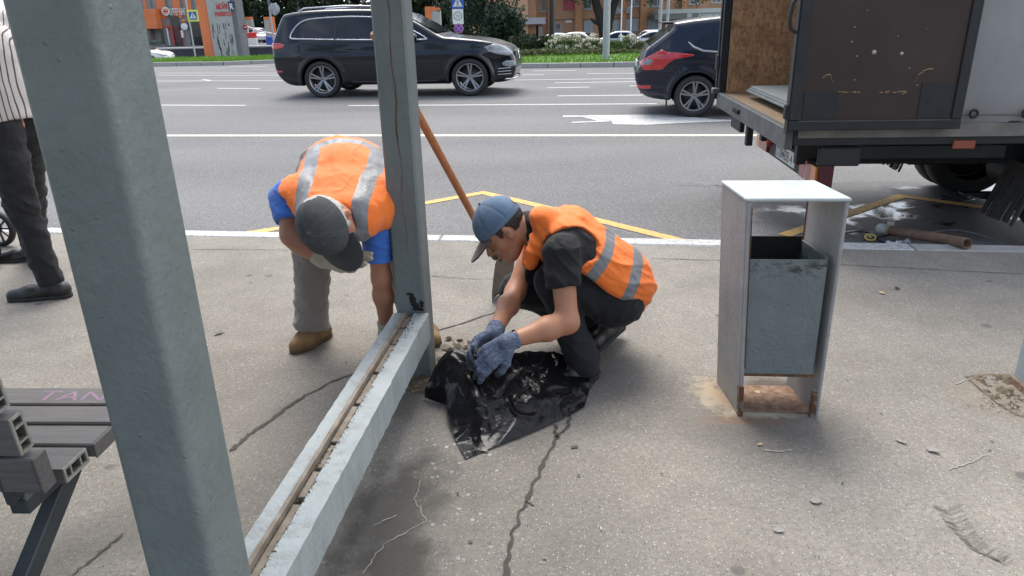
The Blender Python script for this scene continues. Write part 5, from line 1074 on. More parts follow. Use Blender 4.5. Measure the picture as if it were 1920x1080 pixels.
# ------------------------------------------------------------------ the SUV
def suv():
    gr, gf = G(609, 183.5, ROADZ), G(885.5, 183.5, ROADZ); rz = R(-6.5); d = np.array([math.cos(rz), math.sin(rz), 0]); n = np.array([-d[1], d[0], 0]); k = float(gf[0]-gr[0])/math.cos(rz)/3.135*.985
    root = thing('suv', 'large black suv with chrome window trim driving along the road', 'suv', gr-d*1.07*k+n*.93*k, rz); root.scale = (k, k, k*.97)
    prof = spline([(.36, .27), (.12, .42), (.02, .62), (.0, .95), (.02, 1.16), (.10, 1.36), (.24, 1.66), (.36, 1.735), (.9, 1.79), (1.6, 1.80), (2.3, 1.775), (2.75, 1.70), (3.15, 1.50), (3.62, 1.235), (3.9, 1.19), (4.5, 1.115), (4.88, 1.0), (5.06, .86), (5.13, .68), (5.12, .46), (4.98, .29), (4.4, .26), (2.6, .26), (.9, .26)], 5)
    S = CarShape(prof, (1.07, 4.205), .985, 1.13, .36, 5.15, .385, .43, .26, .12)
    body = S.shell(root, NAVY, .028)
    for s in (-1, 1):
        S.window(root, spline([(.50, 1.235), (.47, 1.29), (.56, 1.44), (.72, 1.565), (.95, 1.62), (1.6, 1.645), (2.2, 1.625), (2.62, 1.55), (3.0, 1.38), (3.32, 1.20), (3.30, 1.165), (2.9, 1.165), (1.8, 1.185), (.75, 1.22)], 4), s, CHROME, .017)
        for x0, x1 in ((1.42, 1.47), (2.36, 2.40)):
            mb = MB(); mb.tube([S.on(x0, 1.19, s, .003), S.on(x1, 1.62, s, .003)], .022, 8); mb.build('window_pillar', BLKP, root, False)
        mb = MB()
        for pts in ([(1.72, .42), (1.60, .7), (1.56, 1.0), (1.55, 1.17)], [(2.50, .40), (2.47, .8), (2.42, 1.17)], [(3.62, .45), (3.62, .8), (3.52, 1.13)], [(1.76, .40), (2.6, .38), (3.6, .42)]): 
            V = [S.on(x, z, s, -.002) for x, z in pts]; m2 = MB(); m2.tube(V, .006, 6); m2.build('door_gap', SEAM, root, False)
        for x in (1.63, 2.60):
            mb = MB(); p = S.on(x, 1.005, s, .008); mb.tube([p, p+np.array([.06, s*.018, .004]), p+np.array([.17, s*.018, .004]), p+np.array([.24, 0, 0])], [.008, .014, .014, .008], 8); mb.build('door_handle', NAVY, root, False)
        mb = MB(); mb.tube([(.62, s*.69, 1.775), (.75, s*.70, 1.83), (1.6, s*.71, 1.862), (2.35, s*.70, 1.835), (2.52, s*.69, 1.775)], [.012, .019, .019, .019, .012], 8); mb.build('roof_rail', CHROME, root, False)
        Fd = Field((2.95, min(s*.92, s*1.24), 1.08), (3.32, max(s*.92, s*1.24), 1.36), .012); Dm = Fd.union([Fd.ell((3.11, s*1.07, 1.22), ((1, 0, 0), (0, 1, 0), (0, 0, 1)), (.085, .11, .072)), Fd.cap((3.13, s*.93, 1.17), (3.12, s*1.02, 1.17), .022)], .03); me, V = Fd.mesh(Dm, 'mirror'); link('mirror', me, NAVY, root, False)
        S.region(root, 'headlight', LENS, (4.45, -1.02 if s < 0 else .4, .78), (5.2, -.4 if s < 0 else 1.02, 1.1), lambda Fd: polysd(Fd.X.astype(float), Fd.Z.astype(float), [(4.52, .995), (4.72, 1.045), (5.0, .97), (5.09, .85), (5.0, .80), (4.78, .84), (4.6, .90)]))
        S.region(root, 'fog_lamp', LENS, (4.8, -1.0 if s < 0 else .5, .54), (5.25, -.5 if s < 0 else 1.0, .74), lambda Fd: polysd(Fd.X.astype(float), Fd.Z.astype(float), [(4.86, .66), (4.95, .71), (5.1, .70), (5.14, .60), (5.0, .57), (4.89, .60)]))
        S.region(root, 'tail_light', REDL, (-.06, -1.02 if s < 0 else .45, .98), (.40, -.45 if s < 0 else 1.02, 1.2), lambda Fd: polysd(Fd.X.astype(float), Fd.Z.astype(float), [(-.1, 1.03), (-.1, 1.15), (.2, 1.15), (.33, 1.12), (.30, 1.05), (.12, 1.02)]))
        S.region(root, 'reflector', REDL, (-.06, -1.0 if s < 0 else .55, .5), (.35, -.55 if s < 0 else 1.0, .62), lambda Fd: polysd(Fd.X.astype(float), Fd.Z.astype(float), [(-.1, .53), (-.1, .575), (.22, .585), (.22, .54)]))
        for zz in (.43, .49, .55):
            mb = MB(); mb.tube([S.on(4.78, zz, s, .002), S.on(4.95, zz+.004, s, .006), S.on(5.04, zz+.006, s, .004)], .008, 6); mb.build('air_vane', CHROME, root, False)
        mb = MB(); mb.tube([S.on(1.72, .33, s, .0), S.on(2.6, .315, s, .01), S.on(3.55, .33, s, .0)], .022, 8); mb.build('sill_strip', BLKP, root, False)
        for ax in S.axles: make_wheel(root, (ax, s*.855, .385), s, .385, .26, 5)
    mb = MB(); mb.frame((5.09, 0, .80), (-.05, 0, 1), (0, 1, 0), (1, 0, .05), -.20, .10, -.46, .46, -.03, .028, 0, .02)
    for k in range(14): mb.frame((5.122, -.42+.0646*k, .80), (-.05, 0, 1), (0, 1, 0), (1, 0, .05), -.16, .07, -.010, .010, 0, .012, 1)
    mb.lathe((5.135, 0, .78), (1, 0, .05), [(0, .09), (.012, .09), (.012, .078), (0, .078)], 24, 1); mb.build('grille', [BLKP, CHROME], root, False)
    mb = MB(); mb.tube([(4.93, -.86, .335), (5.08, -.6, .33), (5.13, -.2, .325), (5.13, .2, .325), (5.08, .6, .33), (4.93, .86, .335)], .020, 8); mb.build('bumper_strip', CHROME, root, False)
    for (a, b, y0, y1, nm) in (((2.84, 1.672), (3.53, 1.292), .70, .80, 'windscreen'), ((.118, 1.40), (.225, 1.62), .70, .66, 'rear_window')):
        a3, b3 = np.array([a[0], 0, a[1]]), np.array([b[0], 0, b[1]]); dd = unit(b3-a3); nn = np.array([-dd[2], 0, dd[0]]); nn = nn if (nn[0] > 0) == (nm == 'windscreen') else -nn
        mb = MB(); mb.sheet([a3+nn*.014+np.array([0, -y0, 0]), b3+nn*.014+np.array([0, -y1, 0]), b3+nn*.014+np.array([0, y1, 0]), a3+nn*.014+np.array([0, y0, 0])]); mb.build(nm, GLASS, root, False)
suv()

# ------------------------------------------------------------------ the hatchback behind the lorry
def hatchback():
    g = G(1300, 220.5, ROADZ); root = thing('hatchback', 'dark blue hatchback with red tail light passing behind the truck', 'hatchback', g-E1*.88+N1*.90, YAW)
    prof = spline([(.30, .27), (.08, .36), (.0, .50), (-.02, .66), (.05, .80), (.10, .93), (.16, 1.03), (.34, 1.16), (.52, 1.31), (.50, 1.355), (.60, 1.385), (1.0, 1.43), (1.6, 1.465), (2.2, 1.44), (2.7, 1.32), (3.3, 1.02), (3.9, .92), (4.25, .76), (4.33, .5), (4.2, .28), (2.4, .24), (1.0, .24)], 5)
    S = CarShape(prof, (.88, 3.53), .905, .98, .34, 4.33, .312, .35, .2, .17); S.shell(root, NAVY2, .026)
    for s in (-1, 1):
        S.window(root, spline([(.80, 1.06), (.98, .985), (1.2, .965), (2.2, .945), (2.85, .95), (2.80, 1.0), (2.45, 1.22), (2.1, 1.33), (1.6, 1.36), (1.2, 1.315)], 4), s, None)
        mb = MB(); mb.tube([S.on(x, z, s, .006) for x, z in ((.74, 1.10), (.82, 1.03), (.96, .972), (1.2, .95), (1.8, .935), (2.85, .935))], [.010, .017, .017, .015, .014, .012], 8); mb.build('window_trim', CHROME, root, False)
        S.region(root, 'tail_light', REDL, (-.06, -.95 if s < 0 else .40, .60), (.95, -.40 if s < 0 else .95, 1.08), lambda Fd: polysd(Fd.X.astype(float), Fd.Z.astype(float), [(.02, .80), (.16, .90), (.36, 1.00), (.44, .965), (.82, .93), (.84, .905), (.56, .86), (.46, .80), (.38, .71), (.10, .70)]), .012)
        S.region(root, 'reverse_light', LENS, (-.06, -.95 if s < 0 else .40, .70), (.30, -.40 if s < 0 else .95, .9), lambda Fd: polysd(Fd.X.astype(float), Fd.Z.astype(float), [(.03, .775), (.15, .865), (.25, .85), (.20, .775)]), .018)
        S.region(root, 'reflector', REDL, (-.08, -.9 if s < 0 else .5, .40), (.30, -.5 if s < 0 else .9, .50), lambda Fd: polysd(Fd.X.astype(float), Fd.Z.astype(float), [(-.1, .425), (-.1, .475), (.22, .475), (.22, .425)]), .008)
        mb = MB(); mb.tube([S.on(1.25, .35, s, -.002), S.on(1.12, .6, s, -.002), S.on(1.16, .95, s, -.002)], .005, 6); mb.build('door_gap', SEAM, root, False)
        mb = MB(); mb.bar(S.on(1.30, .845, s, .012), S.on(1.50, .85, s, .012), .02, .025); mb.build('door_handle', NAVY2, root, False)
        for ax in S.axles: make_wheel(root, (ax, s*.785, .312), s, .312, .215, 5, rimr=.72)
        mb = MB(); mb.box(.46, .475, min(s*.70, s*.88), max(s*.70, s*.88), .10, .32); mb.build('mud_flap', RUBBER, root, False)
    mb = MB(); a3, b3 = np.array([.175, 0, 1.055]), np.array([.475, 0, 1.285]); dd = unit(b3-a3); nn = np.array([-dd[2], 0, dd[0]]); nn = nn if nn[0] < 0 else -nn; mb.sheet([a3+nn*.02-np.array([0, .66, 0]), b3+nn*.02-np.array([0, .58, 0]), b3+nn*.02+np.array([0, .58, 0]), a3+nn*.02+np.array([0, .66, 0])][::-1]); mb.build('rear_window', GLASS, root, False)
    mb = MB(); mb.box(.36, .62, -.58, .58, 1.352, 1.385, 0, .012); mb.build('spoiler', NAVY2, root, False)
    mb = MB(); mb.box(.0, .022, -.26, .26, .70, .81, 0, .004); mb.build('licence_plate', M('plate_white', (.7, .7, .68)), root, False)
    mb = MB(); mb.tube([(.10, .45, .26), (.3, .45, .26)], .03, 12); mb.build('exhaust', DISC, root, False)
hatchback()

# ------------------------------------------------------------------ small parked cars far off: one shape, copied
def parked_car(paintm, label, loc, rz, group, proto=None):
    if proto:
        o = copy_tree(proto); o['label'] = label; o.location = [float(v) for v in loc]; o.rotation_euler = (0, 0, rz)
        for ch in children(o):
            if ch.name.startswith('body'):
                ch.data = ch.data.copy(); ch.data.materials.clear(); ch.data.materials.append(paintm)
        return o
    root = thing('parked_car', label, 'car', (0, 0, 0), 0, group)
    prof = spline([(.25, .28), (.04, .45), (.0, .72), (.06, .95), (.5, 1.02), (1.0, 1.36), (1.5, 1.45), (2.2, 1.42), (2.75, 1.22), (3.2, .98), (3.9, .90), (4.3, .75), (4.4, .5), (4.25, .27), (2.4, .24)], 4)
    S = CarShape(prof, (.85, 3.5), .88, .95, .36, 4.4, .31, .35); S.shell(root, paintm, .05)
    for s in (-1, 1):
        S.window(root, spline([(.85, .99), (1.15, 1.27), (1.5, 1.35), (2.1, 1.33), (2.55, 1.18), (2.95, .98), (2.2, .96)], 3), s, None)
        for ax in S.axles: make_wheel(root, (ax, s*.77, .31), s, .31, .2, 5, double=False)
        S.region(root, 'headlight', LENS, (3.8, -.95 if s < 0 else .3, .55), (4.5, -.3 if s < 0 else .95, .85), lambda Fd: polysd(Fd.X.astype(float), Fd.Z.astype(float), [(3.9, .80), (4.15, .80), (4.5, .68), (4.5, .60), (4.2, .64)]), .01, .03)
        S.region(root, 'tail_light', REDL, (-.08, -.95 if s < 0 else .3, .62), (.4, -.3 if s < 0 else .95, .95), lambda Fd: polysd(Fd.X.astype(float), Fd.Z.astype(float), [(-.1, .7), (-.1, .88), (.25, .9), (.2, .75)]), .01, .03)
    for (a, b, y0, y1, nm) in (((2.60, 1.27), (3.10, 1.03), .60, .70, 'windscreen'), ((.55, 1.07), (.98, 1.34), .66, .58, 'rear_window')):
        a3, b3 = np.array([a[0], 0, a[1]]), np.array([b[0], 0, b[1]]); dd = unit(b3-a3); nn = np.array([-dd[2], 0, dd[0]]); nn = nn if nn[2] > 0 else -nn
        mb = MB(); mb.sheet([a3+nn*.03+np.array([0, -y0, 0]), b3+nn*.03+np.array([0, -y1, 0]), b3+nn*.03+np.array([0, y1, 0]), a3+nn*.03+np.array([0, y0, 0])]); mb.build(nm, GLASS, root, False)
    root.location = [float(v) for v in loc]; root.rotation_euler = (0, 0, rz); return root
grp = 'cars parked in the lot on the left'
PARK = parked_car(WHITEP, 'white saloon at the far left edge of the lawn, nose to the right', np.array([float(atY(321, 108, 54)[0])-4.35, 54.3, tz(-25, 54.3)]), R(-6), grp)
pk = [(461, 84, REDP, 'wine red car in front of the white cars beside the sign pylon', -40), (466, 77, WHITEP, 'white car behind the wine red car beside the sign pylon', -38), (482, 80, SILVP, 'silver car between two white cars in the car park', -38), (494, 78, WHITEP, 'white car furthest right of the pale cars in the car park', -36), (506, 76, DKP, 'dark car parked at the right end beyond the white cars', -36)]
for x, y, m, lab, rz in pk: g = GF(x, y); parked_car(m, lab, g-np.array([2.0, 0, 0]), R(rz), grp, PARK)
pr_ = [(1050, 93, WHITEP, 'white car behind the blue spruce and flowers', 172), (1085, 92, WHITEP, 'white car just left of the big dark tree trunk', 168), (1172, 92, SILVP, 'silver car just right of the big dark tree trunk', 170), (1205, 93, WHITEP, 'white car behind the white flowering bush and iron trellis', 100), (1240, 92, WHITEP, 'white car between the two thin flagpoles behind the hatchback', 165), (1290, 91, SILVP, 'silver car hidden behind the roof of the hatchback', 165)]
for x, y, m, lab, rz in pr_: g = atY(x, 60, 55.0+(x % 3)); g[2] = tz(g[0], g[1]); parked_car(m, lab, g+np.array([1.5, 0, 0]), R(rz), 'cars parked before the brick building', PARK)

# ------------------------------------------------------------------ the lorry
def lorry():
    rz = R(-5.0); T = np.array([math.cos(rz), math.sin(rz), 0]); Nn = np.array([-math.sin(rz), math.cos(rz), 0]); O = np.array([1.74, 4.48, 0]); root = thing('truck', 'box truck with an open rear, brown door folded back and plywood lining', 'truck', O*[1, 1, 0]+UP*ROADZ, rz)
    DZ = .70; Wd = 2.28; L = 3.3; HT = 2.75
    b = lambda mb, *a, mi=0, bev=0.0: mb.frame(O, T, Nn, UP, *a, mi, bev)
    FR = M('black_truck_steel', (.014, .016, .019), (.008, .009, .011), 12, .55, bump=.25, space='pos'); GRYB = M('grey_deck_edge', (.085, .088, .09), (.05, .052, .054), 10, .6, bump=.35, space='pos')
    m, t, bb = newmat('oriented_strand_board'); v = t.obj(); vo = t.voro(t.scale(v, (44, 44, 19)), 1.0); vv = t.node('ShaderNodeSeparateColor'); t.put(vv.inputs[0], vo.outputs['Color']); vo2 = t.voro(t.scale(v, (22, 50, 60)), 1.0); v2 = t.node('ShaderNodeSeparateColor'); t.put(v2.inputs[0], vo2.outputs['Color'])
    c = t.mix(vv.outputs[0], (.50, .27, .125), (.26, .12, .052)); c = t.mix(t.math('MULTIPLY', v2.outputs[1], .5), c, (.56, .33, .17)); c = t.mix(t.math('MULTIPLY', t.ramp(t.noise(v, 4, 5, .6), .5, .75), .55), c, (.10, .045, .022)); c = t.mix(t.ramp(t.noise(v, 24, 4, .7), .66, .72), c, (.045, .022, .012))
    setb(t, bb, col=c, rough=.75, normal=t.bump(vv.outputs[0], .25, .004)); OSB = m
    FLOOR = M('worn_plywood_floor', (.27, .185, .105), (.16, .105, .058), 6, .75, bump=.3, stretch=(1, 5, 5))
    m, t, bb = newmat('tarpaulin'); v = t.pos(); c = t.mix(t.ramp(t.noise(v, 2.5, 5), .3, .7), (.30, .30, .295), (.23, .23, .226)); sz = t.node('ShaderNodeSeparateXYZ'); t.put(sz.inputs[0], v); dirt = t.math('MULTIPLY', t.ramp(t.math('ADD', sz.outputs[2], t.math('MULTIPLY', t.noise(v, 5, 5), .25)), 1.05, .82), .6); c = t.mix(dirt, c, (.13, .115, .095))
    setb(t, bb, col=c, rough=.55, normal=t.bump(t.noise(t.scale(v, (1, 1, .6)), 3, 3, .5, .2), .25, .05)); TARP = m
    m, t, bb = newmat('brown_door_skin'); v = t.pos(); c = t.mix(t.ramp(t.noise(v, 3, 5), .3, .7), (.036, .018, .014), (.021, .011, .009)); spk = t.voro(v, 14); sc_ = t.node('ShaderNodeSeparateColor'); t.put(sc_.inputs[0], spk.outputs['Color']); k = t.math('MULTIPLY', t.math('LESS_THAN', t.math('ADD', spk.outputs['Distance'], t.math('MULTIPLY', t.noise(v, 60, 3), .05)), .075), t.math('GREATER_THAN', sc_.outputs[0], .55)); c = t.mix(t.math('MULTIPLY', k, .8), c, (.45, .42, .38))
    setb(t, bb, col=c, rough=t.mixf(t.noise(v, 6, 4), .38, .55), normal=t.bump(t.noise(v, 5, 3), .25, .02)); DOORM = m
    # deck
    mb = MB(); b(mb, .03, L, .05, Wd-.05, DZ-.035, DZ, mi=0); mb.build('floor', FLOOR, root)
    mb = MB(); b(mb, -.02, .028, 0, Wd, DZ-.125, DZ+.004, bev=.005); mb.build('rear_beam', GRYB, root)
    mb = MB(); b(mb, .03, L, 0, .048, DZ-.10, DZ-.002, bev=.004); mb.build('side_beam', FR, root); mb = MB(); b(mb, .03, L, Wd-.048, Wd, DZ-.10, DZ-.002, bev=.004); mb.build('side_beam', FR, root)
    # far wall lined with board, corner posts, front wall, roof
    mb = MB(); b(mb, .05, L, Wd-.075, Wd-.052, DZ+.002, HT); mb.build('plywood_lining', OSB, root)
    mb = MB(); b(mb, .05, L, Wd-.05, Wd-.03, DZ+.002, HT); mb.build('far_tarpaulin', TARP, root)
    for y in (0.0, Wd-.05): mb = MB(); b(mb, -.018, .045, y, y+.05, DZ+.005, HT, bev=.004); mb.build('corner_post', FR, root)
    mb = MB(); b(mb, L, L+.04, 0, Wd, DZ, HT); b(mb, -.02, L+.04, 0, Wd, HT+.002, HT+.05); mb.build('box_shell', TARP, root)
    # near tarpaulin with a wavy hem, held by a cord through rings
    n1, n2 = 90, 40; V = []; Fc = []
    for j in range(n2):
        z = DZ+.025+(HT-DZ-.03)*(j/(n2-1))**1.6
        for i in range(n1):
            s = .04+(L-.04)*i/(n1-1); w = .010*math.sin(s*9)*max(0, 1-(z-DZ)/.35)+.012*float(noise3(np.array([s*3.]), np.array([z*2.]), np.array([.2]))[0]); V.append(O+T*s+Nn*(.006-abs(w))+UP*(z+.008*math.sin(s*11)*(1 if j == 0 else 0)))
    Fc = [(j*n1+i, j*n1+i+1, (j+1)*n1+i+1, (j+1)*n1+i) for j in range(n2-1) for i in range(n1-1)]; mb = MB(); mb.add(V, Fc, 0, True); b(mb, .05, L, .02, .03, DZ+.01, HT); tp = mb.build('near_tarpaulin', TARP, root)
    mb = MB(); mb.tube([O+T*s+Nn*(-.022)+UP*(DZ+.075+.004*math.sin(s*7)) for s in np.linspace(1.0, L, 40)], .0035, 6); mb.build('cord', GRYB, tp)
    for s in (1.06, 1.36, 1.66, 1.96, 2.26): mb = MB(); c = O+T*s-Nn*.020+UP*(DZ+.085); mb.lathe(c, -Nn, [(0, .014), (.006, .017), (.01, .024), (.004, .028), (0, .03)], 14); mb.build('ring', FR, tp)
    mb = MB(); b(mb, .05, L, -.022, -.012, DZ-.05, DZ+.03, bev=.002); mb.build('side_skirt', M('dirty_skirt', (.20, .185, .165), (.12, .108, .095), 7, .75, bump=.3, space='pos'), root)
    # the door folded back along the near side
    d0, d1, y0, y1, zt = -.03, .955, -.095, -.050, HT-.02; ZB = DZ+.012
    mb = MB(); b(mb, d0, d1, y0+.012, y1, ZB, zt, mi=0); door = mb.build('door', DOORM, root)
    mb = MB(); fw_ = .055
    b(mb, d0-.004, d1+.004, y0, y0+.0115, ZB-.004, ZB+fw_, bev=.004); b(mb, d0-.004, d0+fw_, y0, y0+.0115, ZB+fw_+.001, zt, bev=.004); b(mb, d1-fw_, d1+.004, y0, y0+.0115, ZB+fw_+.001, zt, bev=.004); b(mb, d0-.012, d0-.0005, y0+.0125, y1+.03, ZB-.03, zt, bev=.003); mb.build('door_frame', FR, door)
    mb = MB(); b(mb, d0+.07, d0+.27, y0+.008, y0+.0115, ZB+.06, ZB+.22); mb.build('repair_patch', FR, door); mb = MB(); b(mb, d1-.25, d1-.065, y0+.008, y0+.0115, ZB+.06, ZB+.26); mb.build('repair_patch', FR, door)
    mb = MB(); b(mb, d0+.05, d1-.06, y0-.003, y0-.0005, ZB+.048, ZB+.053); mb.build('worn_edge', GRYB, door)
    mb = MB()
    for k in range(46):
        s = random.uniform(.20, .62); z = ZB+.215+random.gauss(0, .003); 
        if .36 < s < .44: continue
        w = random.uniform(.002, .012); h = random.uniform(.001, .004); P = O+T*s+Nn*(y0+.0095)+UP*z; mb.sheet([P-T*w, P+T*w-UP*h*.3, P+T*w*.8+UP*h, P-T*w*.7+UP*h*.8])
    for (s, z, pts) in ((.13, .30, ((0, 0), (.02, .018), (.045, .02), (.06, -.02))), (.66, .27, ((0, 0), (.01, .04), (.035, .055))), (.69, .33, ((0, 0), (.03, .012), (.06, .012))), (.6, .2, ((0, 0), (.015, .012), (.018, .028)))):
        Q = [O+T*(s+x)+Nn*(y0+.0092)+UP*(ZB+z+y) for x, y in pts]
        for i in range(len(Q)-1): mb.sheet([Q[i]-UP*.002, Q[i+1]-UP*.002, Q[i+1]+UP*.002, Q[i]+UP*.002])
    mb.build('scratches', M('bare_scratch', (.50, .34, .16), (.35, .22, .1)), door)
    for (s, z, r) in ((.405, .44, .013), (.27, .50, .005), (.31, .42, .004), (.275, .58, .004), (.56, .43, .010)):
        mb = MB(); mb.lathe(O+T*s+Nn*(y0+.0115)+UP*(ZB+z), -Nn, [(0, r), (.003, r*.9), (.005, r*.3), (.005, .0005)], 12); mb.build('bolt', M('zinc_bolt', (.45, .44, .42), None, 20, .5, metal=.5), door)
    mb = MB(); hz = ZB+.56; q = O+Nn*(y0+.03)
    mb.tube([q+T*(d0+.0)+UP*(hz+.20), q+T*(d0-.03)+UP*(hz+.19), q+T*(d0-.052)+UP*(hz+.15), q+T*(d0-.058)+UP*(hz+.08), q+T*(d0-.05)+UP*(hz+.02), q+T*(d0-.02)+UP*(hz+.0), q+T*(d0-.0)+UP*(hz+.0)], .0115, 10); mb.build('door_handle', FR, door)
    for z in (.06, .95): mb = MB(); b(mb, d0-.03, d0+.01, y0+.02, y1+.02, ZB+z, ZB+z+.09, bev=.006); mb.build('hinge', FR, door)
    mb = MB(); b(mb, -.03, .93, Wd+.015, Wd+.055, ZB, zt, bev=.004); mb.build('far_door', FR, root)
    mb = MB(); b(mb, -.07, .0, Wd-.06, Wd+.03, DZ-.01, DZ+.04, bev=.006); mb.build('latch', GRYB, root); mb = MB(); b(mb, -.05, -.022, Wd+.0, Wd+.03, DZ+.20, DZ+.33, bev=.005); mb.build('latch', GRYB, root)
    for k in range(3): mb = MB(); p = O-T*.022+Nn*(1.32+.07*k)+UP*(DZ-.055); mb.tube([p, p-T*.022], .02, 10); mb.build('marker_light', BLKP, root)
    # under the deck
    mb = MB()
    for y in (.62, 1.62): b(mb, .25, L+1.6, y, y+.07, DZ-.34, DZ-.13, bev=.004)
    for s in (.45, 1.2, 2.0, 2.9): b(mb, s, s+.06, .1, Wd-.1, DZ-.12, DZ-.04)
    mb.build('chassis', FR, root)
    mb = MB(); b(mb, .10, .14, 1.78, 2.16, DZ-.29, DZ-.127, bev=.004); mb.build('underride_bracket', FR, root)
    mb = MB(); b(mb, .02, .07, 1.17, 1.23, DZ-.30, DZ-.127, bev=.004); mb.build('bracket', FR, root)
    mb = MB(); b(mb, .55, 1.5, .30, .60, DZ-.27, DZ-.13, bev=.03); mb.build('tool_box', FR, root)
    mb = MB(); b(mb, .98, 1.11, -.012, .0, DZ-.125, DZ-.075, bev=.003); mb.build('side_marker', M('dull_orange_reflector', (.30, .075, .04), None, 20, .4), root)
    mb = MB(); b(mb, .20, .46, .02, .05, DZ-.235, DZ-.115, bev=.01); mb.build('wing_plate', M('dark_plate', (.02, .021, .023), None, 10, .6), root)
    # bumper with lamps and plate
    b0, bz0, bz1 = .335, .245, .40; ya, yb = .36, 2.06
    mb = MB(); b(mb, b0, b0+.09, ya+.012, yb-.012, bz0, bz1, bev=.006); bp = mb.build('bumper', FR, root)
    mb = MB(); b(mb, b0-.003, b0+.093, ya, ya+.011, bz0-.004, bz1+.004, bev=.002); mb.build('bumper_end', M('maroon_plastic', (.12, .02, .03), None, 10, .4), bp)
    for sgn, y in ((1, ya+.02), (-1, yb-.02)):
        q = lambda a, c: (min(y+sgn*a, y+sgn*c), max(y+sgn*a, y+sgn*c)); mb = MB()
        for a, c, mi in ((0, .10, 1), (.101, .20, 0), (.201, .225, 2), (.226, .36, 0)): y2, y3 = q(a, c); b(mb, b0-.022, b0-.001, y2, y3, bz0+.012, bz1-.010, mi=mi, bev=.003)
        mb.build('tail_lamp', [M('red_lorry_lens', (.32, .018, .03), (.24, .012, .02), 18, .25, coat=.6), ORL, M('pale_lens', (.55, .40, .40), None, 14, .2)], bp)
        mb = MB(); mb.lathe(O+T*(b0-.0005)+Nn*(y+sgn*.41)+UP*(bz1-.045), -T, [(0, .033), (.035, .033), (.044, .022), (.046, .001)], 18); mb.build('round_reflector', REDL, bp)
    mb = MB(); b(mb, b0-.012, b0-.001, .90, 1.42, bz0+.028, bz0+.14, bev=.002); pl = mb.build('licence_plate', M('plate_white', (.7, .7, .68)), bp)
    mb = MB(); text_mb(mb, 'О284ВВ 4', O+T*(b0-.0135)+Nn*1.405+UP*(bz0+.045), -Nn, UP, .105, 0, 0, 'LEFT', .98, .0008); mb.build('plate_number', BLKP, pl)
    # wheels, mud flaps, cab
    def lw(p):
        c = O+T*p[0]+Nn*p[1]+UP*(ROADZ+.345); mb = MB(); ax = Nn*p[2]; mb.lathe(c, ax, [(-.10, .22), (-.10, .31), (-.07, .342), (.07, .345), (.10, .31), (.10, .22), (.03, .20), (.02, .001)], 40); w = mb.build('wheel', TYRE, root); mb = MB(); mb.lathe(c, ax, [(.03, .21), (.035, .12), (.08, .10), (.085, .001)], 24); mb.build('rim', GRYB, w)
    for s in (2.05, 5.0):
        for y, sg in (((.24, -1), (Wd-.24, 1), (.46, -1), (Wd-.46, 1)) if s < 3 else ((.30, -1), (Wd-.30, 1))): lw((s, y, sg))
    mb = MB(); mb.tube([O+T*2.05+Nn*.3+UP*(ROADZ+.345), O+T*2.05+Nn*(Wd-.3)+UP*(ROADZ+.345)], .06, 12); mb.tube([O+T*2.05+Nn*(Wd/2-.12)+UP*(ROADZ+.345), O+T*2.05+Nn*(Wd/2+.12)+UP*(ROADZ+.345)], .15, 16)
    for y in (.5, Wd-.5):
        for k in range(4): b(mb, 1.35+.06*k, 2.75-.06*k, y-.035, y+.035, ROADZ+.30-.014*k, ROADZ+.3125-.014*k)
    mb.build('rear_axle', FR, root)
    FL = M('ribbed_rubber', (.035, .032, .03), (.06, .055, .05), 30, .85, bump=.9, stretch=(10, 10, .6), space='pos')
    for y in (.08, Wd-.46):
        mb = MB(); p0 = O+T*1.60+Nn*y+UP*.42; 
        for k in range(19):
            w = .02; mb.bar(p0+Nn*(w*k), p0+Nn*(w*k)-T*random.uniform(.10, .14)-UP*(.36+random.uniform(-.015, .01)), .0185, .012, up=T)
        mb.build('mud_flap', FL, root)
    mb = MB(); cab = [(L+.15, .25), (L+.15, 2.05), (L+.35, 2.15), (L+1.1, 2.1), (L+1.75, 1.35), (L+2.5, 1.15), (L+2.6, .45), (L+2.55, .2)]; mb.prism(cab, O+Nn*.16, T, UP, Nn, 0, Wd-.32); cb = mb.build('cab', WHITEP, root)
    for y in (.155, Wd-.155): mb = MB(); P = [O+T*x+Nn*y+UP*z for x, z in ((L+.55, 1.35), (L+.55, 1.95), (L+1.08, 1.98), (L+1.58, 1.38))]; mb.sheet(P if y < 1 else P[::-1]); mb.build('cab_window', GLASS, cb)
    # load: grey sheets on bearers
    ld = thing('panel_stack', 'grey sheets lying on bearers on the truck bed', 'panels', O+T*.9+Nn*1.3+UP*DZ, rz)
    SHT = M('grey_sheet', (.20, .22, .21), (.14, .155, .15), 6, .6, bump=.2)
    for k in range(3): mb = MB(); b(mb, .13+.015*k, 2.2, .62+.01*k, 1.80-.012*k, DZ+.052+.0165*k, DZ+.067+.0165*k, bev=.002); mb.build('sheet', SHT if k < 2 else M('pale_grey_sheet', (.27, .29, .285), (.21, .23, .225), 5, .5), ld)
    for s in (.26, 1.2, 2.0): mb = MB(); b(mb, s, s+.08, .66, 1.76, DZ+.001, DZ+.051, bev=.003); mb.build('bearer', M('old_wood', (.12, .085, .055), None, 12, .85), ld)
lorry()
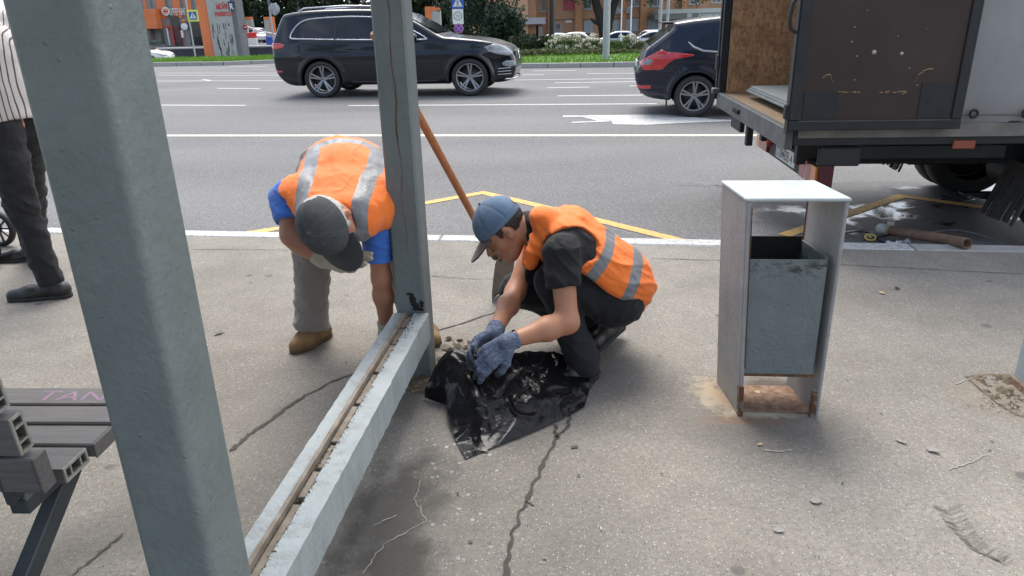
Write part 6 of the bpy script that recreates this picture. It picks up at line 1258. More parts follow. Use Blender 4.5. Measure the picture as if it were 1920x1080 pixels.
# ================================================================== beyond the road
def on_ground(x, y): return GF(x, y)
LEAFS = {}
def leaf_mat(name, c1, c2, trans=.25):
    m, t, b = newmat(name); i = t.node('ShaderNodeNewGeometry').outputs['Random Per Island']; c = t.mix(i, c1, c2); setb(t, b, col=c, rough=.6, spec=.3); t.put(b.inputs['Transmission Weight'], 0.0)
    tr = t.node('ShaderNodeBsdfTranslucent'); t.put(tr.inputs[0], c); mx = t.node('ShaderNodeMixShader'); mx.inputs[0].default_value = trans; t.l.new(b.outputs[0], mx.inputs[1]); t.l.new(tr.outputs[0], mx.inputs[2]); t.l.new(mx.outputs[0], t.n['Material Output'].inputs[0]); return m
LDARK = leaf_mat('dark_wood_leaves', (.018, .036, .016), (.045, .075, .030)); LCON = leaf_mat('thuja_leaves', (.016, .034, .020), (.036, .062, .032)); LMID = leaf_mat('shrub_leaves', (.055, .10, .025), (.11, .155, .045)); LLIN = leaf_mat('linden_leaves', (.022, .042, .016), (.06, .10, .028)); LHEDGE = leaf_mat('low_shrub_leaves', (.07, .105, .03), (.135, .125, .065)); LBLUE = leaf_mat('blue_needles', (.07, .115, .11), (.13, .18, .17)); LFLOW = leaf_mat('cream_petals', (.60, .57, .45), (.72, .68, .56), .15); LGRASS = leaf_mat('lawn_blades', (.085, .19, .020), (.15, .27, .035), .3); LYEW = leaf_mat('yew_needles', (.02, .034, .016), (.045, .062, .026))
BARK = M('dark_bark', (.035, .028, .022), (.018, .015, .013), 6, .95, bump=.8, bscale=12, bdist=.05); BIRCH = M('birch_bark', (.42, .40, .37), (.20, .19, .175), 2.5, .9)
def leaves(P, size, seed, upb=.3, asp=.6):
    """one small pointed leaf card per point"""
    r = np.random.default_rng(seed); n = len(P); d = r.normal(size=(n, 3)); d[:, 2] += upb; d /= np.linalg.norm(d, axis=1, keepdims=True); e = np.cross(d, r.normal(size=(n, 3))); e /= np.linalg.norm(e, axis=1, keepdims=True)
    s = size*r.uniform(.6, 1.3, (n, 1)); a = d*s; b = e*s*asp*.5
    V = np.stack([P-a*.5, P+b-a*.05, P+a*.5, P-b-a*.05], 1).reshape(-1, 3); me = bpy.data.meshes.new('leaves'); me.vertices.add(4*n); me.vertices.foreach_set('co', V.astype(np.float32).ravel()); me.loops.add(4*n); me.loops.foreach_set('vertex_index', np.arange(4*n, dtype=np.int32)); me.polygons.add(n); me.polygons.foreach_set('loop_start', np.arange(0, 4*n, 4, dtype=np.int32)); me.update(calc_edges=True); return me
def cloud(blobs, n, seed, shell=.55):
    """points gathered in clumps given as (centre, radii)"""
    r = np.random.default_rng(seed); vol = np.array([np.prod(b[1])**.66 for b in blobs]); k = r.choice(len(blobs), n, p=vol/vol.sum()); d = r.normal(size=(n, 3)); d /= np.linalg.norm(d, axis=1, keepdims=True); q = r.uniform(shell, 1.08, (n, 1))
    C = np.array([b[0] for b in blobs], float)[k]; Rr = np.array([b[1] for b in blobs], float)[k]; return C+d*q*Rr
def tree_proto(seed, h, crown, trunk_r, low, mat, bark, n, leaf):
    r = random.Random(seed); blobs = []
    for i in range(34):
        f = r.random(); z = low+(h-low)*f; w = crown*(1-.75*f**1.6)*(.75+.25*min(1, f*6)); a = r.uniform(0, 6.28); q = w*r.uniform(.25, .95); s = r.uniform(.5, 1.05)*crown*.42*(1-.4*f); blobs.append(((q*math.cos(a), q*math.sin(a), z), (s, s, s*.75)))
    root = thing('forest_tree', 'x', 'tree'); o = link('crown', leaves(cloud(blobs, n, seed), leaf, seed), mat, root, False)
    mb = MB(); mb.tube([(0, 0, -.3), (r.uniform(-.1, .1), 0, h*.35), (r.uniform(-.3, .3), r.uniform(-.2, .2), h*.9)], [trunk_r*1.3, trunk_r, trunk_r*.25], 10)
    for b in blobs[::3]:
        c = np.array(b[0]); z0 = max(.6, c[2]-.28*np.hypot(c[0], c[1])-.4); mb.tube([(0, 0, z0), tuple(c*.55+np.array([0, 0, z0*.45])), tuple(c)], [trunk_r*.35, trunk_r*.22, trunk_r*.08], 6)
    mb.build('trunk', bark, root, False); return root
protos = [tree_proto(31, 15, 3.3, .20, .5, LDARK, BIRCH, 5200, .50), tree_proto(32, 17, 3.6, .24, 1.2, LDARK, BARK, 5200, .52), tree_proto(33, 13, 3.0, .17, .2, LDARK, BIRCH, 4800, .46)]
kinds = ['dark leafy tree on a pale trunk in the wood behind the road', 'tall dark leafy tree on a brown trunk in the wood behind the road', 'low dark leafy tree on a slim pale trunk in the wood behind the road']
tr_ = random.Random(5); used = set(); tx = [430, 462, 492, 520, 548, 575, 603, 632, 660, 690, 720, 752, 785, 815, 845, 872, 900, 930, 448, 506, 560, 618, 675, 735, 800, 860, 915, 250, 310, 380, 130, 190]
for i, x in enumerate(tx):
    k = i % 3; Y = tr_.uniform(88, 100) if i < 18 else tr_.uniform(102, 122); p = atY(x+tr_.uniform(-8, 8), 60, Y); loc = (float(p[0]), Y, tz(p[0], Y))
    o = protos[k] if k not in used else copy_tree(protos[k]); used.add(k); o.location = loc; o.rotation_euler = (0, 0, tr_.uniform(0, 6)); s = tr_.uniform(.85, 1.2); o.scale = (s, s, s*tr_.uniform(.9, 1.1)); tag(o, kinds[k], 'tree', 'trees of the wood behind the road')

# trees added behind the pavement, out of view, for shade and car window reflections
for i in range(13):
    k = i % 3; o = copy_tree(protos[k]); o.location = (-21+3.6*i+tr_.uniform(-.8, .8), -9.5-tr_.uniform(0, 4), 0); o.rotation_euler = (0, 0, tr_.uniform(0, 6)); s = tr_.uniform(.42, .6); o.scale = (s, s, s); tag(o, 'unseen leafy tree added behind the shelter for shade and reflections', 'tree', 'unseen trees added behind the shelter')
# lawns with kerbs
def lawn(front, depth, kname, seed, n):
    P = [G(x, y, ROADZ) for x, y in front]; hz = ROADZ+.13; B = [p+np.array([0, depth, 0]) for p in P[::-1]]
    ring = [p*[1, 1, 0]+UP*hz for p in P+B]; mb = MB(); mb.sheet(ring); tag(mb.build('lawn', M('lawn_soil', (.10, .19, .03), (.075, .15, .025), 8, .95, space='pos')), kind='structure')
    mb = MB()
    for i in range(len(P)-1):
        d = unit((P[i+1]-P[i])*[1, 1, 0]); nn = np.array([-d[1], d[0], 0]); L = np.linalg.norm(P[i+1]-P[i]); s = 0
        while s < L-.05: e = min(s+.98, L); mb.frame(P[i], d, nn, UP, s, e, -.10, .04, -.1, .145+random.uniform(-.006, .006), 0, .012); s += 1.0
    tag(mb.build('lawn_kerb', MKERB), kind='structure')
    r = np.random.default_rng(seed); a = np.array([p[:2] for p in P]); t = r.uniform(0, len(P)-1-1e-6, n); k = t.astype(int); f = (t-k)[:, None]; q = a[k]*(1-f)+a[k+1]*f; q[:, 1] += .06+(depth-.06)*r.random(n)**1.4; h = r.uniform(.05, .13, n)
    V = np.zeros((n, 3, 3)); ang = r.uniform(0, 6.28, n); w = .012+.006*r.random(n); V[:, 0, 0] = q[:, 0]-w*np.cos(ang); V[:, 1, 0] = q[:, 0]+w*np.cos(ang); V[:, 0, 1] = q[:, 1]-w*np.sin(ang); V[:, 1, 1] = q[:, 1]+w*np.sin(ang); V[:, :2, 2] = hz; V[:, 2, 0] = q[:, 0]+r.normal(0, .03, n); V[:, 2, 1] = q[:, 1]+r.normal(0, .03, n); V[:, 2, 2] = hz+h
    me = bpy.data.meshes.new('grass'); me.vertices.add(3*n); me.vertices.foreach_set('co', V.astype(np.float32).ravel()); me.loops.add(3*n); me.loops.foreach_set('vertex_index', np.arange(3*n, dtype=np.int32)); me.polygons.add(n); me.polygons.foreach_set('loop_start', np.arange(0, 3*n, 3, dtype=np.int32)); me.update(calc_edges=True); tag(link('grass', me, LGRASS), kind='stuff')
lawn([(120, 127), (290, 124.5), (420, 122.5), (520, 118.5), (600, 114)], 3.6, 'left', 3, 9000)
lawn([(880, 130), (968, 128), (1205, 125), (1400, 123), (1900, 119)], 13.0, 'right', 4, 15000)
HZ = 0.0
# shrubs on the right lawn
def shrub(name, label, cat, x, ytop, ybase_z, Y, w, mat, n, leaf, seed, group=None, extra=None, depth=None, spiky=False):
    """bush whose top is at photo height ytop when it stands at depth Y"""
    b = atY(x, 70, Y); zt = float(atY(x, ytop, Y)[2]); z0 = ybase_z; h = zt-z0; root = thing(name, label, cat, (b[0], Y, z0), 0, group); r = random.Random(seed); blobs = []; d = depth or w*.8
    for i in range(16):
        a = r.uniform(0, 6.28); q = r.random()**.6; s = r.uniform(.26, .42)*min(w, h)*.8; blobs.append(((math.cos(a)*q*(w/2-s*.6), math.sin(a)*q*(d/2-s*.6), max(s*.5, (h-s*.75)*r.uniform(.15, 1))), (s, s, s*.85)))
    blobs.append(((0, 0, h*.5), (w*.38, d*.38, h*.42)))
    me = leaves(cloud(blobs, n, seed, .5), leaf, seed, 1.6 if spiky else .4, .35 if spiky else .6); link('foliage', me, mat, root, False)
    mb = MB()
    for i in range(6): a = r.uniform(0, 6.28); mb.tube([(0, 0, -.02), (math.cos(a)*w*.12, math.sin(a)*d*.12, h*.4), (math.cos(a)*w*.28, math.sin(a)*d*.28, h*.75)], [.025, .018, .008], 6)
    mb.build('stems', BARK, root, False)
    if extra:
        r2 = np.random.default_rng(seed+1); bl = []
        for i in range(extra):
            a = r2.uniform(0, 6.28); q = math.sqrt(r2.random()); zz = h*r2.uniform(.2, 1.0); bl.append(((math.cos(a)*q*w*.5, -abs(math.sin(a))*q*d*.5 if r2.random() < .7 else math.sin(a)*q*d*.5, zz), (.075, .075, .06)))
        link('flower_heads', leaves(cloud(bl, extra*26, seed+2, .7), .05, seed+2, .2, .9), LFLOW, root, False)
    return root
g1 = 'low shrubs edging the right lawn'
for i, x in enumerate(range(905, 1330, 38)): shrub('low_shrub', 'low reddish green shrub in the row along the back of the right lawn', 'shrub', x, 90+(i % 3), HZ, 27.4+.3*(i % 2), 1.15, LHEDGE, 900, .085, 100+i, g1)
for x, yt, w, sd, lab in ((1052, 66, 1.25, 1, 'cream flowering hydrangea right of the dark lamp pole'), (1086, 63, 1.3, 2, 'cream flowering hydrangea in front of the tree trunk'), (1117, 72, 1.1, 3, 'cream flowering hydrangea just left of the grey lamp pole'), (1182, 66, .9, 4, 'cream flowering hydrangea beside the iron trellis')): shrub('hydrangea', lab, 'flowering shrub', x, yt, HZ, 29.6, w, LMID, 1100, .085, 200+sd, 'hydrangeas on the right lawn', 44)
for x, yt, w, sd, lab in ((976, 62, 1.3, 1, 'dark spiky yew beside the front of the suv'), (1003, 68, 1.1, 2, 'dark spiky yew in the middle of the yews'), (1026, 64, .9, 3, 'dark spiky yew just left of the dark lamp pole')): shrub('yew', lab, 'shrub', x, yt, HZ, 30.2, w, LYEW, 1500, .13, 300+sd, 'yews on the right lawn', spiky=True)
for x, yt, w, sd, lab in ((1150, 74, 1.2, 1, 'leafy green shrub right of the grey lamp pole'), (1216, 74, 1.1, 2, 'bright green shrub beside the rear of the hatchback'), (1250, 72, 1.3, 3, 'green shrub hidden behind the hatchback roof')): shrub('leafy_shrub', lab, 'shrub', x, yt, HZ, 29.2, w, LMID, 1100, .09, 400+sd)
for x, yt, w, sd, Y, lab in ((872, -150, 2.6, 1, 34, 'tall dark evergreen bush behind the no stopping sign'), (915, -170, 2.8, 2, 33, 'tallest dark evergreen bush behind the suv bonnet'), (950, 8, 1.7, 3, 31.5, 'shorter dark evergreen bush at the right of the tall ones')): shrub('evergreen_bush', lab, 'bush', x, yt, HZ, Y, w, LCON, 5200, .15, 500+sd)
b = thing('blue_spruce', 'small blue spruce before the brick building', 'spruce', GF(1047, 66)); Yb = b.location[1]; zb_ = b.location[2]; hb_ = float(atY(1047, 14, Yb)[2])-zb_; r_ = np.random.default_rng(9); f_ = r_.random(2600)**.7; rad = (1-f_)*hb_*.27*(.5+.5*np.abs(np.sin(f_*30)))+.03; an_ = r_.uniform(0, 6.28, 2600); link('needles', leaves(np.stack([rad*np.cos(an_), rad*np.sin(an_), .1+f_*(hb_-.1)], 1), .22, 9, .2, .3), LBLUE, b, False); mb = MB(); mb.tube([(0, 0, -.1), (0, 0, hb_*.95)], [.08, .015], 8); mb.build('trunk', BARK, b, False)
# the big dark tree
BT = GF(1136, 82); YT = BT[1]; tree = thing('linden_tree', 'big old tree with dark forked trunk behind the flowers', 'tree', BT)
q = lambda x, y, dy=0: atY(x, y, YT+dy)
mb = MB(); mb.tube([BT-UP*.2, q(1133, 62), q(1128, 40), q(1120, 15), q(1108, -30), q(1070, -120)], [.62, .50, .44, .42, .30, .15], 14); mb.tube([q(1137, 66), q(1142, 40), q(1150, 12), q(1163, -20), q(1200, -110)], [.42, .40, .34, .30, .14], 12); mb.tube([q(1130, 50), q(1138, 15, .2), q(1140, -60, .3), q(1135, -160, .3)], [.34, .36, .26, .1], 12); mb.tube([q(1122, 44), q(1113, 40), q(1107, 34)], [.22, .16, .05], 10)
for (x, y, x2, y2) in ((1163, -20, 1250, -50), (1200, -60, 1310, -70), (1108, -30, 1060, -40), (1250, -40, 1340, -40)): mb.tube([q(x, y), q((x+x2)/2, (y+y2)/2-8, -.6), q(x2, y2, -1)], [.13, .09, .03], 8)
mb.build('trunk', BARK, tree)
bl = []; rr = random.Random(77); pxm = 1345*1.05/YT
for (x, y, sx, sy) in ((1065, -10, 18, 14), (1090, -2, 16, 12), (1052, -22, 22, 16), (1105, 2, 9, 11), (1180, -6, 16, 11), (1205, -14, 20, 14), (1222, 1, 12, 12), (1250, -8, 16, 12), (1268, 2, 11, 12), (1285, -12, 18, 14), (1308, -2, 13, 15), (1325, -4, 15, 14), (1342, -14, 16, 14), (1150, -30, 30, 22), (1120, -45, 40, 26), (1200, -55, 45, 26), (1270, -50, 45, 28), (1330, -48, 40, 26), (1060, -60, 40, 26), (1150, -100, 60, 40), (1230, -110, 70, 40), (1080, -110, 60, 40), (1300, -105, 60, 40), (1180, -160, 80, 40), (1240, -170, 60, 36), (1120, -165, 60, 36)):
    for dy in ((-.6, .5) if sx < 25 else (-2.2, 0, 2.2)): c = q(x+rr.uniform(-5, 5), y+rr.uniform(-3, 3), dy); bl.append((tuple(c), (sx/pxm, sx/pxm*1.1, sy/pxm)))
link('crown', leaves(cloud(bl, 15000, 7, .35), .26, 7, -.3), LLIN, tree)

# poles and signs
def pole(name, label, cat, x, y, r, hgt, mat, ground=None, top=None):
    p = GF(x, y) if ground is None else atY(x, y, ground); p = np.array([p[0], p[1], tz(p[0], p[1])]) if ground is None else np.array([p[0], ground, 0.0 if ground < 36 else tz(p[0], ground)]); root = thing(name, label, cat, p); mb = MB(); mb.tube([p-UP*.1, p+UP*hgt*.5, p+UP*hgt], [r, r*.9, r*.75], 14); mb.build('pole', mat, root)
    if top: mb = MB(); mb.tube([p+UP*hgt, p+UP*(hgt+.4)-np.array([0, .6, 0]), p+UP*(hgt+.5)-np.array([0, 1.6, 0])], [r*.7, r*.5, r*.5], 8); mb.frame(p+UP*(hgt+.5), (1, 0, 0), (0, 1, 0), UP, -.14, .14, -2.3, -1.5, -.06, .08, 0, .03); mb.build('lamp_head', mat, root)
    return root, p
GALV = M('galvanised_pole', (.37, .385, .39), (.30, .31, .32), 8, .5, metal=.2); DKPOLE = M('dark_pole', (.018, .017, .018), None, 8, .6)
lp, p = pole('street_lamp', 'grey steel street lamp pole on the right lawn', 'street lamp', 1136, 112, .115, 8, GALV, 24.4, True)
mb = MB(); mb.lathe(p, UP, [(0, .19), (.03, .19), (.035, .12)], 16); mb.build('base_flange', GALV, lp)
pole('dark_lamp_pole', 'black lamp pole behind the yews and hydrangeas', 'lamp pole', 1035, 82, .11, 6, DKPOLE, 31, True)
pole('flagpole', 'thin grey flagpole nearer the hatchback', 'flagpole', 1236, 76, .09, 9, GALV, 42); pole('flagpole', 'thin grey flagpole right of the other one behind the hatchback', 'flagpole', 1250, 70, .09, 9, GALV, 44)
pole('thin_mast', 'thin white mast left of the middle ground floor window', 'mast', 1164, 76, .045, 6, WHITEP, 50); pole('thin_mast', 'thin white mast before the middle ground floor window', 'mast', 1182, 76, .045, 6, WHITEP, 50)
SBL = M('sign_blue', (.03, .10, .42), None, 8, .4); SWH = M('sign_white', (.70, .71, .70), None, 8, .5); SYG = M('sign_yellow_green', (.66, .78, .06), None, 8, .5); SRD = M('sign_red', (.55, .03, .03), None, 8, .4); SGY = M('sign_back_grey', (.33, .35, .37), None, 8, .5); SBK = M('sign_black', (.015, .015, .018), None, 8, .5)
FX = np.array([1., 0, 0]); FN = np.array([0, -1., 0])
def crossing_sign(c, s, parent, border=None):
    mb = MB(); mb.frame(c, FX, UP, -FN, -s/2, s/2, -s/2, s/2, 0, .02, 0, .004); sg = mb.build('sign_plate', SYG if border else SBL, parent); k = s*.72 if border else s*.94
    if border: mb = MB(); mb.frame(c, FX, UP, -FN, -k/2, k/2, -k/2, k/2, -.004, -.0005, 0); mb.build('sign_field', SBL, sg)
    mb = MB(); t = k*.46; mb.sheet([c+FN*.006+FX*x*t+UP*y*t for x, y in ((-.95, -.72), (.95, -.72), (0, .95))]); mb.build('white_triangle', SWH, sg); mb = MB()
    z = c+FN*.009
    P = lambda x, y: z+FX*x*t+UP*y*t
    mb.tube([P(-.02, .42), P(.0, .05)], .05*t, 8); mb.tube([P(.0, .05), P(-.22, -.5)], .045*t, 8); mb.tube([P(.0, .05), P(.24, -.5)], .045*t, 8); mb.tube([P(-.2, .05), P(0, .3), P(.2, .08)], .035*t, 8); mb.lathe(P(.02, .55), FN, [(0, .09*t), (.01, .09*t), (.011, .001)], 12)
    for x in (-.6, -.3, .0, .3, .6): mb.sheet([P(x-.06, -.66), P(x+.06, -.66), P(x+.04, -.54), P(x-.08, -.54)])
    mb.build('walking_figure', SBK, sg); return sg
def sign_post(name, label, x, Y, hgt, r=.035): 
    p = atY(x, 80, Y); p = np.array([p[0], Y, 0.0 if Y < 36 else tz(p[0], Y)]); root = thing(name, label, 'road sign', p); top = atY(x, 0, Y); mb = MB(); mb.tube([p-UP*.1, p+UP*hgt], r, 10); mb.build('pole', GALV, root); return root, p
# crossing sign, 20 plate and no stopping sign on one post beyond the suv
Ys = 27.0; rt, p = sign_post('crossing_sign', 'blue pedestrian crossing sign over a 20 plate and a no stopping disc', 858, Ys, 3.2); c0 = atY(858, 5, Ys-.06); crossing_sign(c0, .42, rt)
c1 = atY(858.5, 30, Ys-.06); mb = MB(); mb.frame(c1, FX, UP, -FN, -.19, .19, -.27, .25, 0, .02, 0, .004); pl = mb.build('speed_plate', SWH, rt); mb = MB(); mb.lathe(c1+UP*.0, FN, [(.003, .125), (.003, .145), (.0005, .145)], 28); mb.lathe(c1, FN, [(.0022, .125), (.0042, .125)], 28); mb.build('ring', SBK, pl); mb = MB(); text_mb(mb, '20', c1-UP*.06+FN*.005, FX, UP, .155, 0, 0, 'CENTER', .95, -.001); mb.build('number', SBK, pl)
c2 = atY(860, 53.5, Ys-.06); mb = MB(); mb.lathe(c2-FN*.02, FN, [(0, .001), (0, .17), (.02, .17), (.0205, .135)], 32); sg = mb.build('no_stopping_disc', M('sign_pink_red', (.45, .16, .25), None, 8, .4), rt); mb = MB(); mb.lathe(c2, FN, [(.001, .138), (.0015, .001)], 32); mb.build('blue_field', M('sign_violet_blue', (.09, .06, .42), None, 8, .4), sg); mb = MB()
for s in (-1, 1): dd = unit(FX+UP*s); mb.frame(c2+FN*(.004+.0015*s), dd, np.cross(FN, dd), FN, -.14, .14, -.018, .018, 0, .001)
mb.build('red_cross', M('sign_pink_red'  , (.45, .16, .25)), sg)
# crossing sign by the shops, round sign seen from behind, no entry sign
Yq = 40.0; rt, p = sign_post('crossing_sign', 'crossing sign with a yellow green border before the shops', 362, Yq, 4.0, .04); crossing_sign(atY(361.5, 29.5, Yq-.07), .56, rt, True)
Yq = 42.0; rt, p = sign_post('round_sign', 'round road sign seen from its grey back above the car park', 514, Yq, 3.2, .05); c = atY(514, 17, Yq-.03); mb = MB(); mb.lathe(c, -FN, [(0, .001), (0, .30), (.02, .30), (.021, .001)], 32); mb.frame(c, FX, UP, FN, -.05, .05, -.32, .30, .0005, .03); mb.build('disc', SGY, rt)
Yq = 58.0; rt, p = sign_post('no_entry_sign', 'small red no entry sign at the car park entrance', 460, Yq, 2.2, .03); c = atY(460, 51, Yq-.06); mb = MB(); mb.lathe(c-FN*.02, FN, [(0, .001), (0, .19), (.02, .19), (.021, .001)], 24); sg = mb.build('disc', SRD, rt); mb = MB(); mb.frame(c, FX, UP, FN, -.13, .13, -.03, .03, .0225, .024); mb.build('white_bar', SWH, sg)

# sign pylon, retaining wall, shops on the left
ORG = M('orange_panel', (.62, .175, .055), (.56, .15, .045), 2, .5); GRP = M('grey_green_panel', (.34, .355, .32), (.29, .30, .275), 2, .6); GRD = M('dark_grey_panel', (.15, .16, .17), (.12, .125, .135), 2, .6); NVW = M('dark_navy_wall', (.035, .042, .060), (.028, .033, .046), 2, .6); CAPW = M('pale_coping', (.42, .42, .41), (.34, .34, .33), 4, .8)
py = atY(368+17, 108, 57); pb = np.array([py[0], 57, -1.4]); pw = thing('sign_pylon', 'sloping roadside pylon with an orange side and red lettering on a grey slotted front', 'sign pylon', pb); W_ = lambda x: float(atY(x, 108, 57)[0]-pb[0])
mb = MB(); mb.frame(pb, FX, np.array([0, 1., 0]), UP, 0, W_(404), 0, 1.2, 0, 7); mb.build('orange_panel', ORG, pw)
mb = MB(); mb.frame(pb, FX, np.array([0, 1., 0]), UP, W_(404)+.01, W_(447), -.12, 1.2, 0, 7); fp = mb.build('front_panel', GRP, pw)
mb = MB(); mb.frame(pb, FX, np.array([0, 1., 0]), UP, W_(447)+.01, W_(456), .0, 1.6, 0, 7); mb.build('side_panel', GRD, pw)
rs = random.Random(3); mb = MB()
for i in range(30):
    u = W_(404)+.12+rs.random()*(W_(447)-W_(404)-.24); z = .25+rs.random()*2.35; L = rs.uniform(.3, .8); L = min(L, 2.75-z)
    mb.frame(pb, FX, UP, FN, u-.022, u+.022, z, z+L, .121, .1225+.0002*i)
    if rs.random() < .2: mb.frame(pb, FX, UP, FN, u+.0225, u+.1, z, z+.05, .121, .1225+.0002*i)
mb.build('slots', M('slot_shadow', (.045, .05, .05), None, 5, .9), fp)
RLET = M('red_sign_letters', (.50, .02, .03), None, 9, .4)
mb = MB(); c = atY(405.5, 17, 56.86); text_mb(mb, 'МОЙКА', c, FX, UP, .50, 0, 0, 'LEFT', .58, .018); mb.build('lettering', RLET, pw)
mb = MB(); c = atY(402.5, 30.5, 56.86); text_mb(mb, 'УНИВЕРСАЛ', c, FX, UP, .40, 0, 0, 'LEFT', .55, .016); mb.build('lettering', RLET, pw)
mb = MB(); c = atY(430, 20, 56.85); mb.frame(c, FX, UP, FN, 0, .38, 0, .62, 0, .03); em = mb.build('emblem_board', M('emblem_navy', (.02, .025, .09), None, 5, .5), pw); mb = MB(); text_mb(mb, 'R', c+FX*.06+UP*.08+FN*.032, FX, UP, .6, 0, 0, 'LEFT', .8, .01); mb.build('letter', SWH, em)
wl = thing('retaining_wall', 'low dark navy wall with pale coping behind the left lawn', 'wall', atY(380, 108, 60)); WA, WB = atY(100, 108, 60), atY(640, 108, 60); hwl = float(atY(380, 88, 60)[2])
mb = MB(); mb.box(WA[0], WB[0], 60, 60.4, -1.6, hwl-.13); mb.build('wall_face', NVW, wl); mb = MB(); mb.box(WA[0], WB[0], 59.9, 60.55, hwl-.129, hwl, 0, .02); mb.build('coping', CAPW, wl)
# shops
YB = 71.0; shop = thing('shop_building', 'shop building clad in grey and orange upright panels', 'building', atY(330, 86, YB)); bx = lambda x, y=50: float(atY(x, y, YB)[0]); bz = lambda y, x=330: float(atY(x, y, YB)[2]); zb0 = tz(-20, YB)-.1
SHG = M('taupe_cladding', (.24, .22, .21), (.20, .185, .175), 2, .6)
mb = MB(); mb.box(bx(60), bx(432), YB, YB+4, zb0, 8); mb.build('wall', SHG, shop)
edges = [(200, 214, ORG), (232, 246, GRD), (268, 271, GRD), (277, 282, ORG), (290, 293, GRD), (301, 318, ORG), (318.5, 322, GRD), (331, 345, ORG), (346, 349, GRD), (354, 366, ORG), (366.5, 370, GRD)]
for a, b_, m in edges: mb = MB(); mb.box(bx(a), bx(b_), YB-.06, YB-.002, zb0+2.6, 7.98); mb.build('cladding_panel', m, shop)
SHGL = M('shop_glass', (.012, .014, .020), (.02, .022, .03), 3, .15, coat=.5)
for a, b_, y0, y1, m in ((322, 338, 30, 85, SHGL), (354, 380, 40, 85, SHGL), (384, 410, 36, 85, SHGL), (270, 282, 50, 85, SHG), (300, 304, 52, 85, SHGL)): mb = MB(); mb.box(bx(a), bx(b_), YB-.10, YB-.003, bz(y1), bz(y0)); mb.build('shop_window', m, shop)
for a, b_, y0, y1, m in ((313, 324.5, 48, 52, SRD), (313, 315, 52.2, 84, SWH), (322, 324.5, 52.2, 84, SRD), (332, 338, 50, 84, M('dark_red_door', (.14, .02, .025), None, 5, .5)), (339, 343, 57, 71, SWH)): mb = MB(); mb.box(bx(a), bx(b_), YB-.25, YB-.105, bz(y1), bz(y0)); mb.build('door_frame', m, shop)
mb = MB(); mb.box(bx(285), bx(306), YB-1.2, YB-.07, bz(53), bz(16), 0, .03); mb.build('orange_box_sign', ORG, shop)
mb = MB(); mb.box(bx(270), bx(288), YB-1.0, YB-.07, bz(84), bz(20), 0, .02); mb.build('porch_wall', M('brown_grey_wall', (.135, .12, .115), None, 3, .7), shop)
mb = MB(); c = atY(310.5, 21, YB-.3); mb.lathe(c, FN, [(-.1, .42), (0, .42), (.01, .38)], 32, 1); mb.lathe(c, FN, [(.011, .38), (.012, .001)], 32, 0); sg = mb.build('round_sign', [SWH, M('sign_brown', (.10, .03, .02), None, 5, .5)], shop)
for y0, hh, mt, nm in ((.12, .11, M('bun_orange', (.62, .26, .04), None, 5, .5), 'orange_cap'), (-.23, .09, M('bun_orange', (.62, .26, .04)), 'orange_base'), (-.10, .18, SRD, 'red_band')): mb = MB(); mb.frame(c, FX, UP, FN, -.24, .24, y0, y0+hh, .0135, .02); mb.build(nm, mt, sg)
mb = MB(); c = atY(318.5, 28.5, YB-.3); text_mb(mb, 'БУРГЕР КИНГ', c, FX, UP, .78, 0, 0, 'LEFT', .285, .014); mb.build('lettering', SWH, shop)
mb = MB(); c = atY(345, 50, YB-.3); mb.lathe(c, FN, [(-.1, .30), (0, .30), (.01, .27), (.011, .001)], 24); mb.build('white_disc', SWH, shop)
mb = MB(); c = atY(343, 40, YB-.3); mb.lathe(c, FN, [(-.1, .16), (0, .16), (.011, .001)], 20); mb.build('orange_disc', ORG, shop)
shp = thing('planter', 'pale green clipped planting before the porch of the shops', 'planter', atY(292, 86, 66)); pl0 = atY(292, 86, 66)*[1, 1, 0]+UP*hwl
link('foliage', leaves(cloud([((pl0[0]+d, 66, pl0[2]+.25), (.3, .3, .25)) for d in (-.4, 0, .4)], 500, 61), .12, 61), LBLUE, shp); mb = MB(); mb.box(pl0[0]-.7, pl0[0]+.7, 65.8, 66.3, pl0[2]-.3, pl0[2]+.08, 0, .02); mb.build('box', GRD, shp)
def far_person(x, y, label, top, low, Y=None):
    p = GF(x, y); root = thing('person', label, 'person', p); A_ = lambda a, b_, c: p+np.array([a, b_, c])
    caps = [(A_(-.09, 0, .05), A_(-.09, .02, .5), .055, .07), (A_(-.09, .02, .5), A_(-.06, 0, .9), .08, .1), (A_(.09, -.1, .05), A_(.09, -.04, .5), .055, .07), (A_(.09, -.04, .5), A_(.06, 0, .9), .08, .1), (A_(0, 0, .9), A_(0, 0, 1.35), .13, .14), (A_(-.19, 0, 1.38), A_(-.25, -.03, 1.1), .05, .045), (A_(-.25, -.03, 1.1), A_(-.22, -.16, .88), .042, .035), (A_(.19, 0, 1.38), A_(.25, 0, 1.1), .05, .045), (A_(.25, 0, 1.1), A_(.24, -.1, .86), .042, .035), (A_(-.16, 0, 1.38), A_(.16, 0, 1.38), .06, .06), (A_(0, 0, 1.4), A_(0, -.02, 1.56), .055, .055), (A_(0, -.02, 1.60), A_(0, -.02, 1.66), .095, .095)]
    me, V = skinny(caps, .03, .04, 'body'); attr(me, 'dark', -np.ones(len(V))); attr(me, 'lip', np.zeros(len(V))); link('body', me, SKIN_C, root)
    me, V = skinny([(a, b_, ra+.02, rb+.02) for a, b_, ra, rb in (caps[4], caps[5], caps[7], caps[9])], .03, .04, 'shirt'); link('shirt', me, top, root); me, V = skinny([(a, b_, ra+.018, rb+.018) for a, b_, ra, rb in caps[:4]], .03, .05, 'trousers'); link('trousers', me, low, root)
    me, V = skinny([(A_(0, .01, 1.64), A_(0, .0, 1.69), .10, .10)], .03, .02, 'hair'); link('hair', me, HAIRD, root)
